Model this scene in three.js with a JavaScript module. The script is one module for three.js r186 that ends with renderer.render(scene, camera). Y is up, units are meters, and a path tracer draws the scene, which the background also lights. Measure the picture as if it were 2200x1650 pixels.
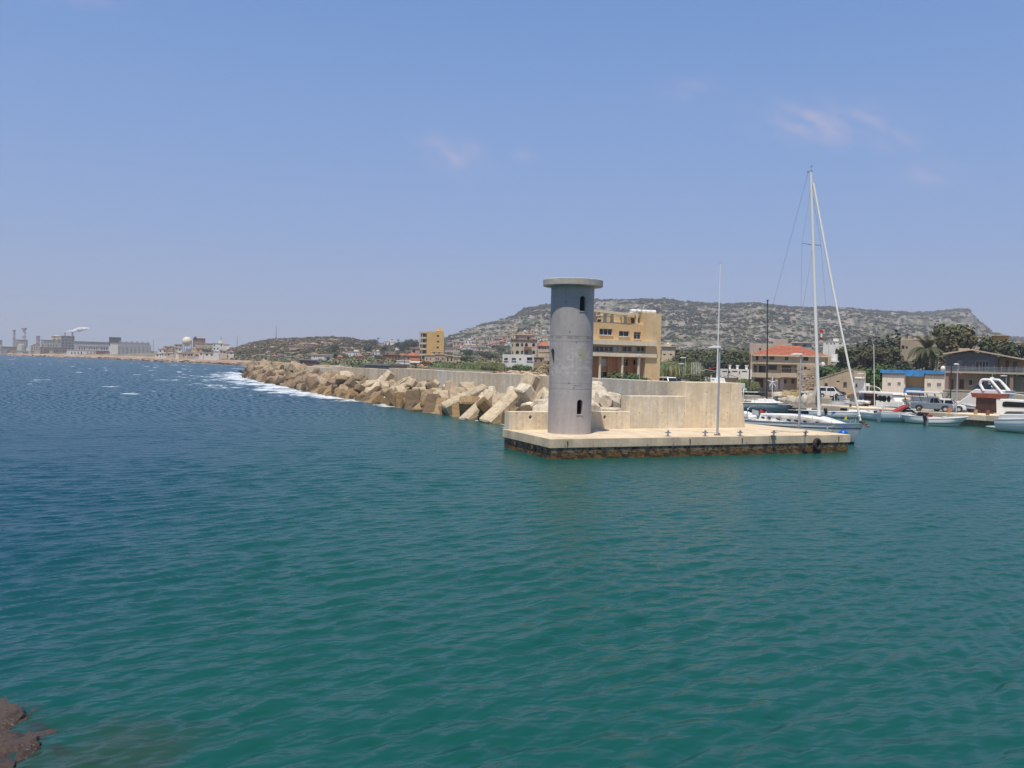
import * as THREE from 'three';
import { mergeGeometries, mergeVertices, toCreasedNormals } from 'three/addons/utils/BufferGeometryUtils.js';
import { ConvexGeometry } from 'three/addons/geometries/ConvexGeometry.js';
import { Brush, Evaluator, SUBTRACTION } from 'three-bvh-csg';
import { createNoise2D, createNoise3D } from 'simplex-noise';

// ---------- camera, sky, sun, exposure ----------
const scene = new THREE.Scene();
const F = 1905, EYE = 5.8;                       // focal length in photo pixels (2200 x 1650), eye height in metres
const camera = new THREE.PerspectiveCamera(2 * Math.atan(825 / F) * 180 / Math.PI, 4 / 3, 0.2, 12000);
camera.position.set(0, EYE, 0);
camera.rotation.order = 'YXZ';
camera.rotation.set(-Math.atan(43.2 / F), 0, 0.0244);
camera.updateMatrixWorld(true);

const renderer = new THREE.WebGLRenderer({ antialias: true });
renderer.setSize(1024, 768);
renderer.toneMapping = THREE.LinearToneMapping;
renderer.toneMappingExposure = 1.0;
renderer.shadowMap.enabled = true;

function rng(seed) { let a = seed >>> 0; return () => { a = (a + 0x6D2B79F5) | 0; let t = Math.imul(a ^ (a >>> 15), 1 | a); t = (t + Math.imul(t ^ (t >>> 7), 61 | t)) ^ t; return ((t ^ (t >>> 14)) >>> 0) / 4294967296; }; }
const R0 = rng(11), N2 = createNoise2D(rng(5)), N3 = createNoise3D(rng(9));
const lerp = (a, b, t) => a + (b - a) * t, clamp = (x, a = 0, b = 1) => Math.min(b, Math.max(a, x));
const sstep = (a, b, x) => { const t = clamp((x - a) / (b - a)); return t * t * (3 - 2 * t); };
const fbm2 = (x, y, o = 4) => { let s = 0, a = .5, f = 1; for (let i = 0; i < o; i++) { s += a * N2(x * f + i * 17.3, y * f - i * 9.1); a *= .5; f *= 2.03; } return s; };
const fbm3 = (x, y, z, o = 4) => { let s = 0, a = .5, f = 1; for (let i = 0; i < o; i++) { s += a * N3(x * f, y * f, z * f + i * 7.7); a *= .5; f *= 2.03; } return s; };
function tab(t, x, k = 1) { if (x <= t[0][0]) return t[0][k]; for (let i = 1; i < t.length; i++) if (x <= t[i][0]) { const f = (x - t[i - 1][0]) / (t[i][0] - t[i - 1][0]); return lerp(t[i - 1][k], t[i][k], f); } return t[t.length - 1][k]; }

{ // clear summer sky: deep blue overhead, pale lilac haze at the horizon, a few thin wisps
  const W = 2048, H = 1024, data = new Float32Array(W * H * 4);
  const grad = [[-90, .30, .36, .50], [0, .375, .45, .635], [3, .352, .44, .655], [8, .278, .405, .685], [14, .225, .365, .68], [23, .155, .30, .625], [40, .145, .25, .49], [90, .135, .21, .39]];
  const wisps = [[-4.2, 13.1, 2.6, 1.3, .5, .9], [-3.4, 13.6, 1.6, .7, .3, .7], [19.2, 14.7, 5.0, 1.5, .32, 1.1], [22.9, 13.5, 1.6, .8, .2, .7], [24.8, 11.6, 2.2, .9, .3, .65], [10.5, 17.1, 2.4, .9, .1, .45], [-26, 19.4, 2.6, .5, -.35, .4], [.2, 13.1, 1.6, .5, -.2, .5], [48, 16, 6, 1.5, .2, .7], [-60, 15, 5, 1.4, .4, .6], [95, 19, 7, 2, .3, .7], [150, 14, 6, 1.6, .1, .7], [-120, 17, 7, 1.8, .2, .7]];
  for (let j = 0; j < H; j++) {
    const el = ((j + .5) / H - .5) * 180, cr = tab(grad, el, 1), cg = tab(grad, el, 2), cb = tab(grad, el, 3);
    for (let i = 0; i < W; i++) {
      const az = ((i + .5) / W - .5) * 360;      // azimuth from +x towards +z; the view is along -z (az -90)
      let a = az + 90; if (a > 180) a -= 360;
      let c = 0;
      if (el > 5 && el < 26) for (const [wa, we, sx, sy, sl, k] of wisps) {
        const dx = a - wa, dy = el - we + dx * sl * .45;
        if (Math.abs(dx) > 3 * sx || Math.abs(dy) > 4 * sy) continue;
        const g = Math.exp(-(dx * dx) / (sx * sx * .5) - (dy * dy) / (sy * sy * .5));
        const n = fbm2(a * .32 + dy * .3, el * .7 + a * .12, 5) + .22 * fbm2(a * 1.2 + el * .6, el * 2.4 - a * .5, 4);
        c = Math.max(c, k * g * sstep(-.65, .75, n));
      }
      c *= .56;
      const o = (j * W + i) * 4;
      data[o] = lerp(cr, .60, c); data[o + 1] = lerp(cg, .53, c); data[o + 2] = lerp(cb, .66, c); data[o + 3] = 1;
    }
  }
  const t = new THREE.DataTexture(data, W, H, THREE.RGBAFormat, THREE.FloatType);
  t.mapping = THREE.EquirectangularReflectionMapping; t.magFilter = THREE.LinearFilter; t.needsUpdate = true;
  scene.background = t; scene.environment = t;
}
const sunEl = 69.5 * Math.PI / 180, sunAz = 17 * Math.PI / 180;
const sun = new THREE.DirectionalLight(new THREE.Color(1, .935, .83), 4.9);
sun.position.set(-Math.sin(sunAz) * Math.cos(sunEl) * 400, Math.sin(sunEl) * 400, Math.cos(sunAz) * Math.cos(sunEl) * 400 - 90);
sun.target.position.set(0, 0, -90);
sun.castShadow = true; sun.shadow.mapSize.set(4096, 4096); sun.shadow.radius = 1;
Object.assign(sun.shadow.camera, { left: -160, right: 160, top: 160, bottom: -160, near: 10, far: 900 });
scene.add(sun, sun.target);

// ---------- geometry, material and naming helpers ----------
const V = (x, y, z) => new THREE.Vector3(x, y, z);
const ray = (px, py) => V((px - 1100) / F, (825 - py) / F, -1).applyQuaternion(camera.quaternion);
const at = (px, py, depth) => { const r = ray(px, py); return r.multiplyScalar(depth / -r.z).add(camera.position); };
const onY = (px, py, y) => { const r = ray(px, py); return r.multiplyScalar((y - EYE) / r.y).add(camera.position); };
const hz = px => 755 + .0244 * px;               // the horizon's row at a column of the photo

const used = new Map();
function uniq(name) { const n = used.get(name) || 0; used.set(name, n + 1); return n ? name + '_' + String(n).padStart(3, '0') : name; }
function tag(o, label, category, group, kind) { o.userData.label = label; if (category) o.userData.category = category; if (group) o.userData.group = group; if (kind) o.userData.kind = kind; return o; }
function thing(name, label, category, p = V(0, 0, 0), turn = 0, group) { const o = new THREE.Group(); o.name = uniq(name); o.position.copy(p); o.rotation.y = turn; scene.add(o); return tag(o, label, category, group); }
function part(name, geo, m, parent, label) { const o = new THREE.Mesh(geo.isBufferGeometry ? geo : geo.build(), m); o.name = name; o.castShadow = o.receiveShadow = true; if (label) o.userData.label = label; parent.add(o); return o; }
function solo(name, geo, m, label, category, group, kind) { const o = new THREE.Mesh(geo.isBufferGeometry ? geo : geo.build(), m); o.name = uniq(name); o.castShadow = o.receiveShadow = true; scene.add(o); return tag(o, label, category, group, kind); }
function dup(src, p, turn, label, group, sc) { const c = src.clone(); c.name = uniq(src.name.replace(/_\d{3}$/, '')); c.position.copy(p); c.rotation.y = turn; if (sc) c.scale.setScalar(sc); c.userData = { ...src.userData }; if (label) c.userData.label = label; if (group) c.userData.group = group; scene.add(c); return c; }

function uvBox(g, s = 1) { // uv in metres by the dominant axis of each vertex normal
  const p = g.attributes.position, n = g.attributes.normal, uv = new Float32Array(p.count * 2);
  for (let i = 0; i < p.count; i++) {
    const ax = Math.abs(n.getX(i)), ay = Math.abs(n.getY(i)), az = Math.abs(n.getZ(i));
    let u, v;
    if (ay >= ax && ay >= az) { u = p.getX(i); v = -p.getZ(i); } else if (ax >= az) { u = p.getZ(i) * -Math.sign(n.getX(i) || 1); v = p.getY(i); } else { u = p.getX(i) * Math.sign(n.getZ(i) || 1); v = p.getY(i); }
    uv[2 * i] = u * s; uv[2 * i + 1] = v * s;
  }
  g.setAttribute('uv', new THREE.BufferAttribute(uv, 2)); return g;
}
class Geo {
  constructor() { this.l = []; }
  add(g, m) { if (g.index) g = g.toNonIndexed(); for (const k of Object.keys(g.attributes)) if (!['position', 'normal'].includes(k)) g.deleteAttribute(k); if (m) g.applyMatrix4(m); this.l.push(g); return this; }
  put(g, x = 0, y = 0, z = 0, rx = 0, ry = 0, rz = 0) { return this.add(g, new THREE.Matrix4().makeRotationFromEuler(new THREE.Euler(rx, ry, rz, 'YXZ')).setPosition(x, y, z)); }
  box(w, h, d, x = 0, y = 0, z = 0, rx = 0, ry = 0, rz = 0) { return this.put(new THREE.BoxGeometry(w, h, d), x, y, z, rx, ry, rz); } // centre at x, y, z
  base(w, h, d, x = 0, y = 0, z = 0, ry = 0) { return this.put(new THREE.BoxGeometry(w, h, d), x, y + h / 2, z, 0, ry, 0); } // foot at y
  cyl(r1, r0, h, x = 0, y = 0, z = 0, n = 12, rx = 0, rz = 0) { return this.put(new THREE.CylinderGeometry(r1, r0, h, n), x, y, z, rx, 0, rz); }
  bar(a, b, r, r2 = r, n = 6) { const d = b.clone().sub(a), g = new THREE.CylinderGeometry(r2, r, d.length(), n); const q = new THREE.Quaternion().setFromUnitVectors(V(0, 1, 0), d.clone().normalize()); return this.add(g, new THREE.Matrix4().makeRotationFromQuaternion(q).setPosition(a.clone().add(b).multiplyScalar(.5))); }
  tube(pts, r, n = 6, seg = pts.length * 3) { return this.add(new THREE.TubeGeometry(new THREE.CatmullRomCurve3(pts), seg, r, n)); }
  sph(r, x, y, z, sx = 1, sy = 1, sz = 1, n = 12) { const g = new THREE.SphereGeometry(r, n, Math.max(6, n * .7 | 0)); g.scale(sx, sy, sz); return this.put(g, x, y, z); }
  build() { const g = this.l.length > 1 ? mergeGeometries(this.l) : this.l[0]; return uvBox(g); }
}
const extrude = (shape, depth, bevel = 0, seg = 1, curve = 8) => new THREE.ExtrudeGeometry(shape, { depth, bevelEnabled: bevel > 0, bevelSize: bevel, bevelThickness: bevel, bevelSegments: seg, curveSegments: curve });
const poly = pts => { const s = new THREE.Shape(); s.moveTo(pts[0][0], pts[0][1]); for (let i = 1; i < pts.length; i++) s.lineTo(pts[i][0], pts[i][1]); return s; };

// tileable value noise for textures
function tile(n, seed) { const r = rng(seed), a = new Float32Array(n * n); for (let i = 0; i < n * n; i++) a[i] = r(); return (u, v) => { u = (u % 1 + 1) % 1 * n; v = (v % 1 + 1) % 1 * n; const x = u | 0, y = v | 0, fx = u - x, fy = v - y, sx = fx * fx * (3 - 2 * fx), sy = fy * fy * (3 - 2 * fy), X = (x + 1) % n, Y = (y + 1) % n; return lerp(lerp(a[y * n + x], a[y * n + X], sx), lerp(a[Y * n + x], a[Y * n + X], sx), sy); }; }
const T4 = tile(4, 1), T8 = tile(8, 2), T16 = tile(16, 3), T32 = tile(32, 4), T64 = tile(64, 5), T128 = tile(128, 6), T256 = tile(256, 7);
const soft = (u, v) => .3 * T4(u, v) + .27 * T8(u, v) + .2 * T16(u, v) + .13 * T32(u, v) + .1 * T64(u, v);
function tex(w, h, f, rep = 1, srgb = true) {
  const d = new Uint8Array(w * h * 4);
  for (let j = 0; j < h; j++) for (let i = 0; i < w; i++) { const c = f((i + .5) / w, (j + .5) / h), o = (j * w + i) * 4; d[o] = clamp(c[0]) * 255; d[o + 1] = clamp(c[1]) * 255; d[o + 2] = clamp(c[2]) * 255; d[o + 3] = 255; }
  const t = new THREE.DataTexture(d, w, h); t.wrapS = t.wrapT = THREE.RepeatWrapping; t.magFilter = THREE.LinearFilter; t.minFilter = THREE.LinearMipmapLinearFilter; t.generateMipmaps = true; if (srgb) t.colorSpace = THREE.SRGBColorSpace; t.repeat.set(rep, rep); t.needsUpdate = true; return t;
}
const plasterTex = tex(512, 512, (u, v) => { const s = soft(u, v), g = T128(u, v), st = T64(u, v * .06) * .5 + T32(u + .3, v * .1) * .5; const k = .80 + .17 * s + .05 * (g - .5) - .10 * sstep(.62, .85, st) * T8(u, v); return [k, k * .992, k * .978]; }, 1 / 7);
const concreteTex = tex(1024, 1024, (u, v) => {
  const s = soft(u, v), g = T256(u, v), b = T32(u, v * .12), st = sstep(.6, .8, T64(u, v * .05)), pale = sstep(.5, .7, soft(u * 2 + .3, v * 2 + .6));
  const bx = (u * 16) % 1, seam = bx < .03 ? .035 : 0;
  let k = .89 + .20 * (s - .5) + .05 * (g - .5) + .03 * (b - .5) - .035 * st + .07 * pale - seam;
  const hx = (u * 4) % 1 - .5, hy = (v * 5) % 1 - .5; if (hx * hx + hy * hy * .64 < .0006) k -= .28;
  const warm = soft(u + .5, v + .2) - .5;
  return [k * (1.0 + .05 * warm), k * .985, k * (.955 - .08 * warm)];
}, 1 / 8);
const grimTex = tex(512, 512, (u, v) => { const s = soft(u, v), g = T128(u, v), p = sstep(.45, .62, soft(u * 2, v * 2 + .5)); const k = .90 + .22 * (s - .5) + .10 * (g - .5) - .08 * p - .12 * sstep(.62, .74, soft(u * 3 + .2, v * 3 + .1)); return [k, k * .985, k * .955]; }, 1 / 5);
const C = (r, g, b) => new THREE.Color().setRGB(r, g, b);
const matCache = new Map();
function mat(c, o = {}) { // c: [r, g, b] linear base colour
  const key = JSON.stringify([c, o.rough, o.metal, o.t, o.bump]); if (matCache.has(key)) return matCache.get(key);
  const map = { p: plasterTex, c: concreteTex, g: grimTex }[o.t] || null;
  const k = map ? { p: 1 / .82, c: 1 / .77, g: 1 / .74 }[o.t] : 1;
  const m = new THREE.MeshStandardMaterial({ color: C(Math.min(1, c[0] * k), Math.min(1, c[1] * k), Math.min(1, c[2] * k)), roughness: o.rough ?? .85, metalness: o.metal ?? 0, map });
  if (map && o.bump) { m.bumpMap = map; m.bumpScale = o.bump; }
  matCache.set(key, m); return m;
}
const M = {
  glass: mat([.012, .015, .02], { rough: .08 }), dark: mat([.015, .014, .013], { rough: .7 }), white: mat([.78, .77, .74], { rough: .35 }), gel: mat([.84, .815, .77], { rough: .25 }),
  black: mat([.012, .012, .013], { rough: .5 }), steel: mat([.33, .34, .35], { rough: .45, metal: .3 }), galv: mat([.42, .44, .46], { rough: .5, metal: .2 }), rope: mat([.5, .46, .38], { rough: .95 }),
  frame: mat([.62, .61, .58], { rough: .5 }), navy: mat([.012, .02, .06], { rough: .8 }), rust: mat([.16, .07, .035], { rough: .95, t: 'g' }), rubber: mat([.02, .019, .019], { rough: .85, t: 'g' }), chrome: mat([.6, .6, .6], { rough: .25, metal: .8 }),
};
// ---------- land ----------
const RIDGE = [[-900, 738, 2100], [-200, 747, 1800], [0, 753, 1700], [330, 755, 1300], [440, 752, 1100], [500, 748, 1000], [520, 742, 960], [560, 733, 930], [600, 728, 910], [660, 726, 900], [700, 724, 900], [760, 728, 900], [790, 735, 950], [830, 740, 1050], [900, 735, 1150], [950, 728, 1250], [975, 718, 1350], [1010, 704, 1450], [1060, 690, 1550], [1100, 680, 1600], [1122, 664, 1650], [1150, 658, 1700], [1190, 651, 1700], [1290, 644, 1700], [1400, 642, 1700], [1440, 645, 1700], [1500, 652, 1700], [1560, 654, 1700], [1625, 650, 1750], [1690, 659, 1800], [1740, 660, 1850], [1790, 660, 1900], [1860, 668, 2000], [1900, 670, 2100], [1960, 672, 2200], [2000, 671, 2300], [2040, 666, 2400], [2072, 663, 2400], [2083, 672, 2400], [2095, 688, 2400], [2130, 716, 2400], [2160, 724, 2400], [2200, 728, 2450], [2900, 735, 2500]];
const SHORE = [[-900, 2000], [-200, 1620], [0, 1380], [200, 1080], [340, 800], [440, 700], [540, 570], [600, 500], [640, 430], [700, 380], [760, 330], [840, 262], [925, 215], [1000, 185], [1178, 140], [1400, 134], [1560, 140], [1620, 158], [2900, 160]];
const SHH = [[0, 3.2], [540, 2.6], [700, 3.2], [840, 3.8], [1178, 3.7], [1320, 2.2], [1600, 1.35], [2900, 1.35]];   // height of the ground behind the shore
const FOOT = [[0, 60, 4], [340, 90, 6], [520, 100, 6], [620, 160, 6], [760, 300, 7], [900, 450, 9], [960, 600, 13], [1180, 600, 16], [1600, 600, 22], [2000, 600, 24], [2900, 600, 24]]; // metres behind the shore, height there
const hydr = t => t < 0 ? 0 : t;
function ground(x, z) {
  const d = Math.max(1, -z), px = 1100 + F * x / d, S = tab(SHORE, px), hS = tab(SHH, px), soil = px > 1200 ? 3 : 22;
  if (d < S) return lerp(-3, hS * .22, clamp(1 - (S - d) / 14));
  const fd = S + tab(FOOT, px, 1), hF = tab(FOOT, px, 2), R = Math.max(tab(RIDGE, px, 2), fd + 80);
  const hR = EYE + (hz(px) - tab(RIDGE, px, 1)) / F * R;
  if (d < S + soil) return lerp(hS * .22, hS, sstep(0, 1, (d - S) / soil));
  if (d < fd) { const t = (d - S - soil) / (fd - S - soil); return lerp(hS, hF, t * .5 + t * t * .5) + .5 * fbm2(x * .02, z * .02, 3) * t; }
  const t = (d - fd) / (R - fd), rough = hR - hF;
  if (t < 1) { const e = px > 940 ? 1.12 : .9; let h = hF + rough * Math.pow(t, e); const w = Math.sin(Math.PI * t); h += w * (rough * .16 * fbm2(x * .0042 + 3, z * .0042, 3) + rough * .07 * fbm2(x * .014, z * .014, 3)); h += Math.min(1, t * 6) * rough * .022 * fbm2(x * .03, z * .03, 3); return h; }
  return hR + rough * .02 * fbm2(x * .03, z * .03, 3) - (d - R) * .12;
}
const hit = (px, py) => { const r = ray(px, py); let p0 = 0; for (let d = 100; d < 2600; d *= 1.004) { const p = r.clone().multiplyScalar(d / -r.z).add(camera.position); if (p.y < ground(p.x, p.z)) return p; } return null; };
{
  const cols = 560, rows = 190, pos = [], col = [], idx = [];
  for (let j = 0; j <= rows; j++) for (let i = 0; i <= cols; i++) {
    const px = lerp(-760, 2820, i / cols), S = tab(SHORE, px), t = j / rows, dfar = tab(RIDGE, px, 2) + 500;
    const d = t < .14 ? S - 15 + 40 * (t / .14) : (S + 25) * Math.pow(dfar / (S + 25), (t - .14) / .86);
    const x = (px - 1100) / F * d, z = -d, y = ground(x, z);
    pos.push(x, y, z);
    const n = fbm2(x * .011, z * .011, 5), n2 = fbm2(x * .06 + 9, z * .06, 4), n3 = fbm2(x * .0035, z * .0035 + 40, 3);
    let c;
    const green = [.095, .10, .055], rock = [.27, .23, .20], earth = [.30, .21, .135], sand = [.42, .33, .23], dark = [.045, .055, .03];
    const mix = (a, b, k) => a.map((q, m) => lerp(q, b[m], clamp(k)));
    const inland = d - S;
    if (px < 620 && inland < 45) c = mix(mix([.30, .17, .10], sand, sstep(-.2, .3, n2)), [.05, .045, .04], sstep(.25, .4, n2 + .5 * n) * (inland < 16 ? 1 : .3));
    else if (inland < 60) c = mix(earth, [.33, .29, .23], sstep(-.2, .3, n2));
    else { c = mix(green, earth, clamp(sstep(.0, .4, n2) * .6 + (px < 940 ? .35 : 0))); c = mix(c, rock, sstep(-.12, .22, n2 + .5 * n) * sstep(100, 400, inland) * .9); c = mix(c, dark, sstep(.1, .4, -n2 - n3 * .6) * .6); }
    col.push(...c);
  }
  const w = cols + 1;
  for (let j = 0; j < rows; j++) for (let i = 0; i < cols; i++) { const a = j * w + i; idx.push(a, a + 1, a + w, a + 1, a + w + 1, a + w); }
  const g = new THREE.BufferGeometry(); g.setAttribute('position', new THREE.Float32BufferAttribute(pos, 3)); g.setAttribute('color', new THREE.Float32BufferAttribute(col, 3)); g.setIndex(idx); g.computeVertexNormals();
  solo('terrain', g, new THREE.MeshStandardMaterial({ vertexColors: true, roughness: 1 }), 'coastal plain rising to rocky scrub hills behind the harbour', undefined, undefined, 'structure');
}

// ---------- sea ----------
const TH = 24.77 * Math.PI / 180, UX = Math.cos(TH), UZ = -Math.sin(TH);   // the pier head's own axes: u along its front edge, v back towards the land
const PB = onY(1183, 943, 1.28), DECK = 1.28;
const pier = (u, v, y = 0) => V(PB.x + u * UX - v * Math.sin(TH), y, PB.z + u * UZ - v * Math.cos(TH));
const toPier = (x, z) => { const dx = x - PB.x, dz = z - PB.z; return [dx * UX + dz * UZ, -dx * Math.sin(TH) - dz * Math.cos(TH)]; };
const EDGE = [[0, 3], [8, 4], [22, 9.0], [31, 10.6], [52, 9.4], [88, 8.4], [130, 9.6], [170, 10.6], [215, 12.5], [235, 17], [400, 40]];  // seaward waterline of the block slope: u at each v
const waves = [];
{ const r = rng(77); const main = Math.atan2(.86, .5);
  for (let i = 0; i < 46; i++) { const l = .42 * Math.pow(20, i / 45), k = 2 * Math.PI / l, th = main + (r() - .5) * (i > 34 ? .7 : 1.0) - (r() < .2 ? .7 : 0); waves.push({ l, k, kx: k * Math.cos(th), kz: k * Math.sin(th), a: .0084 * l * Math.exp(-Math.pow(Math.log(l / .6), 2) * 1.6) + .0008 * Math.sqrt(l), p: r() * 6.283 }); } }
{
  const rowsD = []; { let d = 6.5; while (d < 1900) { rowsD.push(d); d += d < 45 ? .085 + (d - 6.5) * .0035 : d < 160 ? .22 + (d - 45) * .0075 : (d - 160) * .02 + 1.1; } }
  const cols = 560, n = rowsD.length, pos = new Float32Array(n * (cols + 1) * 3), nor = new Float32Array(pos.length), col = new Float32Array(pos.length), uv = new Float32Array(n * (cols + 1) * 2), idx = [];
  const deep = [.002, .049, .073], teal = [.005, .066, .056], shoal = [.020, .050, .034], weed = [.030, .020, .014];
  let q = 0;
  for (let j = 0; j < n; j++) {
    const d = rowsD[j], dz = j + 1 < n ? rowsD[j + 1] - d : 30, wl = -.70 * d - 9, wr = .66 * d + 9, dx = (wr - wl) / cols;
    for (let i = 0; i <= cols; i++, q++) {
      let x = lerp(wl, wr, i / cols), z = -d, wx = x + 1.5 * N2(x * .045, z * .045), wz = z + 1.5 * N2(x * .045 + 30, z * .045) - .012 * Math.max(0, -x - 1) * Math.max(0, 30 - d), h = 0, sx = 0, sz = 0, ox = 0, oz = 0;
      const [pu, pv] = toPier(x, z), inHarb = sstep(2, 14, pu - tab(EDGE, pv)) * sstep(-4, 10, pv), calm = 1 - .72 * inHarb, rip = .72 + .66 * sstep(-.45, .45, fbm2(x * .018, z * .03, 3));
      for (const w of waves) {
        const fade = clamp(w.l / (2.6 * Math.max(dz, dx)) - .6), a0 = w.a * calm * rip, a = a0 * fade, an = a0 * Math.max(fade, (1.6 - .5 * sstep(130, 260, d)) * sstep(22, 100, d)), ph = w.kx * wx + w.kz * wz + w.p, s = Math.sin(ph), c = Math.cos(ph);
        h += a * s; sx += an * w.kx * c; sz += an * w.kz * c; const ch = a * .8 / w.k; ox += ch * w.kx * c; oz += ch * w.kz * c;
      }
      // water colour: deep open sea on the seaward side, turquoise over the sandy harbour mouth, weed and rock shoal by the near shore
      const sea = sstep(-.5, .5, (-8 - x - .11 * d) / (9 + .16 * d) + .5 * fbm2(x * .012, z * .006, 3)) ;
      const cx = [0, 1, 2].map(k => lerp(teal[k], deep[k], sea));
      const sh = sstep(.0, .5, .62 - Math.hypot((x + 6.6) / 5.2, (z + 11.8) / 5.2) + .42 * fbm2(x * .33, z * .33, 4));
      const wd = sstep(.06, .22, .36 - Math.hypot((x + 8.0) / 4.0, (z + 13.0) / 3.0) + .55 * fbm2(x * .8, z * .8, 4));
      for (let k = 0; k < 3; k++) { cx[k] = lerp(cx[k], shoal[k], sh * .8); cx[k] = lerp(cx[k], weed[k], wd * .6); }
      // foam: surf along the block slope and beach, scattered whitecaps offshore
      let foam = 0;
      const off = tab(EDGE, pv) - pu, pxl = 1100 + F * x / d, sd = tab(SHORE, pxl) - d;
      if (pv > 20 && pv < 300 && off > -4 && off < 60) { const far = sstep(45, 130, pv), reach = lerp(1.6, 20, far) , nn = fbm2(x * .11, z * .07, 4) + .5 * fbm2(x * .5, z * .3, 3); foam = Math.max(foam, sstep(.0, .3, .5 - off / reach * .75 + nn * lerp(.7, .8, far) - lerp(.22, .12, far))); }
      if (pxl < 640 && sd > -4 && sd < 60) foam = Math.max(foam, sstep(.1, .3, .42 - Math.abs(sd - 8) / 16 + .7 * fbm2(x * .03, z * .03, 3)));
      if (d > 130 && x < -20 && inHarb < .1) foam = Math.max(foam, sstep(.50, .57, fbm2(x * .035 + 50, z * .02, 2) * .7 + .62 * fbm2(x * .16, z * .07 + 9, 3)));
      if (foam > .01) { h += foam * (.05 + .12 * sstep(100, 250, d)) * (.6 + .5 * N2(x * .7, z * .7)); for (let k = 0; k < 3; k++) cx[k] = lerp(cx[k], [.72, .76, .78][k], foam); }
      pos[3 * q] = x - ox; pos[3 * q + 1] = h; pos[3 * q + 2] = z - oz;
      const l = Math.hypot(sx, 1, sz); nor[3 * q] = -sx / l; nor[3 * q + 1] = 1 / l; nor[3 * q + 2] = -sz / l;
      col.set(cx, 3 * q); uv[2 * q] = (x - ox) / 11; uv[2 * q + 1] = -(z - oz) / 11;
    }
  }
  const w = cols + 1;
  for (let j = 0; j < n - 1; j++) for (let i = 0; i < cols; i++) { const a = j * w + i; idx.push(a, a + 1, a + w, a + 1, a + w + 1, a + w); }
  const g = new THREE.BufferGeometry();
  g.setAttribute('position', new THREE.BufferAttribute(pos, 3)); g.setAttribute('normal', new THREE.BufferAttribute(nor, 3)); g.setAttribute('color', new THREE.BufferAttribute(col, 3)); g.setAttribute('uv', new THREE.BufferAttribute(uv, 2)); g.setIndex(idx);
  // fine ripples: a tileable wave field as a normal map, 11 m a tile
  const S = 1024, hgt = new Float32Array(S * S), r = rng(31), tw = [];
  for (let i = 0; i < 70; i++) { const f = 12 * Math.pow(8, r()), th = Math.atan2(.86, .5) + (r() - .5) * 1.5; const kx = Math.round(f * Math.cos(th)), ky = -Math.round(f * Math.sin(th)); tw.push([kx, ky, .0135 / Math.hypot(kx, ky) , r() * 6.283]); }
  const nd = new Uint8Array(S * S * 4);
  for (let j = 0; j < S; j++) for (let i = 0; i < S; i++) { let gx = 0, gy = 0; const u = i / S * 6.28318, v = j / S * 6.28318; for (const [kx, ky, a, p] of tw) { const c = Math.cos(kx * u + ky * v + p); gx += a * kx * c; gy += a * ky * c; } gx *= 1.9; gy *= 1.9; const l = Math.hypot(gx, gy, 1), o = (j * S + i) * 4; nd[o] = (-gx / l * .5 + .5) * 255; nd[o + 1] = (-gy / l * .5 + .5) * 255; nd[o + 2] = (1 / l * .5 + .5) * 255; nd[o + 3] = 255; }
  const nt = new THREE.DataTexture(nd, S, S); nt.wrapS = nt.wrapT = THREE.RepeatWrapping; nt.magFilter = THREE.LinearFilter; nt.minFilter = THREE.LinearMipmapLinearFilter; nt.generateMipmaps = true; nt.needsUpdate = true;
  const wm = new THREE.MeshPhysicalMaterial({ vertexColors: true, roughness: .26, ior: 1.28, normalMap: nt, normalScale: new THREE.Vector2(1, 1), specularIntensity: .9 });
  solo('sea', g, wm, 'rippled blue green sea at the harbour mouth', undefined, undefined, 'structure');
  const far = new THREE.PlaneGeometry(14000, 14000); far.rotateX(-Math.PI / 2); far.translate(0, -1.2, 0);
  solo('sea', far, new THREE.MeshPhysicalMaterial({ color: C(.006, .055, .075), roughness: .15, ior: 1.33 }), 'open sea running on beyond the harbour mouth', undefined, undefined, 'structure');
}
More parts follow.
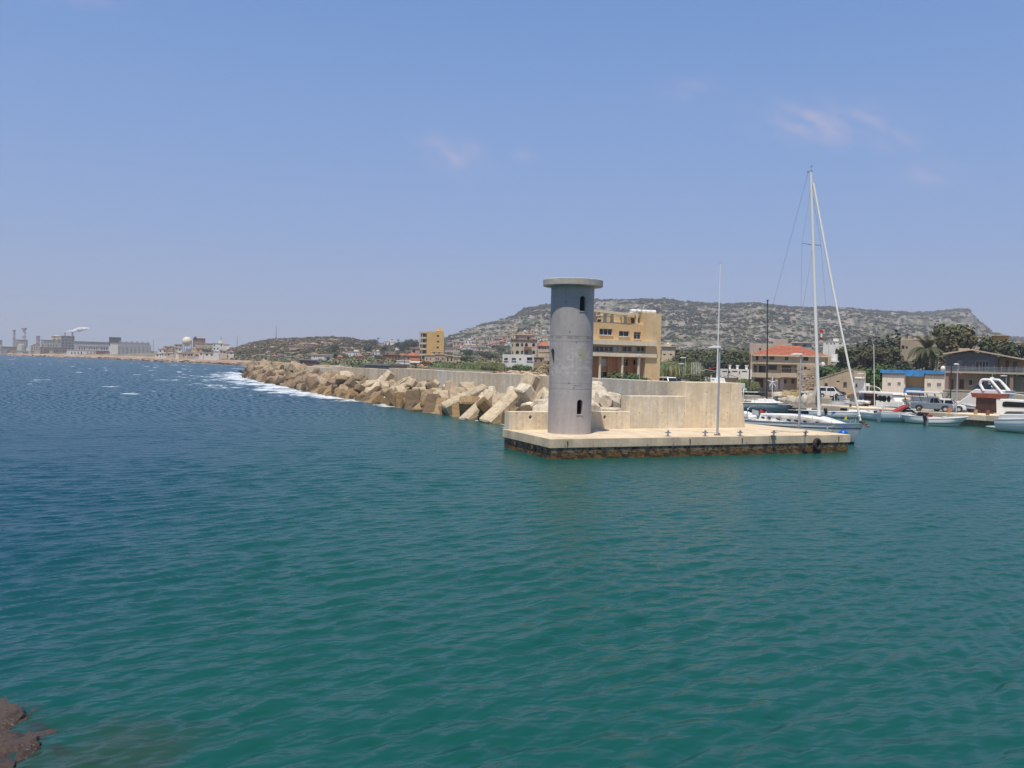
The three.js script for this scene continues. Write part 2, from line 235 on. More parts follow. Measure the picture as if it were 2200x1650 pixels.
// ---------- pier head, sea wall, tower ----------
const concrete = mat([.66, .57, .44], { t: 'c', rough: .92, bump: .012 }), concreteWarm = mat([.68, .58, .435], { t: 'c', rough: .92, bump: .012 }), concreteGrey = mat([.61, .545, .44], { t: 'c', rough: .92, bump: .012 });
{
  const P = thing('pier_head', 'pale concrete pier head with overhanging deck slab and brown waterline', 'pier', V(PB.x, 0, PB.z), TH);
  const deckL = 24.4;
  const slabMat = mat([.58, .48, .355], { t: 'c', rough: .93, bump: .008 });
  // deck slab in the pier's own axes: x = u, z = -v
  const slab = new THREE.Shape(); slab.moveTo(0, 0); for (const [u, v] of [[deckL, 0], [deckL, 30], [15.4, 30], [15.4, 8.0], [.42, 8.0]]) slab.lineTo(u, v);
  const sg = extrude(slab, .52, .03, 2); sg.rotateX(-Math.PI / 2); sg.translate(0, DECK - .55, 0);
  part('deck_slab', new Geo().add(sg), slabMat, P);
  const cais = tex(1024, 256, (u, v) => { // u: 16 m along, v: 1.2 m up; ochre weed band under a dark stained wall with rust and paler formwork patches
    const s = soft(u, v * .25), n = T64(u * 1, v * .4) * .6 + T128(u, v) * .4, edge = .55 + .26 * (soft(u * 4, .2) - .5) + .20 * (T128(u, .6) - .5) + .12 * (T32(u, .3) - .5);
    let c = [.48 + .26 * (s - .5), .415 + .24 * (s - .5), .335 + .22 * (s - .5)];
    const gr = sstep(.5, .62, soft(u * 3, v * .6 + .4)); c = c.map((q, k) => lerp(q, [.60, .55, .47][k], gr * .55));
    const rs = sstep(.56, .66, soft(u * 6 + .2, v * .3)); c = c.map((q, k) => lerp(q, [.26, .13, .07][k], rs * .8));
    const blot = soft(u * 5 + .3, v * .8); if (v < edge) c = [.47 + .26 * (n - .5), .35 + .24 * (n - .5), .19 + .16 * (n - .5)];
    if (v < edge + .05 && v > edge - .03 && n > .5) c = [.55, .46, .30];
    c = c.map((q, k) => lerp(q, [.17, .13, .09][k], .75 * sstep(.5, .62, blot))); if (T128(u, v * .06) > .8) c = c.map(q => q * .7);
    if (v < .10 + .05 * T64(u, .9)) c = [.34, .25, .12];
    return c;
  });
  cais.wrapT = THREE.ClampToEdgeWrapping;
  const cm = new THREE.MeshStandardMaterial({ map: cais, roughness: .9, bumpMap: cais, bumpScale: .03 });
  const cs = new THREE.Shape(); cs.moveTo(.09, .025); for (const [u, v] of [[deckL - .1, .025], [deckL - .1, 29.9], [15.6, 29.9], [15.6, 7.95], [.50, 7.95]]) cs.lineTo(u, v);
  const cg = extrude(cs, 2.73); cg.rotateX(-Math.PI / 2); cg.translate(0, -2, 0);
  const cq = cg.toNonIndexed ? (cg.index ? cg.toNonIndexed() : cg) : cg; uvBox(cq); { const uvA = cq.attributes.uv; for (let i = 0; i < uvA.count; i++) uvA.setXY(i, uvA.getX(i) / 16, (uvA.getY(i) + .12) / .88); }
  part('caisson', cq, cm, P, 'dark stained caisson wall with ochre weed band');
  // beam ends and sockets under the slab
  const rr = rng(4);
  for (let i = 0; i < 12; i++) { const u = 1.6 + i * 1.95 + (rr() - .5) * .9; part('socket', new Geo().box(.08 + rr() * .09, .16 + rr() * .14, .03, u, .50, -.012), rr() < .6 ? mat([.15, .095, .06], { t: 'g' }) : mat([.08, .065, .05], { t: 'g' }), P); }
  for (let i = 0; i < 5; i++) part('socket', new Geo().box(.05, .26, .2, .07, .52, -1.4 - i * 1.3), i % 2 ? M.rust : M.dark, P);
  // rusty cut bolts in the slab edge with streaks of rust
  for (const u of [1.15, 10.3, 14.6, 23.3]) { part('bolt_stub', new Geo().cyl(.045, .045, .12, u, DECK - .18, .03, 8, Math.PI / 2).box(.07, .3, .012, u + .02, DECK - .36, .034), M.rust, P); }
  // low parapet, stepped block and tall end wall stand on one line across the head
  const wall = (name, label, u0, u1, y1, dep, v0 = 7.2, m = concrete, y0 = DECK, batter = 0) => {
    const W = thing(name, label, 'wall', V(PB.x, 0, PB.z), TH);
    return W;
  };
  const W1 = wall('parapet_wall', 'low concrete parapet with two round drain holes behind the round tower');
  { const s = poly([[.46, DECK + .01], [10.15, DECK + .01], [10.15, DECK + 1.22], [.46, DECK + 1.22]]);
    for (const [u, y] of [[2.05, DECK + .86], [8.0, DECK + .84]]) { const h = new THREE.Path(); h.absellipse(u, y, .13, .16, 0, Math.PI * 2); s.holes.push(h); }
    const g = extrude(s, .75, .025, 2, 16); part('wall_face', new Geo().put(g, 0, 0, -7.1 - .75), concrete, W1);
    part('drain_pipe', new Geo().put(new THREE.CylinderGeometry(.135, .135, .74, 16, 1, true), 2.05, DECK + .86, -7.5, Math.PI / 2), M.rust, W1); part('drain_pipe', new Geo().put(new THREE.CylinderGeometry(.135, .135, .74, 16, 1, true), 8.0, DECK + .84, -7.5, Math.PI / 2), M.rust, W1); }
  const W2 = wall('stepped_wall', 'mid height concrete wall step between low parapet and tall end wall');
  part('wall_face', new Geo().put(extrude(poly([[10.19, DECK + .01], [15.05, DECK + .01], [15.05, DECK + 2.36], [10.19, DECK + 2.36]]), 1.2, .03, 2), 0, 0, -7.2 - 1.2), concreteGrey, W2);
  const W3 = wall('end_wall', 'tall battered concrete block ending the sea wall beside the lamp post');
  { const topY = 4.72; const g = extrude(poly([[15.10, DECK + .01], [20.75, DECK + .01], [20.25, topY], [15.10, topY]]), 2.4, .03, 2); part('wall_face', new Geo().put(g, 0, 0, -7.17 - 2.4), concreteWarm, W3);
    part('joint_strip', new Geo().box(.06, topY - DECK - .1, .02, 19.2, (topY + DECK) / 2, -7.125), concreteGrey, W3); }
  // the long sea wall, cast in panels of slightly different concrete
  const W = thing('sea_wall', 'long concrete sea wall of cast panels behind the armour blocks', 'wall', V(PB.x, 0, PB.z), TH);
  const tones = [concreteGrey, concrete, mat([.54, .50, .45], { t: 'c', rough: .92, bump: .012 }), mat([.56, .48, .37], { t: 'c', rough: .92, bump: .012 }), mat([.60, .56, .49], { t: 'c', rough: .92, bump: .012 })];
  let v = 9.7, k = 0; const rw = rng(8);
  while (v < 176) { const L = 4.6 + rw() * 1.6, top = 4.70 - (v > 80 ? .25 : 0) - (v > 120 ? .3 : 0) + (rw() - .5) * .05; part('panel', new Geo().put(extrude(poly([[v, .4], [v + L - .035, .4], [v + L - .035, top], [v, top]]), 1.0, .02, 1), 15.2, 0, 0, 0, Math.PI / 2, 0), v > 60 && rw() < .5 ? tones[3] : tones[(k * 7 + (rw() * 2 | 0)) % 5], W); v += L; k++; }
}
{ // round concrete tower
  const c = pier(3.5, 4.1, DECK), r = 1.44, H = 9.75;
  const T = thing('lighthouse_tower', 'round grey concrete tower with flat disc roof and arched openings', 'tower', c, 0);
  const pr = [[r - .22, 0]]; const out = [[r, 0]];
  for (const y of [2.95, 3.32, 6.08, 6.42]) out.push([r, y - .018], [r - .016, y - .008], [r - .016, y + .008], [r, y + .018]);
  out.push([r, H]);
  const prof = [...pr, ...out, [r - .22, H], [r - .22, 0]].map(p => new THREE.Vector2(p[0], p[1]));
  let shaft = new Brush(mergeVertices((() => { const g = new THREE.LatheGeometry(prof, 96); g.deleteAttribute('uv'); g.deleteAttribute('normal'); return g; })(), 1e-4)); shaft.geometry.computeVertexNormals(); shaft.geometry.setAttribute('uv', new THREE.BufferAttribute(new Float32Array(shaft.geometry.attributes.position.count * 2), 2));
  const ev = new Evaluator(); ev.attributes = ['position', 'normal', 'uv'];
  const arch = (w, h) => { const s = new THREE.Shape(); s.moveTo(-w / 2, 0); s.lineTo(w / 2, 0); s.lineTo(w / 2, h - w / 2); s.absarc(0, h - w / 2, w / 2, 0, Math.PI, false); s.lineTo(-w / 2, 0); return s; };
  const wins = [[.47, 8.08, .42, .98], [-.86, 4.58, .44, 1.02], [.46, 1.32, .42, .98]];  // sine of the angle off the view, sill height, width, height
  for (const [sn, y, w, h] of wins) { const g = extrude(arch(w, h), 1.2, 0, 1, 14); const b = new Brush(g); const a = Math.asin(sn) + Math.atan2(c.x, -c.z) * -1; b.position.set(Math.sin(a) * (r - .75), y, Math.cos(a) * (r - .75)); b.rotation.y = a; b.updateMatrixWorld(); shaft = ev.evaluate(shaft, b, SUBTRACTION); }
  let g = shaft.geometry.index ? shaft.geometry.toNonIndexed() : shaft.geometry; g.clearGroups(); g.deleteAttribute('uv'); g = toCreasedNormals(g, .5);
  { const p = g.attributes.position, uv = new Float32Array(p.count * 2); const ang = []; for (let i = 0; i < p.count; i++) { let a = Math.atan2(p.getX(i), p.getZ(i)); if (i % 3) { while (a - ang > Math.PI) a -= 2 * Math.PI; while (a - ang < -Math.PI) a += 2 * Math.PI; } else { ang.length = 0; ang.push(a); } uv[2 * i] = a / (2 * Math.PI) + .5; uv[2 * i + 1] = p.getY(i) / 10; } g.setAttribute('uv', new THREE.BufferAttribute(uv, 2)); }
  const tt = tex(1024, 1024, (u, v) => { // 9 m round, 10 m up
    const s = soft(u, v), s2 = soft(u * 2 + .2, v * 2 + .7), g = T256(u, v), b = T64(u, v * .1);
    let k = .665 + .13 * (s - .5) + .05 * (g - .5) + .035 * (b - .5);
    const pale = sstep(.52, .68, s2) * sstep(.30, .42, v) * sstep(.72, .58, v); k += .05 * pale; k -= (v * 31 % 1) < .05 ? .014 : 0; k += .02 * (T32(.3, v) - .5);
    const smear = sstep(.6, .75, T32(u * 1, v * 2.2 + .3)) * sstep(.35, .42, v) * sstep(.6, .52, v); k += .05 * smear;
    const band = (sstep(.622, .627, v) - sstep(.638, .645, v)) * sstep(.35, .6, T32(u, .5)); k -= .09 * band;
    for (const [cx, cy] of [[.475, .668], [.525, .60], [.48, .335], [.515, .305], [.56, .52], [.44, .86], [.58, .87]]) { const dx = (u - cx) * 9, dy = (v - cy) * 10; if (dx * dx + dy * dy < .0016) k -= .4; }
    const cr = .3215 + .004 * (T64(u, .1) - .5) * 2 + .003 * (T16(u, .8) - .5); if (u > .513 && u < .565 && Math.abs(v - cr) < .0011 * (1.3 - Math.abs(u - .53) * 12)) k -= .32;
    const yl = sstep(.6, .72, soft(u * 2 + .61, v * 1.5 + .13)) * sstep(.34, .4, v) * sstep(.6, .5, v);
    return [k * 1.0, k * .985, k * (1.0 - .13 * yl)];
  });
  const tm = new THREE.MeshStandardMaterial({ map: tt, roughness: .9, bumpMap: tt, bumpScale: .015, color: C(1, .93, .855) });
  part('shaft', g, tm, T);
  const disc = new THREE.LatheGeometry([[0, H], [1.96, H], [1.99, H + .03], [1.99, H + .40], [1.95, H + .44], [0, H + .44]].map(p => new THREE.Vector2(...p)), 80);
  part('roof_slab', new Geo().add(toCreasedNormals(disc.toNonIndexed(), .6)), mat([.40, .385, .37], { t: 'c', rough: .92, bump: .01 }), T);
  const sill = (i) => { const [sn, y, w] = wins[i]; const a = Math.asin(sn) - Math.atan2(c.x, -c.z); part('sill', new Geo().put(new THREE.BoxGeometry(w + .06, .04, .12), Math.sin(a) * (r - .03), y - .022, Math.cos(a) * (r - .03), 0, a, 0), mat([.5, .48, .46]), T); };
  sill(0); sill(2);
  part('floor', new Geo().cyl(r - .2, r - .2, .02, 0, .012, 0, 40), concreteGrey, T);
}
// ---------- armour blocks on the seaward slope ----------
{
  const r = rng(204);
  const frustum = (l, a, b, n = 8, cham = .16) => { const pts = []; for (let i = 0; i < n; i++) { const t = (i + .5) / n * Math.PI * 2; pts.push(V(Math.cos(t) * a, 0, Math.sin(t) * a), V(Math.cos(t) * b, l - cham, Math.sin(t) * b), V(Math.cos(t) * b * .8, l, Math.sin(t) * b * .8)); } return new ConvexGeometry(pts); };
  const dirs = [V(0, 1, 0), V(Math.sqrt(8 / 9), -1 / 3, 0), V(-Math.sqrt(2 / 9), -1 / 3, Math.sqrt(2 / 3)), V(-Math.sqrt(2 / 9), -1 / 3, -Math.sqrt(2 / 3))];
  const tetra = (l, a, b, n) => { const g = new Geo(); for (const d of dirs) g.add(frustum(l, a, b, n), new THREE.Matrix4().makeRotationFromQuaternion(new THREE.Quaternion().setFromUnitVectors(V(0, 1, 0), d))); return g.build(); };
  const prism = (L, w, h, c, tap) => { const pts = []; for (const s of [-1, 1]) { const k = s > 0 ? tap : 1; for (const [y, z] of [[-h + c, -w], [-h, -w + c], [-h, w - c], [-h + c, w], [h - c, w], [h, w - c], [h, -w + c], [h - c, -w]]) { pts.push(V(s * (L / 2 - c * .8), y * k, z * k), V(s * L / 2, y * k * .78, z * k * .78)); } } const g = new ConvexGeometry(pts); return new Geo().add(g).build(); };
  const boulder = (s, sx, sy, sz) => { const q = rng(s), pts = []; for (let i = 0; i < 22; i++) { const u = q() * 2 - 1, t = q() * 6.283, k = Math.sqrt(1 - u * u), m = .82 + q() * .25; pts.push(V(k * Math.cos(t) * sx * m, u * sy * m, k * Math.sin(t) * sz * m)); } return new Geo().add(new ConvexGeometry(pts)).build(); };
  const shapes = {
    long: [prism(4.7, 1.02, .62, .17, .86), prism(5.1, .92, .72, .18, .8), prism(4.0, 1.15, .68, .2, .9)],
    legged: [tetra(1.62, .86, .58, 8), tetra(1.75, .78, .55, 6), tetra(1.5, .9, .66, 8)],
    squat: [prism(2.4, 1.05, .9, .2, .8), prism(2.8, 1.0, .9, .22, .72), boulder(3, 1.4, 1.1, 1.25)],
    boulder: [boulder(11, 1.7, 1.1, 1.3), boulder(12, 1.5, 1.25, 1.6), boulder(13, 2.0, 1.2, 1.35), boulder(14, 1.3, 1.0, 1.2), boulder(15, 1.8, 1.5, 1.4)],
  };
  const B = (c, b = .05) => mat(c, { t: 'g', rough: .95, bump: b });
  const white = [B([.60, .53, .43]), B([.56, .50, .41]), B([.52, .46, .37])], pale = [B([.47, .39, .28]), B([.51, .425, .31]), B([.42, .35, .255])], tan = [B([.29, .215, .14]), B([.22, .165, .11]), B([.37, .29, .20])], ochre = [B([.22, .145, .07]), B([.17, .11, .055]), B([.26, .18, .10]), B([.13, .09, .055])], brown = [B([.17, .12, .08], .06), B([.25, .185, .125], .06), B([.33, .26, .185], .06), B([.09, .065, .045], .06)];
  const pick = a => a[r() * a.length | 0], info = [];
  const slope = (u, v) => { const e = tab(EDGE, v), t = clamp((u - e) / (15 - e)); return lerp(-.5, v > 150 ? 2.1 : v < 18 ? 1.2 : 1.7, t); };
  function block(kind, u, v, y, rx, ry, rz, m, toneWord, sc = 1) {
    const o = new THREE.Mesh(pick(shapes[kind]), m); o.name = uniq(kind === 'boulder' ? 'boulder' : 'armour_block'); o.castShadow = o.receiveShadow = true;
    o.position.copy(pier(u, v, y)); o.rotation.set(rx, TH + ry, rz); o.scale.setScalar(sc); scene.add(o);
    const t = (u - tab(EDGE, v)) / (15 - tab(EDGE, v)), row = t < .25 ? 'at the waterline' : t < .62 ? 'half way up' : 'against the sea wall';
    const shp = { long: 'long chamfered', legged: 'four-legged', squat: 'squat chamfered', boulder: 'rough rounded' }[kind];
    info.push({ o, row, v, text: kind === 'boulder' ? `${toneWord} rough boulder ${row}` : `${toneWord} ${shp} concrete block ${row}`, cat: kind === 'boulder' ? 'boulder' : 'concrete block' });
    return o;
  }
  const lean = () => (r() - .5) * 1.1;
  for (let v = 9.6; v < 112; v += 1.85) for (let k = 0; k < 3; k++) {
    const e = tab(EDGE, v), u = lerp(e, 14.4, [.06, .42, .80][k] + (r() - .5) * .16), vv = v + (r() - .5) * 1.4;
    if (vv < 9.4 || (vv < 17 && u > 12.2)) continue;
    const far = vv > 80, kind = k === 0 ? (r() < .4 ? 'long' : r() < .6 ? 'squat' : 'legged') : r() < .34 ? 'legged' : r() < .72 ? 'long' : 'squat';
    const [m, w] = k === 0 ? (vv < 20 ? [pick(white), 'whitish'] : [pick(ochre), 'ochre stained']) : vv < 27 || (vv < 46 && r() < .45) ? [pick(white), 'whitish'] : k === 1 ? (r() < (far ? .85 : vv > 45 ? .65 : .3) ? [pick(tan), 'tan'] : [pick(pale), 'pale']) : (r() < (far ? .6 : .2) ? [pick(tan), 'tan'] : [pick(pale), 'pale']);
    const y = slope(u, vv) + (k === 2 ? .5 : .3) + r() * .5 - (kind === 'long' ? 0 : .1);
    if (kind === 'long') block(kind, u, vv, y + .25, (r() - .5) * .5, Math.PI * (r() < .6 ? 0 : .5) + (r() - .5) * 1.3, (r() < .75 ? 1 : -1) * (.3 + r() * .65), m, w, .74 + r() * .22);
    else block(kind, u, vv, y, lean() * 1.4, r() * 6.3, lean() * 1.4, m, w, .74 + r() * .3);
  }
  for (const [k, u, v, y, a] of [['legged', 8.6, 10.6, 2.5, .4], ['squat', 10.0, 10.0, 1.9, 1.2], ['legged', 10.9, 12.4, 2.9, 2.2], ['long', 9.3, 13.2, 2.7, .6], ['squat', 7.4, 10.2, 1.8, .2], ['legged', 5.9, 10.6, 1.7, 1.7], ['squat', 5.0, 10.4, 1.6, .9], ['legged', 11.6, 14.8, 3.0, 3.1], ['squat', 6.6, 12.6, 2.2, 2.0], ['legged', 6.2, 13.4, 1.7, .9]]) block(k, u, v, y, lean(), a, k === 'long' ? .7 : lean(), pick(white), 'whitish', k === 'legged' ? .95 : .9);
  // a few that stand out in the photograph
  block('long', 12.9, 31, 2.75, .25, .3, 1.0, pale[0], 'tall upright pale', .95); block('squat', 13.6, 15.5, 2.3, .4, .7, .8, white[1], 'blunt whitish', .9); block('long', 11.0, 31.5, 1.35, .1, .15, .66, pale[1], 'steeply leaning pale', 1.05); block('long', 10.6, 36.5, 1.1, -.1, .1, .75, pale[0], 'smooth leaning pale', 1.0); block('long', 11.6, 43, 1.7, .2, -.1, .42, pale[2], 'broad leaning pale', 1.05);
  for (let v = 108; v < 250; v += 2.5) for (let k = 0; k < 3; k++) {
    const e = tab(EDGE, v), vv = v + (r() - .5) * 2, u = lerp(e, Math.max(14.5, e + 6), [.05, .42, .85][k] + (r() - .5) * .2), kind = vv < 150 && r() < .4 ? pick(['squat', 'long', 'legged']) : 'boulder';
    const m = k === 0 ? pick([brown[0], brown[3], brown[1]]) : pick([brown[1], brown[2], brown[2], tan[0], brown[0]]);
    block(kind, u, vv, slope(Math.min(u, 15), vv) + .45 + r() * .5 + (k === 2 && vv > 150 ? .5 : 0), lean(), r() * 6.3, lean(), m, k === 0 ? 'dark brown' : 'sandy brown', (.7 + r() * .75));
  }
  const nth = n => n + (n % 100 > 10 && n % 100 < 14 ? 'th' : ['th', 'st', 'nd', 'rd'][n % 10] || 'th');
  for (const row of new Set(info.map(i => i.row))) info.filter(i => i.row === row).sort((a, b) => a.v - b.v).forEach((i, k) => tag(i.o, `${i.text}, ${nth(k + 1)} from the pier head`, i.cat, 'armour blocks on the breakwater slope'));
  // dark rubble core under the blocks
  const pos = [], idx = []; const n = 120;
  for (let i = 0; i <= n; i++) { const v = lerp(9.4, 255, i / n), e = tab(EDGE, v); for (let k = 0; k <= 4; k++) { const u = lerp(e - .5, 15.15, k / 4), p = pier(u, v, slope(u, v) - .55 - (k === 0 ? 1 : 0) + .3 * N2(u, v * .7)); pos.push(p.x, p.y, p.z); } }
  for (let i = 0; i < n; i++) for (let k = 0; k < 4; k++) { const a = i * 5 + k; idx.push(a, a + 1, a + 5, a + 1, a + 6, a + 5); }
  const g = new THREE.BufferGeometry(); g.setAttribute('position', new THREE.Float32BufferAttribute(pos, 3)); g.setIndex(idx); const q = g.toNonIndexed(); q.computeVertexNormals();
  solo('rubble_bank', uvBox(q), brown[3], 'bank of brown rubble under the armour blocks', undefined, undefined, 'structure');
}
// ---------- things on the pier ----------
function lampPost(p, turn, label, H = 5.95, arm = .75, group) {
  const o = thing('street_lamp', label, 'street lamp', p, turn, group);
  part('pole', new Geo().cyl(.055, .085, H, 0, H / 2, 0, 10), M.galv, o);
  part('base_plate', new Geo().base(.42, .03, .42).base(.06, .07, .06, .15, 0, .15).base(.06, .07, .06, -.15, 0, .15).base(.06, .07, .06, .15, 0, -.15).base(.06, .07, .06, -.15, 0, -.15), M.rust, o);
  const h = part('lamp_head', new Geo().put(extrude(poly([[0, -.03], [-arm, -.05], [-arm - .12, .0], [-arm * .6, .09], [0, .06]]), .26, .02), .05, H + .02, -.13), M.white, o);
  part('lens', new Geo().box(arm * .6, .02, .2, -arm * .62 + .05, H - .055, 0), M.frame, h);
  return o;
}
lampPost(onY(1541, 935, DECK + .005), -.1, 'grey lamp post at the front edge of the pier deck');
lampPost(onY(1716, 918.5, DECK + .005), -.1, 'slim grey lamp post on the pier deck beside the white yacht', 5.8);
{ // T-shaped mooring bollards
  let b0 = null; const spots = [[1435, 'farthest from the yacht'], [1515, 'just before the lamp post'], [1590, 'just past the lamp post'], [1662, 'second from the tyre'], [1731, 'above the tyre']];
  for (const [px, w] of spots) {
    const p = onY(px, 937 - (px - 1435) * .004, DECK + .005), lab = 'small T-shaped steel bollard on the pier deck, ' + w;
    if (!b0) { b0 = thing('bollard', lab, 'bollard', p, TH, 'bollards along the pier edge'); part('post', new Geo().cyl(.06, .075, .34, 0, .17, 0, 10), M.steel, b0); part('cross_bar', new Geo().cyl(.045, .045, .42, 0, .24, 0, 8, 0, Math.PI / 2).sph(.085, 0, .35, 0, 1, .7, 1), M.steel, b0); part('base_plate', new Geo().base(.3, .02, .3), M.rust, b0); }
    else dup(b0, p, TH, lab);
  }
  const t = thing('tyre_fender', 'old black tyre hanging on the pier edge near the corner', 'tyre', pier(21.15, -.20, .62), TH + .25);
  t.rotation.x = -.12; part('tread', new Geo().put(new THREE.TorusGeometry(.34, .13, 12, 28), 0, 0, 0), M.rubber, t); part('rope_loop', new Geo().tube([V(-.05, .42, .02), V(-.02, .75, .0), V(.05, .45, -.02)], .015), M.rope, t);
  const chip = onY(1343, 938, DECK + .002); part('chipped_edge', new Geo().base(.5, .012, .22), concreteWarm, thing('concrete_patch', 'pale mortar patch on the pier edge right of the tower', 'patch', chip, TH));
  const rp = thing('mooring_rope', 'pale mooring rope lying slack along the pier deck', 'rope', V(0, 0, 0));
  part('strand', new Geo().tube([onY(1664, 925.5, DECK + .2), onY(1684, 926.5, DECK + .04), onY(1704, 928, DECK + .03), onY(1722, 927.5, DECK + .05), onY(1731, 929, DECK + .25)], .035, 6, 30), M.rope, rp);
}

// ---------- boats ----------
function hull({ L, B, bow, stern, draft = .35, rake = .5, full = .42, transom = .75, vee = .42, N = 20, K = 8 }) {
  const sheer = s => lerp(stern, bow, s * s * .7 + s * .3), hb = s => B / 2 * (s < full ? lerp(transom, 1, Math.sin(s / full * Math.PI / 2)) : Math.pow(Math.max(0, 1 - Math.pow((s - full) / (1 - full), 2.3)), .9));
  const at = (s, t, side, off = 0) => { const y = lerp(-draft, sheer(s), t), z = Math.max(hb(s), .015) * (1 - Math.pow(1 - t, 1.6 / vee)) + off; return V(s * (L - rake) + rake * clamp(y / bow, -.2, 1.1) * sstep(.25, 1, s), y, side * z); };
  const pos = [], idx = [];
  for (const side of [-1, 1]) { const b = pos.length / 3; for (let i = 0; i <= N; i++) for (let k = 0; k <= K; k++) { const p = at(i / N, k / K, side); pos.push(p.x, p.y, p.z); } for (let i = 0; i < N; i++) for (let k = 0; k < K; k++) { const a = b + i * (K + 1) + k, c = a + K + 1; side > 0 ? idx.push(a, c, a + 1, a + 1, c, c + 1) : idx.push(a, a + 1, c, a + 1, c + 1, c); } }
  let g = new THREE.BufferGeometry(); g.setAttribute('position', new THREE.Float32BufferAttribute(pos, 3)); g.setIndex(idx); g.computeVertexNormals();
  const tr = []; for (let k = 0; k <= K; k++) tr.push(at(0, k / K, 1)); const tp = []; for (let k = 0; k < K; k++) { const a = tr[k], b = tr[k + 1]; tp.push(0, a.y, a.z, 0, b.y, b.z, 0, a.y, -a.z, 0, b.y, b.z, 0, b.y, -b.z, 0, a.y, -a.z); }
  const tg = new THREE.BufferGeometry(); tg.setAttribute('position', new THREE.Float32BufferAttribute(tp, 3)); tg.computeVertexNormals();
  const strip = (t0, t1, off, s0 = 0, s1 = 1) => { const gs = []; for (const side of [-1, 1]) { const p = [], ix = []; for (let i = 0; i <= N; i++) { const s = lerp(s0, s1, i / N), a = at(s, t0, side, off), b = at(s, t1, side, off); p.push(a.x, a.y, a.z, b.x, b.y, b.z); } for (let i = 0; i < N; i++) { const a = 2 * i; ix.push(a, a + 1, a + 2, a + 1, a + 3, a + 2); } const q = new THREE.BufferGeometry(); q.setAttribute('position', new THREE.Float32BufferAttribute(p, 3)); q.setIndex(ix); q.computeVertexNormals(); gs.push(q); } const G = new Geo(); gs.forEach(q => G.add(q)); return G; };
  const deck = (drop = .03, s0 = 0, s1 = .985, w = .97) => { const p = [], ix = []; for (let i = 0; i <= N; i++) { const s = lerp(s0, s1, i / N), a = at(s, 1, 1); p.push(a.x, a.y - drop, a.z * w, a.x, a.y - drop + .04, 0, a.x, a.y - drop, -a.z * w); } for (let i = 0; i < N; i++) for (const q of [0, 1]) { const a = 3 * i + q, c = a + 3; ix.push(a, c, a + 1, a + 1, c, c + 1); } const g = new THREE.BufferGeometry(); g.setAttribute('position', new THREE.Float32BufferAttribute(p, 3)); g.setIndex(ix); g.computeVertexNormals(); return new Geo().add(g); };
  const rail = (r, dy = 0) => { const G = new Geo(); for (const side of [-1, 1]) { const pts = []; for (let i = 0; i <= 14; i++) { const q = at(i / 14 * .995, 1, side); q.y += dy; pts.push(q); } G.tube(pts, r, 6, 42); } return G; };
  return { skin: new Geo().add(g).add(tg), strip, deck, rail, at, sheer, hb };
}
const face = (a, b) => Math.atan2(-(b.z - a.z), b.x - a.x); // turn that points +x from a to b
const gelw = M.gel, wood = mat([.10, .032, .018], { rough: .45, t: 'g' }), teak = mat([.30, .19, .11], { rough: .7, t: 'g' }), orange = mat([.27, .075, .035], { rough: .6, t: 'g' }), canvasRed = mat([.32, .04, .03], { rough: .9 });
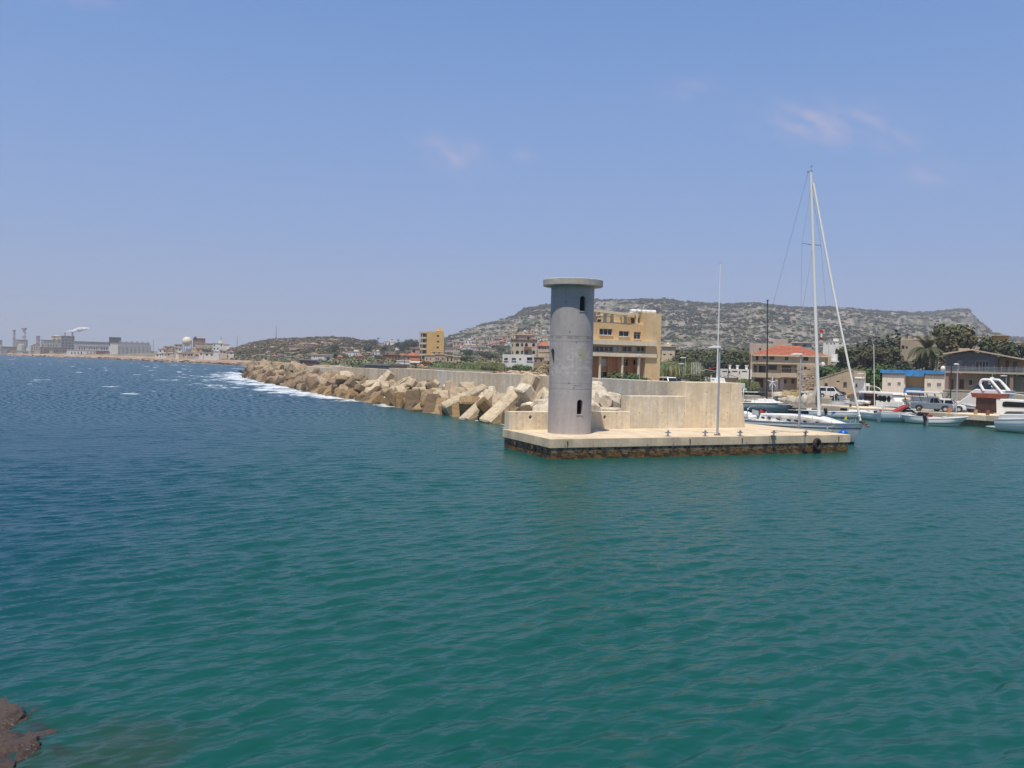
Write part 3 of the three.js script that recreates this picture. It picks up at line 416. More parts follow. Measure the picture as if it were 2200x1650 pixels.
{ // white sailing yacht moored on the harbour side of the pier
  const bowP = V(27.95, 0, -70.2), dir = V(-Math.sin(TH), 0, -Math.cos(TH)), L = 14.2, sternP = bowP.clone().addScaledVector(dir, L);
  const Y = thing('sailing_yacht', 'white sailing yacht with tall mast moored behind the pier', 'yacht', sternP, face(sternP, bowP));
  const h = hull({ L, B: 3.9, bow: 1.72, stern: 1.18, draft: .5, rake: 1.0, full: .38, transom: .78, vee: .33 });
  const hl = part('hull', h.skin, mat([.86, .83, .78], { rough: .35 }), Y);
  part('stripe', h.strip(.80, .845, .012), mat([.10, .11, .13], { rough: .4 }), hl); part('boot_top', h.strip(.02, .32, .012, 0, 1), M.black, hl);
  part('deck', h.deck(), M.gel, Y); part('toe_rail', h.rail(.035, .01), M.chrome, Y);
  // coachroof: a long low wedge fading to the foredeck
  const cr = new THREE.Shape(); cr.moveTo(3.1, 1.15); cr.lineTo(3.2, 1.78); cr.bezierCurveTo(5, 1.92, 8.4, 1.98, 9.6, 1.86); cr.bezierCurveTo(10.8, 1.74, 11.8, 1.58, 12.4, 1.46); cr.lineTo(12.4, 1.3); cr.lineTo(3.1, 1.1);
  const cg = extrude(cr, 1.9, .12, 3, 14); { const p = cg.attributes.position; for (let i = 0; i < p.count; i++) { const x = p.getX(i), k = x > 8 ? lerp(1, .25, sstep(8, 12.6, x)) : 1, tum = 1 - .16 * clamp((p.getY(i) - 1.2) / .8); p.setZ(i, (p.getZ(i) - .95) * k * tum * 1.05); } cg.computeVertexNormals(); }
  const roof = part('coachroof', new Geo().add(toCreasedNormals(cg, .6)), M.gel, Y);
  for (const [x, w] of [[3.55, .4], [4.35, .42], [5.55, .46], [6.85, .46], [7.75, .46], [8.75, .34], [9.9, .3]]) for (const sd of [1, -1]) part('porthole', new Geo().box(w, .16, .06, x, 1.54, sd * (1.01 * (x > 8 ? lerp(1, .25, sstep(8, 12.6, x)) : 1)), 0, 0, -.1), M.glass, Y);
  // mast and rig
  const mx = L - 4.85, top = 22.7, mb = 1.9, mp = (y, dx = 0, dz = 0) => V(mx - 1.3 * (y - mb) / (top - mb) + dx, y, .55 * (y - mb) / (top - mb) + dz);
  const mast = part('mast', new Geo().bar(mp(mb), mp(top), .15, .12, 12), mat([.74, .73, .70], { rough: .4 }), Y);
  part('mast_head', new Geo().box(.5, .1, .14, mp(top).x - .12, top + .03, mp(top).z).cyl(.014, .014, .7, mp(top).x + .05, top + .4, mp(top).z, 5).box(.3, .04, .04, mp(top).x + .1, top + .42, mp(top).z), M.steel, mast);
  const bm = part('boom', new Geo().bar(V(mx - .1, 2.95, 0), V(mx - 4.9, 2.85, .1), .085, .07, 10), M.chrome, Y);
  const sail = new THREE.CylinderGeometry(.22, .30, 4.9, 14, 40, true); sail.rotateZ(Math.PI / 2); { const p = sail.attributes.position; for (let i = 0; i < p.count; i++) { const x = p.getX(i), t = (x + 2.45) / 4.9, k = (.55 + .9 * sstep(0, .35, t)) * (1 + .35 * N3(x * 1.3, p.getY(i) * 2, p.getZ(i) * 2)); let y = p.getY(i) * k, z = p.getZ(i) * k * .8; if (y > 0) y *= 1.25 + 1.6 * Math.pow(t, 5); p.setXYZ(i, mx - 2.55 + x, 3.14 + y + .12 * N2(x * 1.6, 3), z + .05 * N2(x * 3, 8)); } sail.computeVertexNormals(); }
  part('furled_mainsail', new Geo().add(sail), mat([.50, .45, .37], { rough: .95, t: 'g' }), bm);
  for (let i = 0; i < 4; i++) part('lazy_line', new Geo().bar(V(mx - .4 - i * .45, 3.5 + .05 * i, .1 - .06 * i), V(mx - .12, 4.6 - i * .22, 0), .018, .018, 5), M.rope, bm);
  const jibTop = mp(top - 1, .25), jibFoot = V(L - .35, 1.95, 0);
  part('furled_jib', new Geo().add(new THREE.TubeGeometry(new THREE.CatmullRomCurve3([jibTop, jibTop.clone().lerp(jibFoot, .5).add(V(-.12, -.05, 0)), jibFoot]), 40, .085, 8)), mat([.70, .68, .62], { rough: .9 }), Y);
  part('jib_drum', new Geo().cyl(.11, .11, .16, L - .3, 1.85, 0, 10), M.black, Y);
  for (const [y, w] of [[16.5, 1.05], [10.0, 1.45]]) part('spreader', new Geo().bar(mp(y, -.05), mp(y + .06, -.2, w), .045, .028, 6).bar(mp(y, -.05), mp(y + .06, -.2, -w), .045, .028, 6), M.chrome, mast);
  const wire = (a, b) => part('stay', new Geo().bar(a, b, .015, .015, 4), M.steel, Y);
  for (const s of [1, -1]) { wire(V(mx - .25, 1.35, 1.75 * s), mp(10.06, -.2, 1.45 * s)); wire(mp(10.06, -.2, 1.45 * s), mp(16.56, -.2, 1.05 * s)); wire(mp(16.56, -.2, 1.05 * s), mp(21.6)); wire(V(mx - .5, 1.35, 1.7 * s), mp(10)); wire(V(.3, 1.3, .9 * s), V(.95, 5.2, 0)); }
  wire(V(.95, 5.2, 0), mp(top, -.3)); wire(mp(10.06, -.2, 1.45), mp(16.5));
  // spray hood, cockpit clutter, rails
  const hood = new THREE.CylinderGeometry(1.0, 1.0, 1.9, 20, 10, true, 0, Math.PI); hood.rotateX(Math.PI / 2); hood.rotateY(Math.PI / 2); hood.rotateX(0); { const p = hood.attributes.position; for (let i = 0; i < p.count; i++) { let x = p.getX(i), y = Math.abs(p.getY(i)), z = p.getZ(i); const t = (x + .95) / 1.9; p.setXYZ(i, 2.6 + x * 1.0 - .25 * y, 1.42 + y * lerp(1.12, .42, Math.pow(t, 1.6)), z * 1.15); } hood.computeVertexNormals(); }
  const hd = part('spray_hood', new Geo().add(hood), M.navy, Y); part('clear_panel', new Geo().box(.9, .42, .02, 2.7, 1.95, 1.17, 0, 0, -.12), mat([.55, .56, .58], { rough: .15 }), hd);
  part('hood_frame', new Geo().tube([V(1.55, 1.3, 1.15), V(1.35, 2.2, .9), V(1.3, 2.5, 0), V(1.35, 2.2, -.9), V(1.55, 1.3, -1.15)], .03), M.chrome, Y);
  const wc = new Geo(); const rb = rng(5); for (let i = 0; i < 9; i++) wc.sph(.2 + rb() * .14, .8 + rb() * 1.1, 1.36 + rb() * .45, .7 + (rb() - .5) * .9, 1, .8, 1, 8); part('white_fenders', wc, mat([.75, .74, .72], { rough: .6 }), Y);
  part('life_ring', new Geo().put(new THREE.TorusGeometry(.24, .08, 8, 18), .15, 1.75, .9, 0, .8, 0), mat([.42, .09, .06], { rough: .6 }), Y); part('red_bag', new Geo().sph(.3, 2.05, 2.02, -.3, 1.3, .7, 1, 10), mat([.45, .07, .03], { rough: .8 }), Y);
  const rails = new Geo(); for (const s of [1, -1]) { for (let i = 0; i < 9; i++) { const q = h.at(.03 + i * .115, 1, s); rails.bar(V(q.x, q.y, q.z * .96), V(q.x, q.y + .6, q.z * .96), .014, .014, 5); } for (const dy of [.3, .6]) { const pts = []; for (let i = 0; i <= 12; i++) { const q = h.at(.03 + i * .0766, 1, s); pts.push(V(q.x, q.y + dy, q.z * .96)); } rails.tube(pts, .008, 4, 24); } }
  rails.tube([V(L - 1.5, 1.7, .62), V(L - 1.3, 2.3, .58), V(L - .25, 2.35, 0), V(L - 1.3, 2.3, -.58), V(L - 1.5, 1.7, -.62)], .018); part('guard_rail', rails, M.chrome, Y);
  part('anchor', new Geo().bar(V(L - .4, 1.78, 0), V(L + .35, 1.72, 0), .04).box(.4, .05, .34, L + .28, 1.62, 0, 0, 0, -.5).box(.18, .16, .2, L - .05, 1.8, 0), M.rust, Y);
  part('mast_collar', new Geo().cyl(.2, .26, .2, mx, 1.98, 0, 12), M.navy, mast);
  part('hatch', new Geo().box(.6, .06, .55, 10.4, 1.82, 0, 0, 0, -.14), M.glass, Y); part('winch', new Geo().cyl(.08, .1, .18, 3.6, 2.0, .7, 10), M.chrome, Y); part('yellow_buoy', new Geo().cyl(.08, .1, .35, L - 1.6, 2.1, .3, 10), mat([.6, .5, .02], { rough: .6 }), Y);
  const w = p => Y.localToWorld(p); Y.updateMatrixWorld(true);
  const F1 = thing('ball_fender', 'round blue fender hanging at the yacht bow', 'fender', w(V(L - 1.15, .78, .98)), 0); part('ball', new Geo().sph(.37, 0, 0, 0, 1, 1.1, 1, 20), mat([.008, .10, .42], { rough: .35 }), F1); part('eye', new Geo().cyl(.05, .07, .14, 0, .44, 0, 8).bar(V(0, .5, 0), w(V(L - 1.3, 1.62, .62)).sub(F1.position), .012), mat([.01, .06, .3], { rough: .5 }), F1);
  const F2 = thing('mooring_line', 'white bow line from the yacht to the pier', 'rope', V(0, 0, 0)); part('strand', new Geo().tube([w(V(L - 1.5, 1.62, .5)), w(V(L - 2.3, 1.35, 1.2)), pier(24.2, 1.6, DECK + .1)], .022, 5, 20), M.rope, F2);
  // flag under the spreader: red, white and red bands with a green tree
  const fl = thing('flag', 'small red and white flag with a green tree on the yacht rigging', 'flag', w(mp(8.55, -.15, -.55)), face(sternP, bowP) - .5);
  const band = (y0, y1) => { const g = new THREE.PlaneGeometry(.62, y1 - y0, 8, 2); const p = g.attributes.position; for (let i = 0; i < p.count; i++) { const x = p.getX(i) + .31; p.setXYZ(i, x * .8, p.getY(i) + (y0 + y1) / 2 - .25 * x, .09 * Math.sin(x * 9 + p.getY(i) * 2)); } g.computeVertexNormals(); const q = g.clone(); q.translate(0, 0, -.006); return new Geo().add(g).add(q); };
  const red = mat([.50, .02, .025], { rough: .9 }); part('red_band', band(.62, .85), red, fl); part('white_band', band(.23, .62), M.white, fl); part('red_band', band(0, .23), red, fl); part('cedar', new Geo().put(new THREE.ConeGeometry(.11, .26, 5), .2, .38, .05), mat([.02, .14, .04]), fl); part('halyard', new Geo().bar(V(0, -7, 0), V(0, 1.5, 0), .006, .006, 4), M.rope, fl);
}
// a jetty on the far side of the basin
const JA = onY(1690, 866.5, 1.3), JB = onY(2170, 896, 1.3), jd = JB.clone().sub(JA).normalize(), jn = V(jd.z, 0, -jd.x); // jn points away from the camera
const jt = (px, off = 0) => { const r = (px - 1100) / F, a = JA.clone().addScaledVector(jn, off), s = (r * -a.z - a.x) / (jd.x + r * jd.z); return a.addScaledVector(jd, s); }; // a point over the jetty at a column of the photo, off metres back from its edge
{
  const a = JA.clone().addScaledVector(jd, -34), len = a.distanceTo(jt(2215)), turn = face(a, JB);
  const J = thing('jetty', 'long low concrete jetty with parked pickup and moored boats', 'jetty', V(a.x, 0, a.z), turn), n = 14, seg = len / n, side = -1;
  for (let i = 0; i < n; i++) { part('deck_slab', new Geo().put(extrude(poly([[0, .72], [seg - .04, .72], [seg - .04, 1.3], [0, 1.3]]), 5.2, .02, 1), i * seg, 0, -5.2), i % 3 ? mat([.52, .44, .33], { t: 'p', rough: .93 }) : concreteWarm, J); }
  for (let i = 0; i < n; i++) part('wall_block', new Geo().base(seg - .06, 2.7, 4.6, (i + .5) * seg, -2, -2.7), mat([.22 + .03 * (i % 3), .18 + .02 * (i % 3), .12], { t: 'g', rough: .95 }), J);
  for (let i = 0; i < 6; i++) part('bollard', new Geo().cyl(.12, .15, .35, 6 + i * len / 7, 1.47, -.4, 10).cyl(.17, .17, .08, 6 + i * len / 7, 1.66, -.4, 10), M.rust, J);
}
// grey sailing boat with a black mast beyond the end wall
{
  const p = onY(1706, 888.5, 0), q = onY(1573, 883, 0); p.addScaledVector(jn, 0); const L = p.distanceTo(q);
  const G = thing('sailing_boat', 'grey hulled sailing boat with black mast moored at the jetty', 'sailing boat', q, face(q, p)); const h = hull({ L, B: 3.6, bow: 1.5, stern: 1.25, draft: .4, rake: .8, transom: .7 });
  const hh = part('hull', h.skin, mat([.36, .41, .42], { rough: .3, t: 'p' }), G); part('boot_top', h.strip(.05, .27, .012), M.black, hh); part('deck', h.deck(), M.gel, G); part('rub_rail', h.rail(.07), M.white, G);
  part('cabin', new Geo().put(extrude(poly([[L * .32, 1.2], [L * .34, 1.75], [L * .66, 1.72], [L * .74, 1.3]]), 1.9, .08, 2), 0, 0, -.95), M.gel, G); part('arch', new Geo().tube([V(L * .2, 1.3, 1.5), V(L * .2, 3.0, 1.4), V(L * .2, 3.05, 0), V(L * .2, 3.0, -1.4), V(L * .2, 1.3, -1.5)], .06), M.white, G); part('bimini', new Geo().box(2.6, .08, 2.8, L * .27, 2.75, 0), M.gel, G);
  const mx = L * .56; const m = part('mast', new Geo().bar(V(mx, 1.7, 0), V(mx - .3, 15.3, 0), .11, .075, 10), M.black, G); part('mast_head', new Geo().box(.3, .12, .12, mx - .3, 15.35, 0), M.black, m);
  const bm = part('boom', new Geo().bar(V(mx, 2.35, 0), V(mx - 4.6, 2.5, 0), .1, .1, 8), M.black, G); part('sail_cover', new Geo().tube([V(mx - .1, 2.7, 0), V(mx - 1.5, 2.62, 0), V(mx - 3, 2.7, 0), V(mx - 4.5, 2.62, 0)], .19, 10), M.black, bm);
  const wg = part('wind_generator', new Geo().bar(V(L * .63, 1.3, -1.2), V(L * .63, 4.2, -1.2), .05), M.white, G); const bl = new Geo(); for (let i = 0; i < 5; i++) bl.put(new THREE.BoxGeometry(.09, .72, .04).translate(0, .36, 0), L * .63, 4.2, -1.12, 0, .3, i * 1.257); bl.sph(.13, L * .63, 4.2, -1.2); part('rotor', bl, M.white, wg);
  for (const s of [1, -1]) part('stay', new Geo().bar(V(mx, 1.4, 1.6 * s), V(mx - .3, 15.2, 0), .012, .012, 4), M.steel, G); part('guard_rail', h.rail(.015, .55), M.chrome, G);
}
function motorboat(name, label, p0, p1, o) { // p0: waterline at the stern, p1: at the bow
  const L = p0.distanceTo(p1), G = thing(name, label, 'boat', p0, face(p0, p1)), h = hull({ L, B: o.B ?? L * .36, bow: o.bow ?? .95, stern: o.stern ?? .7, draft: .3, rake: o.rake ?? L * .16, transom: .85, vee: .4, N: 14, K: 6 });
  const hh = part('hull', h.skin, o.hull ?? M.gel, G); part('waterline_stripe', h.strip(o.s0 ?? .24, o.s1 ?? .36, .01), o.stripe ?? mat([.05, .08, .09]), hh); part('deck', h.deck(o.drop ?? .06, o.cut ?? 0, .985, .93), o.deck ?? M.gel, G); part('rub_rail', h.rail(.035), o.rail ?? M.white, G);
  return { G, h, L };
}
const outboard = (G, x = -.25, s = 1) => { const m = part('outboard_motor', new Geo().put(new THREE.CapsuleGeometry(.2 * s, .35 * s, 4, 10), x, .85 * s, 0, 0, 0, .15).box(.16 * s, .9 * s, .22 * s, x - .02, .3 * s, 0).box(.3 * s, .06, .3 * s, x - .08, -.05, 0), M.black, G); return m; };
const screen = (G, x, y, w, hgt = .45, m = M.glass) => part('windscreen', new Geo().put(new THREE.BoxGeometry(.03, hgt, w), x, y, 0, 0, 0, .55).put(new THREE.BoxGeometry(.8, hgt * .8, .025), x - .45, y - .05, w / 2, 0, -.12, 0).put(new THREE.BoxGeometry(.8, hgt * .8, .025), x - .45, y - .05, -w / 2, 0, .12, 0), m, G);
{
  const P = (px, py) => onY(px, py, 0);
  { const { G, L } = motorboat('speedboat', 'white speedboat with blue logo moored beyond the yacht mast', P(1778, 897), P(1872, 901), { bow: 1.0, stern: .75, s0: .3, s1: .42, stripe: mat([.45, .47, .5]) }); part('foredeck', new Geo().put(extrude(poly([[L * .42, .8], [L * .5, 1.05], [L * .9, 1.02], [L * .96, .9]]), 1.1, .05), 0, 0, -.55), M.gel, G); part('logo', new Geo().box(.5, .18, .01, L * .14, .72, L * .178, 0, .1, 0), mat([.02, .09, .35]), G); screen(G, L * .45, 1.15, 1.1, .35); outboard(G); }
  { const { G, L } = motorboat('inflatable_boat', 'small dark blue dinghy tied between the yacht and the jetty', P(1702, 889), P(1768, 894), { bow: .7, stern: .55, hull: M.navy, deck: M.white, stripe: M.white }); part('seat', new Geo().box(.35, .08, 1.1, L * .4, .55, 0), M.white, G); part('console', new Geo().base(.4, .6, .5, L * .55, .5, 0), M.gel, G); outboard(G); }
  { const { G, L } = motorboat('motorboat', 'white motorboat with dark green waterline left of the grey cabin boat', P(1862, 901), P(1905, 906), { bow: .95, stern: .85, stripe: mat([.02, .06, .05]), s0: .05, s1: .4, B: 1.9 }); part('seat', new Geo().base(.6, .4, .9, L * .25, .8, 0), M.white, G); outboard(G, -.1, .9); part('engine_cover', new Geo().base(.5, .35, .8, L * .55, .85, 0), M.black, G); }
  { const { G, L } = motorboat('cabin_boat', 'pale blue hulled cabin boat with dark red canvas over its frame', P(1888, 905.5), P(1971, 908), { bow: 1.25, stern: 1.15, hull: mat([.42, .52, .56], { rough: .3 }), deck: M.gel, B: 2.0, s0: .85, s1: .95, stripe: M.white }); part('canvas', new Geo().put(extrude(poly([[L * .36, 1.25], [L * .68, 2.05], [L * .72, 2.05], [L * .48, 1.2]]), 1.5, .02), 0, 0, -.75), canvasRed, G); part('windscreen', new Geo().put(extrude(poly([[L * .58, 1.2], [L * .7, 1.9], [L * .9, 1.22]]), 1.3, .02), 0, 0, -.65), M.glass, G); part('windscreen_frame', new Geo().bar(V(L * .7, 1.93, .68), V(L * .92, 1.22, .68), .03).bar(V(L * .7, 1.93, .68), V(L * .45, 1.2, .75), .03).bar(V(L * .66, 1.55, .69), V(L * .84, 1.55, .69), .02), M.white, G); part('rail', new Geo().tube([V(.1, 1.2, .8), V(.15, 1.9, .7), V(.15, 1.9, -.7), V(.1, 1.2, -.8)], .025), M.white, G); part('red_fender', new Geo().sph(.16, .05, 1.35, .6), mat([.5, .1, .12]), G); part('fender', new Geo().cyl(.06, .06, .4, L * .45, .8, 1.04, 8), M.white, G); }
  { const { G, L } = motorboat('bowrider', 'white bowrider with black windscreens moored before the pickup', P(2012, 912), P(1934, 907.5), { bow: .95, stern: .8, stripe: mat([.06, .07, .08]), s0: .25, s1: .33 }); const s = screen(G, L * .5, 1.12, 1.2, .5, M.black); part('windscreen', new Geo().put(new THREE.BoxGeometry(.05, .5, 1.1), L * .28, 1.05, 0, 0, 0, .5), M.black, G); part('seat', new Geo().base(.5, .35, .9, L * .2, .75, 0), mat([.25, .05, .05]), G); part('rail', new Geo().tube([V(L * .6, .95, .6), V(L * .8, 1.2, .4), V(L * .95, 1.2, 0), V(L * .8, 1.2, -.4), V(L * .6, .95, -.6)], .02), M.chrome, G); part('fender', new Geo().cyl(.06, .06, .35, L * .45, .6, .93, 8), M.white, G); }
  { const { G, L } = motorboat('open_boat', 'white open boat with large black outboard motor in front of the jetty', P(1990, 914), P(2080, 917), { bow: 1.15, stern: .78, rake: 1.1, drop: .25, stripe: mat([.10, .12, .13]), s0: .5, s1: .58, B: 1.9 }); outboard(G, -.18, 1.05); part('seat', new Geo().box(.4, .1, 1.4, L * .3, .7, 0).box(.4, .1, 1.3, L * .55, .75, 0), M.white, G); part('console', new Geo().base(.35, .55, .5, L * .42, .55, 0), M.frame, G); part('blue_can', new Geo().base(.3, .3, .3, .1, .55, -.4), mat([.03, .25, .5]), G); }
  { const { G, L } = motorboat('motor_cruiser', 'white motor cruiser with swim platform at the edge of the view', P(2152, 926), P(2262, 936), { bow: 1.75, stern: 1.25, B: 2.6, s0: .70, s1: .75, stripe: mat([.45, .5, .55]) }); part('swim_platform', new Geo().box(1.3, .1, 2.1, -.4, .42, 0), M.gel, G); part('cabin', new Geo().put(extrude(poly([[.4, 1.2], [.6, 1.75], [L * .6, 1.9], [L * .8, 1.4]]), 1.9, .08, 2), 0, 0, -.95), M.gel, G); part('cockpit_cover', new Geo().put(extrude(poly([[.7, 1.75], [1.2, 2.1], [L * .5, 2.15], [L * .58, 1.9]]), 1.6, .05), 0, 0, -.8), mat([.10, .11, .12], { rough: .8 }), G); }
  // boats lying behind the jetty
  const back = (px, d) => jt(px, 5.2 + d).setY(0);
  { const a = back(1864, 3), b = back(1953, 2.4); const { G, L } = motorboat('cabin_cruiser', 'white cabin cruiser with rounded windows and brown wooden aft cabin', a, b, { bow: 1.55, stern: 1.3, B: 3.0, deck: M.gel });
    part('wheelhouse', new Geo().put(extrude(poly([[L * .42, 1.2], [L * .40, 3.0], [L * .74, 2.95], [L * .84, 2.1], [L * .90, 1.4]]), 2.3, .06, 2), 0, 0, -1.15), M.gel, G); for (const [x, w] of [[.47, .9], [.57, .8], [.68, .55]]) { const s = new THREE.Shape(); s.absellipse(0, 0, w / 2, .4, 0, Math.PI * 2); part('window', new Geo().put(extrude(s, .04, 0, 1, 10), L * x, 2.4, 1.21), M.glass, G); }
    part('aft_cabin', new Geo().base(L * .34, 1.9, 2.2, L * .22, 1.15, 0), wood, G); for (let i = 0; i < 4; i++) part('window', new Geo().box(.42, .6, .05, L * .1 + i * L * .08, 2.3, 1.11), M.glass, G); part('cabin_roof', new Geo().put(extrude(poly([[-.3, 3.08], [L * .8, 3.02], [L * .78, 3.2], [-.3, 3.25]]), 2.7, .04), 0, 0, -1.35), M.gel, G); part('roof_rail', new Geo().tube([V(0, 3.2, 1.2), V(.4, 3.9, 1.15), V(L * .42, 3.8, 1.15), V(L * .5, 3.25, 1.15)], .045), M.white, G); for (let i = 0; i < 6; i++) part('bulwark_panel', new Geo().box(.62, .7, .04, L * .42 + i * .7, 1.75, 1.22), M.gel, G); }
  { const a = back(2040, 4.5), b = back(1936, 3.5); const { G, L } = motorboat('fishing_boat', 'white fishing boat with long canopy and dark wheelhouse doorway', a, b, { bow: 1.7, stern: 1.4, B: 3.2 }); part('wheelhouse', new Geo().base(L * .34, 1.5, 2.0, L * .56, 1.35, 0), mat([.5, .55, .58], { rough: .4 }), G); part('door', new Geo().base(.9, 1.35, .05, L * .68, 1.4, 1.02), teak, G); part('canopy', new Geo().put(extrude(poly([[L * .12, 3.35], [L * .8, 3.4], [L * .82, 3.52], [L * .1, 3.5]]), 2.6, .03), 0, 0, -1.3), M.gel, G); for (const x of [.14, .3, .46, .62, .78]) for (const q of [1.2, -1.2]) part('canopy_post', new Geo().bar(V(L * x, 1.6, q), V(L * x + .5, 3.4, q), .04), mat([.14, .08, .06]), G); part('lower_roof', new Geo().box(L * .55, .1, 2.4, L * .62, 2.9, 0), M.gel, G); part('bow_rail', new Geo().tube([V(L * .7, 1.8, 1.0), V(L * .85, 2.3, .7), V(L * .97, 2.4, 0), V(L * .85, 2.3, -.7), V(L * .7, 1.8, -1.0)], .03), M.white, G); }
  { const a = back(2182, 4.0), b = back(2036, 3.2); const { G, L } = motorboat('motor_yacht', 'white flybridge motor yacht with radar arch behind the wooden boat', a, b, { bow: 2.6, stern: 1.7, B: 3.7 }); part('saloon', new Geo().put(extrude(poly([[L * .1, 1.5], [L * .12, 3.3], [L * .58, 3.4], [L * .72, 2.5], [L * .82, 2.1]]), 2.8, .1, 2), 0, 0, -1.4), M.gel, G); part('saloon_window', new Geo().put(extrude(poly([[L * .52, 2.62], [L * .56, 3.15], [L * .63, 3.0], [L * .70, 2.6]]), .04), 0, 0, 1.5), M.glass, G); part('flybridge', new Geo().put(extrude(poly([[L * .1, 3.4], [L * .08, 4.0], [L * .5, 4.05], [L * .62, 3.45]]), 2.8, .08, 2), 0, 0, -1.4), M.gel, G); part('flybridge_screen', new Geo().put(extrude(poly([[L * .42, 4.05], [L * .40, 4.7], [L * .5, 4.62], [L * .56, 4.05]]), 2.2, .02), 0, 0, -1.1), mat([.03, .05, .11], { rough: .15 }), G);
    part('radar_arch', new Geo().add(new THREE.TubeGeometry(new THREE.CatmullRomCurve3([V(L * .10, 3.5, 1.45), V(L * .22, 4.6, 1.4), V(L * .30, 5.25, 1.3), V(L * .42, 5.25, 1.3), V(L * .44, 4.7, 1.35), V(L * .38, 3.9, 1.45)], false, 'catmullrom', .2), 36, .17, 8)).add(new THREE.TubeGeometry(new THREE.CatmullRomCurve3([V(L * .10, 3.5, -1.45), V(L * .22, 4.6, -1.4), V(L * .30, 5.25, -1.3), V(L * .42, 5.25, -1.3), V(L * .44, 4.7, -1.35), V(L * .38, 3.9, -1.45)], false, 'catmullrom', .2), 36, .17, 8)).box(.5, .14, 2.6, L * .34, 5.28, 0), M.gel, G); part('radar_dome', new Geo().cyl(.22, .26, .22, L * .34, 5.5, 0, 12).cyl(.02, .02, .7, L * .36, 5.7, .5, 5), M.white, G); part('bimini', new Geo().box(1.5, .07, 2.2, L * .36, 4.95, 0), M.navy, G); }
  { const a = back(2160, .9), b = back(2078, .6); const { G, L } = motorboat('wooden_boat', 'dark red wooden cabin boat with orange roof edge against the jetty', a, b, { bow: 1.75, stern: 1.5, B: 2.2, hull: wood, deck: teak, rail: wood, stripe: canvasRed }); part('cabin', new Geo().base(L * .56, 1.9, 1.8, L * .38, 1.4, 0), mat([.06, .025, .018], { rough: .5, t: 'g' }), G); part('cabin_roof', new Geo().put(extrude(poly([[.1, 3.2], [L * .74, 3.2], [L * .78, 3.65], [.0, 3.65]]), 2.2, .05), 0, 0, -1.1), orange, G); for (let i = 0; i < 5; i++) part('window', new Geo().box(.36, .75, .05, L * .14 + i * .52, 2.85, .91), i % 2 ? M.white : M.glass, G); for (const x of [.5, .62]) part('life_ring', new Geo().put(new THREE.TorusGeometry(.28, .08, 8, 18), L * x, 1.85, 1.0), mat([.6, .6, .58]), G); part('door', new Geo().base(.7, 1.7, .05, L * .16, 1.45, .91), wood, G); }
  { const a = back(2222, 1.3), b = back(2146, 1.0); const { G, L } = motorboat('house_boat', 'white passenger boat with dark curved window and panelled bulwark', b, a, { bow: 1.5, stern: 1.4, B: 2.8, hull: mat([.50, .54, .56], { rough: .4 }) }); part('cabin', new Geo().put(extrude(poly([[.4, 1.4], [.3, 3.05], [L * .95, 3.0], [L, 1.4]]), 2.3, .08, 2), 0, 0, -1.15), M.gel, G); part('window', new Geo().put(extrude(poly([[.95, 2.3], [1.0, 2.75], [1.3, 2.85], [L * .9, 2.82], [L * .9, 2.25], [1.2, 2.2]]), .05), 0, 0, 1.22), M.glass, G); for (let i = 0; i < 6; i++) part('bulwark_panel', new Geo().box(.52, .6, .04, 1.0 + i * .6, 1.7, 1.26), M.gel, G); part('mast_rail', new Geo().tube([V(.3, 3.0, 1), V(.4, 3.6, .9), V(L * .9, 3.5, .9), V(L * .95, 3.0, 1)], .04), M.white, G); }
  { const a = back(1792, 1.6), b = back(1828, 1.4); const { G, L } = motorboat('sport_boat', 'white sport boat with grey wraparound screen behind the yacht mast', a, b, { bow: 1.9, stern: 1.7, B: 2.0 }); screen(G, L * .5, 2.2, 1.5, .7, mat([.16, .18, .20], { rough: .15 })); part('dark_cover', new Geo().put(extrude(poly([[L * .1, 1.75], [L * .2, 2.5], [L * .42, 2.55], [L * .46, 1.8]]), 1.5, .04), 0, 0, -.75), M.black, G); part('roll_bar', new Geo().tube([V(L * .3, 1.8, .8), V(L * .26, 2.7, .7), V(L * .26, 2.7, -.7), V(L * .3, 1.8, -.8)], .04), M.white, G); }
  { const a = back(1826, 1.8), b = back(1872, 1.5); const { G, L } = motorboat('sport_boat', 'white sport boat with dark red side stripe beside the jib foot', a, b, { bow: 1.95, stern: 1.6, B: 2.1, stripe: canvasRed, s0: .6, s1: .85 }); screen(G, L * .42, 2.15, 1.5, .65, mat([.16, .18, .20], { rough: .15 })); part('foredeck', new Geo().put(extrude(poly([[L * .45, 1.7], [L * .5, 2.0], [L * .88, 1.95], [L * .95, 1.8]]), 1.3, .05), 0, 0, -.65), M.gel, G); }
  { const a = back(1700, 1.4), b = back(1758, 1.2); const { G, L } = motorboat('work_boat', 'low grey work boat tied behind the jetty near the black mast', a, b, { bow: 1.6, stern: 1.4, B: 2.2, hull: mat([.30, .33, .34]), stripe: M.white, s0: .8, s1: .95 }); part('wheelhouse', new Geo().base(1.6, 1.5, 1.5, L * .6, 1.4, 0), mat([.62, .60, .55]), G); part('window', new Geo().box(1.2, .5, .04, L * .6, 2.4, .77), M.glass, G); }
  { const { G, L } = motorboat('rowing_boat', 'small white rowing boat between the speedboat and the blue dinghy', P(1742, 893), P(1790, 896), { bow: .75, stern: .6, drop: .2, B: 1.4, stripe: mat([.05, .12, .3]) }); for (const x of [.25, .5, .75]) part('thwart', new Geo().box(.2, .06, 1.0, L * x, .55, 0), teak, G); }
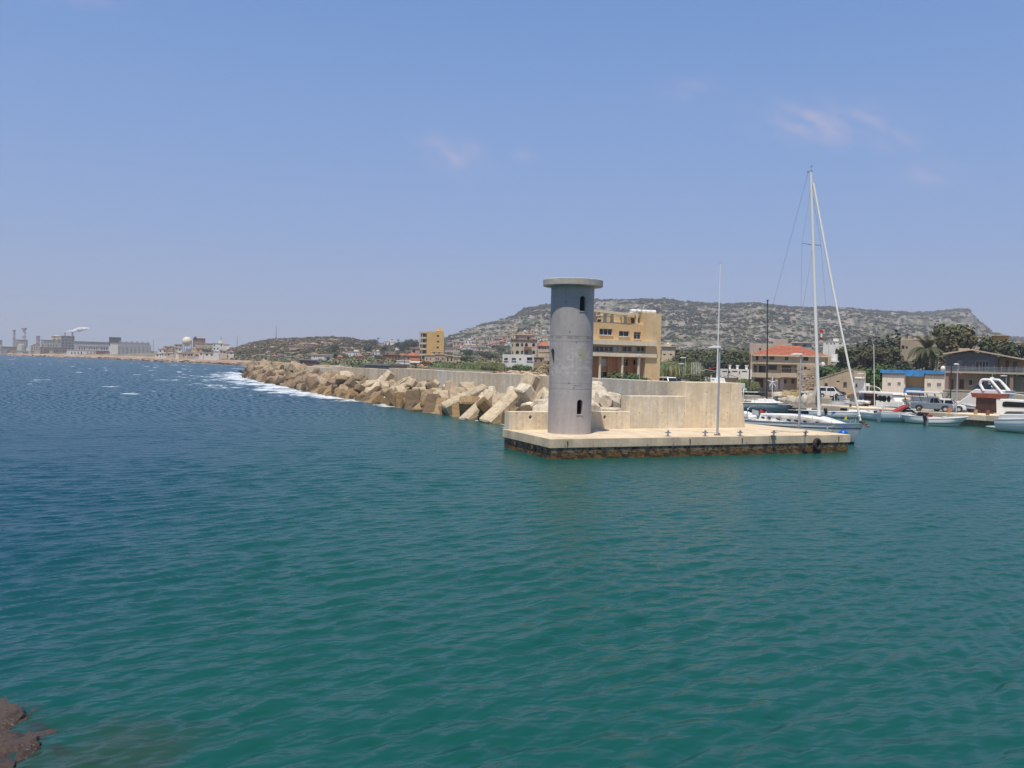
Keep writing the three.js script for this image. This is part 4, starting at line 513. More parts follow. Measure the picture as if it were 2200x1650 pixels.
  // a thin mast of a boat lying behind the jetty
  { const a = back(1893, 1.2), b = back(1868, 1.0); const { G, L } = motorboat('sailing_dinghy', 'small white sailing dinghy with a thin bare mast behind the jetty', a, b, { bow: 1.3, stern: 1.1, B: 1.6 }); part('mast', new Geo().bar(V(L * .5, 1.2, 0), V(L * .5 + .4, 9.6, 0), .055, .04, 8), M.white, G); part('boom', new Geo().bar(V(L * .5, 2, 0), V(.1, 2.1, 0), .04), M.white, G); }
}
// vehicles
function car(name, label, p, turn, col, o = {}) {
  const L = o.L ?? 4.6, H = o.H ?? 1.6, W = o.W ?? 1.75, G = thing(name, label, o.cat ?? 'car', p, turn), paint = mat(col, { rough: .3, metal: o.metal ?? .1 }), belt = H * .58;
  const prof = o.pickup ? [[-L / 2, .42], [-L / 2, belt], [-L * .06, belt], [-L * .045, belt], [L * .22, belt], [L * .46, belt * .94], [L / 2, belt * .78], [L / 2, .4]] : o.van ? [[-L / 2, .4], [-L / 2, belt * 1.05], [L * .38, belt * 1.02], [L * .47, belt * .8], [L / 2, .5], [L / 2, .38]] : [[-L / 2, .42], [-L / 2, belt * .95], [-L * .4, belt], [L * .25, belt], [L * .46, belt * .88], [L / 2, belt * .7], [L / 2, .38]];
  const body = extrude(poly(prof), W - .12, .06, 2); part('body', new Geo().put(body, 0, 0, -(W - .12) / 2), paint, G);
  const cab = o.pickup ? [[-L * .08, belt], [-L * .05, H], [L * .13, H], [L * .25, belt]] : o.van ? [[-L * .48, belt], [-L * .47, H], [L * .22, H], [L * .38, belt]] : [[-L * .42, belt], [-L * .33, H], [L * .1, H], [L * .26, belt]];
  part('cabin', new Geo().put(extrude(poly(cab), W - .42, .08, 2), 0, 0, -(W - .42) / 2), paint, G);
  const cx0 = cab[1][0], cx1 = cab[2][0], b0 = cab[0][0], b1 = cab[3][0];
  for (const s of [1, -1]) for (const [x0, x1, y0, y1] of [[lerp(b0, cx0, .3) + .1, lerp(cx0, cx1, .48), 0, 0], [lerp(cx0, cx1, .54), lerp(cx1, b1, .55) - .05, 0, 0]]) part('side_window', new Geo().put(extrude(poly([[x0, belt + .06], [x0 + (x0 < -.1 ? .1 : 0), H - .1], [Math.min(x1, cx1), H - .1], [x1, belt + .06]]), .02), 0, 0, s > 0 ? W / 2 - .12 : -W / 2 + .10), M.glass, G);
  part('windscreen', new Geo().put(new THREE.BoxGeometry(.02, Math.hypot(b1 - cx1, H - belt) * .8, W - .4), (b1 + cx1) / 2 + .09, (H + belt) / 2 + .03, 0, 0, 0, Math.atan2(b1 - cx1, H - belt)), M.glass, G);
  for (const x of [-L * .31, L * .32]) for (const s of [1, -1]) { const w = part('wheel', new Geo().put(new THREE.CylinderGeometry(.34, .34, .2, 20), x, .34, s * (W / 2 - .08), Math.PI / 2), M.rubber, G); part('rim', new Geo().put(new THREE.CylinderGeometry(.19, .2, .04, 14), x, .34, s * (W / 2 + .025), Math.PI / 2), M.galv, w); part('wheel_arch', new Geo().put(new THREE.TorusGeometry(.40, .05, 6, 16, Math.PI), x, .36, s * (W / 2 - .005)), M.black, G); }
  for (const s of [1, -1]) { part('headlight', new Geo().box(.05, .14, .34, L / 2 + .04, belt * .62, s * (W / 2 - .3)), M.chrome, G); part('tail_light', new Geo().box(.05, .2, .16, -L / 2 - .05, belt * .75, s * (W / 2 - .18)), mat([.35, .02, .015], { rough: .3 }), G); }
  part('bumper', new Geo().box(.16, .2, W - .05, L / 2 + .06, .46, 0), M.chrome, G); part('bumper', new Geo().box(.14, .18, W - .05, -L / 2 - .05, .46, 0), M.steel, G);
  if (o.pickup) part('cargo_bed', new Geo().box(L * .38, .05, W - .3, -L * .28, belt + .04, 0), M.black, G);
  return G;
}
{
  const p = jt(2003, 2.1).setY(1.305); car('pickup_truck', 'silver pickup truck parked on the jetty between boats', p, -.42, [.23, .26, .29], { pickup: true, L: 4.5, H: 1.72, metal: .3, cat: 'pickup truck' });
  car('white_hatchback', 'small white car parked behind the pickup on the jetty', jt(2038, 3.9).setY(1.305), -.5, [.74, .73, .70], { L: 3.8, H: 1.5 });
  lampPost(jt(2056, 2.6).setY(1.31), .6, 'tall grey lamp post on the jetty beside the flybridge yacht', 5.7, .6);
}

{ // gear lying along the quay and the jetty
  const r = rng(91), nets = [[1838, 'brown net heap at the annex door', [.12, .07, .05]], [1848, 'dark net heap beside the brown one', [.03, .03, .035]], [1858, 'blue net heap on the quay', [.02, .06, .16]], [1868, 'dark red net heap by the cabin cruiser', [.16, .045, .04]], [1880, 'grey brown net heap at the end of the row', [.10, .08, .07]], [1690, 'tan sack heap before the red roof house', [.34, .26, .16]], [1706, 'yellow brown rope heap on the quay', [.30, .22, .08]], [1648, 'brown timber and net heap under the black mast', [.14, .10, .07]], [1672, 'pale tarpaulin heap near the black mast', [.48, .42, .36]], [1722, 'small dark heap beside the tan one', [.06, .05, .045]]];
  for (const [px, l, c] of nets) { const q = at(px, 856, 149), s = .7 + r() * .5, g = new THREE.IcosahedronGeometry(1, 3), a = g.attributes.position; for (let k = 0; k < a.count; k++) { const n = 1 + .35 * fbm3(a.getX(k) * 1.8 + px, a.getY(k) * 1.8, a.getZ(k) * 1.8, 3); a.setXYZ(k, a.getX(k) * n * s * 1.25, Math.max(-.15, a.getY(k) * n * s * .8), a.getZ(k) * n * s); } g.deleteAttribute('uv'); g.deleteAttribute('normal'); const m = mergeVertices(g, 1e-4); m.computeVertexNormals(); const o = solo('net_heap', uvBox(m), mat(c, { rough: 1, t: 'g', bump: .06 }), l, 'net', 'gear heaps along the quay'); o.position.set(q.x, 1.5, q.z); }
  [[1900, 1.2, 'white barrel on the jetty left of the pickup', [.6, .6, .58]], [1952, .9, 'blue barrel on the jetty by the cabin boat', [.03, .10, .3]], [2040, 1.0, 'orange barrel on the jetty by the lamp post', [.5, .16, .05]], [2098, .8, 'tan barrel on the jetty before the wooden boat', [.4, .3, .18]], [2124, .8, 'rusty barrel on the jetty beside the tan one', [.22, .10, .05]]].forEach(([px, off, l, c]) => { const B = thing('barrel', l, 'barrel', jt(px, off).setY(1.305), 0, 'barrels on the jetty'); part('drum', new Geo().cyl(.2, .2, .55, 0, .275, 0, 16).cyl(.21, .21, .03, 0, .18, 0, 16).cyl(.21, .21, .03, 0, .37, 0, 16), mat(c, { rough: .6, t: 'g' }), B); part('lid', new Geo().cyl(.185, .185, .02, 0, .56, 0, 16), mat(c, { rough: .5 }), B); });
}
// ---------- buildings round the harbour ----------
function facade(pxL, dL, pxR, dR) { // a vertical plane that stands dL and dR metres off at two columns of the photo
  const A = at(pxL, hz(pxL), dL), B = at(pxR, hz(pxR), dR), a = V(A.x, 0, A.z), b = V(B.x, 0, B.z), dir = b.clone().sub(a).normalize(), n = V(-dir.z, 0, dir.x), turn = face(a, b);
  return { A: a, turn, q(px, py, z = 0) { const r = ray(px, py), o = a.clone().addScaledVector(n, z), t = o.clone().sub(camera.position).dot(n) / r.dot(n), p = r.multiplyScalar(t).add(camera.position); return [p.clone().sub(a).dot(dir), p.y]; }, rect([x0, y0, x1, y1], z = 0) { const m = (y0 + y1) / 2, c = (x0 + x1) / 2; return [this.q(x0, m, z)[0], this.q(c, y1, z)[1], this.q(x1, m, z)[0], this.q(c, y0, z)[1]]; } };
}
const fc = (px0, px1, d, tw = 0) => { const al = Math.atan(((px0 + px1) / 2 - 1100) / F) + tw, w = (px1 - px0) / 2 / F * d; return facade(px0, d + w * Math.sin(al), px1, d - w * Math.sin(al)); }; // a plane that faces the camera, turned tw more
const archPath = (x0, y0, x1, y1) => { const s = new THREE.Path(), r = (x1 - x0) / 2; s.moveTo(x0, y0); s.lineTo(x1, y0); s.lineTo(x1, y1 - r); s.absarc((x0 + x1) / 2, y1 - r, r, 0, Math.PI, false); s.lineTo(x0, y0); return s; };
const rectPath = (x0, y0, x1, y1) => { const s = new THREE.Path(); s.moveTo(x0, y0); s.lineTo(x1, y0); s.lineTo(x1, y1); s.lineTo(x0, y1); s.lineTo(x0, y0); return s; };
const K = { white: [.80, .78, .73], cream: [.66, .54, .38], beige: [.54, .44, .32], pink: [.58, .44, .36], yellow: [.62, .40, .16], gold: [.60, .35, .11], brown: [.20, .12, .08], grey: [.42, .41, .40], stone: [.46, .37, .27], lilac: [.60, .56, .60], tile: [.40, .13, .075], rust: [.30, .15, .09], concrete: [.47, .43, .38], blue: [.04, .25, .62] };
const wm = (k, t = 'p') => mat(Array.isArray(k) ? k : K[k], { t, rough: .92 });
const shutter = mat([.60, .59, .55], { rough: .6 }), doorMat = mat([.13, .075, .045], { rough: .7, t: 'g' }), clear = new THREE.MeshPhysicalMaterial({ color: C(.55, .6, .62), roughness: .04, transmission: 1, thickness: 0, ior: 1.5 });
// one walled block: front panel with real openings, core behind it; openings: [px0, py0, px1, py1, kind]
function block(b, G, m, r, depth, opens = [], o = {}) {
  const z = o.z ?? 0, [x0, y0a, x1, y1] = b.rect(r, z), y0 = y0a - (o.sink ?? 0), t = o.t ?? .28, s = poly([[x0, y0], [x1, y0], [x1, y1], [x0, y1]]), g = new Geo(), made = [];
  for (const [a, bb, c, d, k] of opens) { let [u0, v0, u1, v1] = b.rect([a, bb, c, d], z); u0 = Math.max(u0, x0 + .05); u1 = Math.min(u1, x1 - .05); v0 = Math.max(v0, y0 + .05); v1 = Math.min(v1, y1 - .05); if (u1 - u0 < .1 || v1 - v0 < .1) continue; s.holes.push(k === 'a' ? archPath(u0, v0, u1, v1) : rectPath(u0, v0, u1, v1)); made.push([u0, v0, u1, v1, k]); }
  const room = made.length && depth > 3.2 ? 2.4 : 0; // rooms with depth behind the openings
  g.put(extrude(s, t), 0, 0, z - t); g.base(x1 - x0 - .004, y1 - y0 - .004, depth - t - room, (x0 + x1) / 2, y0 + .002, z - t - room - (depth - t - room) / 2 - .001);
  if (room) { for (const x of [x0 + .127, x1 - .127]) g.base(.25, y1 - y0 - .008, room - .002, x, y0 + .004, z - t - room / 2); g.base(x1 - x0 - .52, .2, room - .004, (x0 + x1) / 2, y1 - .21, z - t - room / 2); const fl = Math.max(1, Math.round((y1 - y0 - (o.sink ?? 0)) / 3.3)); for (let i = 1; i < fl; i++) g.base(x1 - x0 - .52, .18, room - .004, (x0 + x1) / 2, y0 + (o.sink ?? 0) + (y1 - y0 - (o.sink ?? 0)) * i / fl, z - t - room / 2); }
  const W = part(o.name ?? 'wall', g, m, G);
  for (const [u0, v0, u1, v1, k] of made) {
    const w = u1 - u0, h = v1 - v0, cx = (u0 + u1) / 2, zz = z - t + .03;
    const win = part(k === 'o' ? 'door' : 'window', new Geo().base(w - .004, h - .004, .04, cx, v0 + .002, zz), k === 's' ? shutter : k === 'o' ? doorMat : room ? clear : M.glass, G);
    if (k === 'g' || k === 'G') { const f = new Geo(), n = k === 'G' ? Math.max(2, Math.round(w / .9)) : w > 1.1 ? 2 : 1; f.base(w, .07, .06, cx, v0 + .003, zz + .04).base(w, .07, .06, cx, v1 - .073, zz + .04).base(.07, h, .06, u0 + .037, v0, zz + .04).base(.07, h, .06, u1 - .037, v0, zz + .04); for (let i = 1; i < n; i++) f.base(.05, h - .14, .05, lerp(u0, u1, i / n), v0 + .07, zz + .04); if (h > 1.1) f.base(w - .1, .05, .05, cx, v0 + h * .66, zz + .042); part('frame', f, M.frame, win); part('sill', new Geo().base(w + .2, .06, .2, cx, v0 - .065, z + .08), shutter, win); }
    if (k === 's') { const f = new Geo(); for (let i = 0; i < 4; i++) f.base(w - .02, .03, .03, cx, v0 + h * (i + .5) / 4, zz + .03); part('slat', f, M.frame, win); }
  }
  return { x0, y0, x1, y1, z, depth, W };
}
const slab = (b, G, m, d, over = .25, h = .22, name = 'roof') => part(name, new Geo().base(d.x1 - d.x0 + 2 * over, h, d.depth + 2 * over, (d.x0 + d.x1) / 2, d.y1 + .004, d.z - d.depth / 2), m, G);
function parapet(G, m, d, h = .7) { const w = d.x1 - d.x0, t = .2; part('parapet', new Geo().base(w, h, t, (d.x0 + d.x1) / 2, d.y1 + .002, d.z - t / 2).base(w, h, t, (d.x0 + d.x1) / 2, d.y1 + .002, d.z - d.depth + t / 2).base(t, h - .004, d.depth - 2 * t, d.x0 + t / 2, d.y1 + .002, d.z - d.depth / 2).base(t, h - .004, d.depth - 2 * t, d.x1 - t / 2, d.y1 + .002, d.z - d.depth / 2), m, G); }
function hip(G, m, d, rise, over = .5, name = 'roof', run = .5) { const x0 = d.x0 - over, x1 = d.x1 + over, z0 = d.z + over, z1 = d.z - d.depth - over, k = Math.min((x1 - x0) * run, (z0 - z1) / 2), zm = (z0 + z1) / 2, y = d.y1 + .01, a = [[x0, y, z0], [x1, y, z0], [x1, y, z1], [x0, y, z1]], e = [x0 + k, y + rise, zm], f = [x1 - k, y + rise, zm], P = []; const tri = (...q) => q.forEach(v => P.push(...v)); tri(a[0], a[1], f); tri(a[0], f, e); tri(a[1], a[2], f); tri(a[2], a[3], e); tri(a[2], e, f); tri(a[3], a[0], e); tri(a[0], a[2], a[1]); tri(a[0], a[3], a[2]); const g = new THREE.BufferGeometry(); g.setAttribute('position', new THREE.Float32BufferAttribute(P, 3)); g.computeVertexNormals(); const R = part(name, uvBox(g), m, G); const rows = Math.min(10, Math.max(3, Math.round(rise / .28))), bt = new Geo(); for (let i = 1; i < rows; i++) { const q = i / rows, xa = lerp(x0, e[0], q), xb = lerp(x1, f[0], q), zf = lerp(z0, zm, q), yy = y + rise * q; bt.box(xb - xa, .05, .12, (xa + xb) / 2, yy + .03, zf); } part('tile_course', bt, m, R); return R; }
const house = (name, label, b, cat = 'house', group) => thing(name, label, cat, b.A, b.turn, group);

{ // the large yellow office building behind the sea wall
  const b = facade(1182, 143, 1421, 150), G = house('office_building', 'large yellow office building with pergola roof behind the sea wall', b, 'building'), gold = wm([.70, .48, .25]), pale = wm([.74, .64, .48]);
  const mainD = 8, win = [[1288, 706, 1316, 720, 'G'], [1330, 711, 1352, 723, 'G'], [1362, 713, 1377, 729, 'G']];
  const up = block(b, G, gold, [1236, 694, 1386, 733], mainD, win);
  // end block, taller and standing forward
  const eb = block(b, G, wm([.72, .53, .30]), [1387, 673, 1419, 836], mainD, [], { z: .9 });
  for (let i = 0; i < 5; i++) { const [x, y] = b.q(1372 + i * 10, 669, .5); part('roof_tank', new Geo().cyl(.32, .32, 1.15, x, eb.y1 + .35, -1.2, 12, 0, Math.PI / 2), M.white, G); }
  // projecting pale slab bands above and below the ribbon window
  const band = (r, z, m) => { const [x0, y0, x1, y1] = b.rect(r, z); part('balcony_band', new Geo().base(x1 - x0, y1 - y0, z + mainD, (x0 + x1) / 2, y0, (z - mainD) / 2), m, G); };
  band([1234, 731, 1412, 741], 1.5, pale); band([1234, 758, 1411, 766], 1.2, pale);
  const rib = []; for (let i = 0; i < 17; i++) { const x = 1239.5 + i * 9.9; rib.push([x, 744, x + 9.0, 756, [8, 9, 12].includes(i) ? 's' : 'g']); }
  block(b, G, gold, [1238, 741.5, 1408, 757.6], mainD - 1, rib, { z: .35 });
  // recessed ground storeys behind round columns
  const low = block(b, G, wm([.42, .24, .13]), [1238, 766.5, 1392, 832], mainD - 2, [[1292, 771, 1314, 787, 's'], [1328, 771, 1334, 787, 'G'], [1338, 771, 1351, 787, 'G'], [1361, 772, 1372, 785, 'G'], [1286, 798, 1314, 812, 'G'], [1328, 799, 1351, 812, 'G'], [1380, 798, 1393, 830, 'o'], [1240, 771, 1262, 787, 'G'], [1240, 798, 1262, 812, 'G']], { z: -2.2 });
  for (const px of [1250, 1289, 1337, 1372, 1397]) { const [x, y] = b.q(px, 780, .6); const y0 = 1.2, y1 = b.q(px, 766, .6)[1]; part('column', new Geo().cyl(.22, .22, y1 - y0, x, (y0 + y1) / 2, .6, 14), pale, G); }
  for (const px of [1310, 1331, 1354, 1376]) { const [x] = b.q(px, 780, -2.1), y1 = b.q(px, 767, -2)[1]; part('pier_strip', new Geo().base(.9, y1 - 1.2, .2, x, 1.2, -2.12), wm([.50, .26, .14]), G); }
  // roof pergola: curved pale beam on posts, boxes and walls behind
  const pr = new Geo(); { const pts = [[1238, 667], [1256, 666], [1278, 667], [1310, 671], [1330, 673], [1352, 675], [1366, 672]].map(([x, y]) => { const [u, v] = b.q(x, y, .4); return V(u, v, .4); }); const cv = new THREE.CatmullRomCurve3(pts); for (let i = 0; i < 24; i++) { const p = cv.getPoint(i / 24), q = cv.getPoint((i + 1) / 24); const l = p.distanceTo(q); pr.put(new THREE.BoxGeometry(l + .02, .42, 1.3), (p.x + q.x) / 2, (p.y + q.y) / 2, -.2, 0, 0, Math.atan2(q.y - p.y, q.x - p.x)); } } part('pergola_beam', pr, pale, G);
  for (const px of [1240, 1258, 1277, 1300, 1315, 1344, 1367]) { const [x, y1] = b.q(px, 672, -.6); part('pergola_post', new Geo().base(.4, y1 - up.y1, .4, x, up.y1, -.6), pale, G); }
  for (let i = 0; i < 7; i++) { const px = 1240 + i * 19, [x, y] = b.q(px, 677, -2); part('pergola_rafter', new Geo().base(.22, .3, 6, x, y, -3.2), pale, G); }
  block(b, G, wm([.66, .50, .28]), [1280, 683, 1310, 694], 5, [[1284, 686, 1292, 692, 'd']], { z: -1.8 }); block(b, G, wm([.66, .50, .28]), [1318, 680, 1344, 694], 5, [], { z: -2.4 }); block(b, G, wm([.50, .33, .14]), [1348, 682, 1372, 695], 5, [[1356, 684, 1365, 695, 'o']], { z: -1.6 }); part('roof', new Geo().base(up.x1 - up.x0 - .1, .15, mainD - .1, (up.x0 + up.x1) / 2, up.y1 + .004, -mainD / 2 - .1), pale, G);
}
{ // red-roofed house on the quay
  const b = fc(1612, 1776, 171.5), G = house('red_roof_house', 'cream three storey house with orange red tile roof beside the basin', b), cr = wm([.55, .46, .33]), tile = mat(K.tile, { rough: .8, t: 'g' });
  const u = block(b, G, cr, [1615, 763, 1774, 783], 12, [[1624, 765, 1630, 774, 'd'], [1639, 764, 1646, 771, 'd'], [1653, 764, 1664, 773, 'd'], [1686, 764, 1694, 774, 'd'], [1726, 766, 1737, 775, 'd']]);
  hip(G, tile, u, 1.95, .45, 'roof', .36); part('eaves', new Geo().base(u.x1 - u.x0 + .9, .25, 12.9, (u.x0 + u.x1) / 2, u.y1 - .26, -6), wm('cream'), G);
  const fl = block(b, G, cr, [1616, 783.3, 1710, 811], 10, [[1620, 785, 1626, 800, 'd'], [1650, 783.6, 1669, 795, 'd'], [1680, 785, 1700, 804, 'o'], [1630, 786, 1645, 803, 'd']], { z: -1.6 });
  const bal = (r, z) => { const [x0, y0, x1, y1] = b.rect(r, z); part('balcony', new Geo().base(x1 - x0, y1 - y0, .16, (x0 + x1) / 2, y0, z).base(x1 - x0, .18, z + 1.5, (x0 + x1) / 2, y0, (z - 1.5) / 2), cr, G); }; bal([1616, 801, 1678, 811], .9); bal([1677, 801, 1712, 811], 1.1);
  { const [x0, , x1] = b.rect([1679, 790, 1711, 801], 1.1), y = b.q(1695, 801, 1.1)[1]; const g = new Geo(); for (let i = 0; i <= 9; i++) g.base(.03, .85, .03, lerp(x0, x1, i / 9), y, 1.1); g.base(x1 - x0, .05, .05, (x0 + x1) / 2, y + .85, 1.1); part('balcony_rail', g, M.steel, G); }
  block(b, G, wm([.50, .42, .31]), [1614, 811.4, 1711, 846], 10, [[1622, 813, 1640, 832, 'o'], [1683, 815, 1690, 824, 'd'], [1700, 814, 1707, 824, 'd']], { z: -1.2, sink: 1 });
  for (const [px, m] of [[1653, M.white], [1664, M.white], [1676, wm('lilac')]]) { const [x0, y0, x1, y1] = b.rect([px, 811.5, px + 8, 838], -.9); part('shop_shutter', new Geo().base(x1 - x0, y1 - y0, .12, (x0 + x1) / 2, y0, -1.0), m, G); }
  const st = block(b, G, wm(K.stone), [1712, 783.3, 1757, 850], 10, [[1727, 788, 1733, 794, 'd'], [1728, 811, 1733, 816, 'd'], [1741, 826, 1748, 837, 'd']], { z: .25, sink: 1, name: 'stone_wall' });
  // individual rough stones on the stone wall
  const r = rng(62), ms = [wm([.50, .40, .29]), wm([.42, .33, .24]), wm([.55, .45, .34]), wm([.36, .28, .21])], sg = [new THREE.BoxGeometry(.62, .34, .12), new THREE.BoxGeometry(.45, .3, .12), new THREE.BoxGeometry(.78, .36, .12)]; sg.forEach(g => uvBox(g));
  for (let y = st.y0 + 1.3; y < st.y1 - .3; y += .42) for (let x = st.x0 + .4 + r() * .3; x < st.x1 - .4; x += .78) { if (r() < .25) continue; const q = part('stone', sg[r() * 3 | 0], ms[r() * 4 | 0], G); q.position.set(x + (r() - .5) * .2, y, st.z + .05); q.rotation.z = (r() - .5) * .12; }
  part('water_tank', new Geo().cyl(.7, .7, 1.3, u.x1 + 1.6, u.y1 - .2, -4, 14).base(2.4, .2, 3, u.x1 + 1.3, u.y1 - 1.1, -4), M.white, G); const ext = block(b, G, cr, [1774.5, 766, 1785, 784], 8, [], { z: -2 });
  part('satellite_dish', new Geo().sph(.4, u.x1 - .5, u.y1 - 1.6, .3, 1, 1, .3, 10), M.white, G);
}
{ // low stone building with sloping gable and a white annex
  const b = fc(1758, 1862, 164.5), G = house('stone_storehouse', 'low tan stone storehouse with sloping roof line and white annex', b, 'building'), m = wm(K.stone); const p = (px, py) => b.q(px, py), s = new THREE.Shape(); const pts = [[1758, 856], [1833, 856], [1833, 797], [1820, 796], [1790, 806], [1758, 815]].map(([x, y]) => p(x, y)); s.moveTo(...pts[0]); pts.slice(1).forEach(q => s.lineTo(...q));
  const wins = [[1772, 823, 1778, 831], [1812, 821, 1819, 834], [1797, 818, 1804, 821]]; for (const r of wins) s.holes.push(rectPath(...b.rect(r))); part('wall', new Geo().put(extrude(s, .35), 0, 0, -.35), m, G); const [x0, y0, x1, y1] = b.rect([1759, 817, 1832, 856]); part('core', new Geo().base(x1 - x0, y1 - y0, 7, (x0 + x1) / 2, y0, -3.86), m, G); for (const r of wins) { const [a, c, d, e] = b.rect(r), w = part('window', new Geo().base(d - a, e - c, .05, (a + d) / 2, c, -.3), M.glass, G); part('frame', new Geo().base(.06, e - c, .05, (a + d) / 2, c, -.25).base(d - a, .06, .05, (a + d) / 2, c, -.25), M.frame, w); }
  const a = [p(1757, 815), p(1790, 805), p(1820, 795), p(1834, 796.5)]; for (let i = 0; i < 3; i++) { const [xa, ya] = a[i], [xb, yb] = a[i + 1]; part('roof_sheet', new Geo().put(new THREE.BoxGeometry(Math.hypot(xb - xa, yb - ya) + .1, .16, 8), (xa + xb) / 2, (ya + yb) / 2 + .05, -3.9, 0, 0, Math.atan2(yb - ya, xb - xa)), wm([.42, .36, .28]), G); }
  const an = block(b, G, M.white, [1834, 800, 1859, 856], 6, [[1838, 824, 1842, 832, 'g']], { z: .3, sink: .5 }); block(b, G, wm(K.stone), [1834, 797, 1859, 815], .2, [], { z: .56, name: 'upper_band' }); part('awning', new Geo().box(1.6, .08, 1.4, (an.x0 + an.x1) / 2, an.y1 - 1.0, 1.1, .15, 0, 0), M.frame, G); block(b, G, M.white, [1859.4, 824, 1868, 852], 4, [[1861, 828, 1866, 850, 'o']], { z: .1 });
}
{ // cream building with blue fascia
  const b = fc(1893, 2030, 166), G = house('harbour_office', 'cream single storey building with bright blue roof fascia', b, 'building'), m = wm([.84, .75, .66]);
  const a = block(b, G, m, [1895, 800, 1945, 857], 9, [[1907, 822, 1914, 832, 's'], [1928, 821, 1935, 832, 's']]), c = block(b, G, m, [1986, 801, 2029, 860], 9, [[1992, 823, 2000, 835, 's'], [2013, 823, 2022, 838, 's']]), mid = block(b, G, wm([.68, .50, .27]), [1945.2, 804, 1985.8, 858], 7.4, [[1953, 824, 1959, 832, 's'], [1970, 824, 1977, 832, 's']], { z: -1.5 });
  const fas = (r, z) => { const [x0, y0, x1, y1] = b.rect(r, z); part('roof_fascia', new Geo().base(x1 - x0, y1 - y0, z + 8.5, (x0 + x1) / 2, y0, (z - 8.5) / 2), mat(K.blue, { rough: .6, t: 'g' }), G); }; fas([1891, 794.5, 1943.8, 801], .35); fas([1944, 795, 1985, 808.5], .55); fas([1985.2, 796, 2030, 803], .36); for (const r of [[1896, 803, 1944, 806], [1986, 804.5, 2028, 807.5]]) { const [x0, y0, x1, y1] = b.rect(r, .06); part('cornice', new Geo().base(x1 - x0, y1 - y0, .12, (x0 + x1) / 2, y0, .06), wm('grey'), G); }
  const sg = thing('notice_board', 'blue and white notice board on the cream harbour building', 'sign', b.A, b.turn), [x0, y0, x1, y1] = b.rect([1942, 834, 1985, 846], .4); part('board', new Geo().base(x1 - x0, y1 - y0, .06, (x0 + x1) / 2, y0, .4), mat([.03, .16, .42]), sg); part('white_strip', new Geo().base((x1 - x0) * .7, .18, .02, (x0 + x1) / 2, y0 + .45, .445), M.white, sg); part('post', new Geo().base(.08, y0 + .5 - 1.3, .08, x0 + .3, 1.3, .34).base(.08, y0 + .5 - 1.3, .08, x1 - .3, 1.3, .34), M.steel, sg);
}
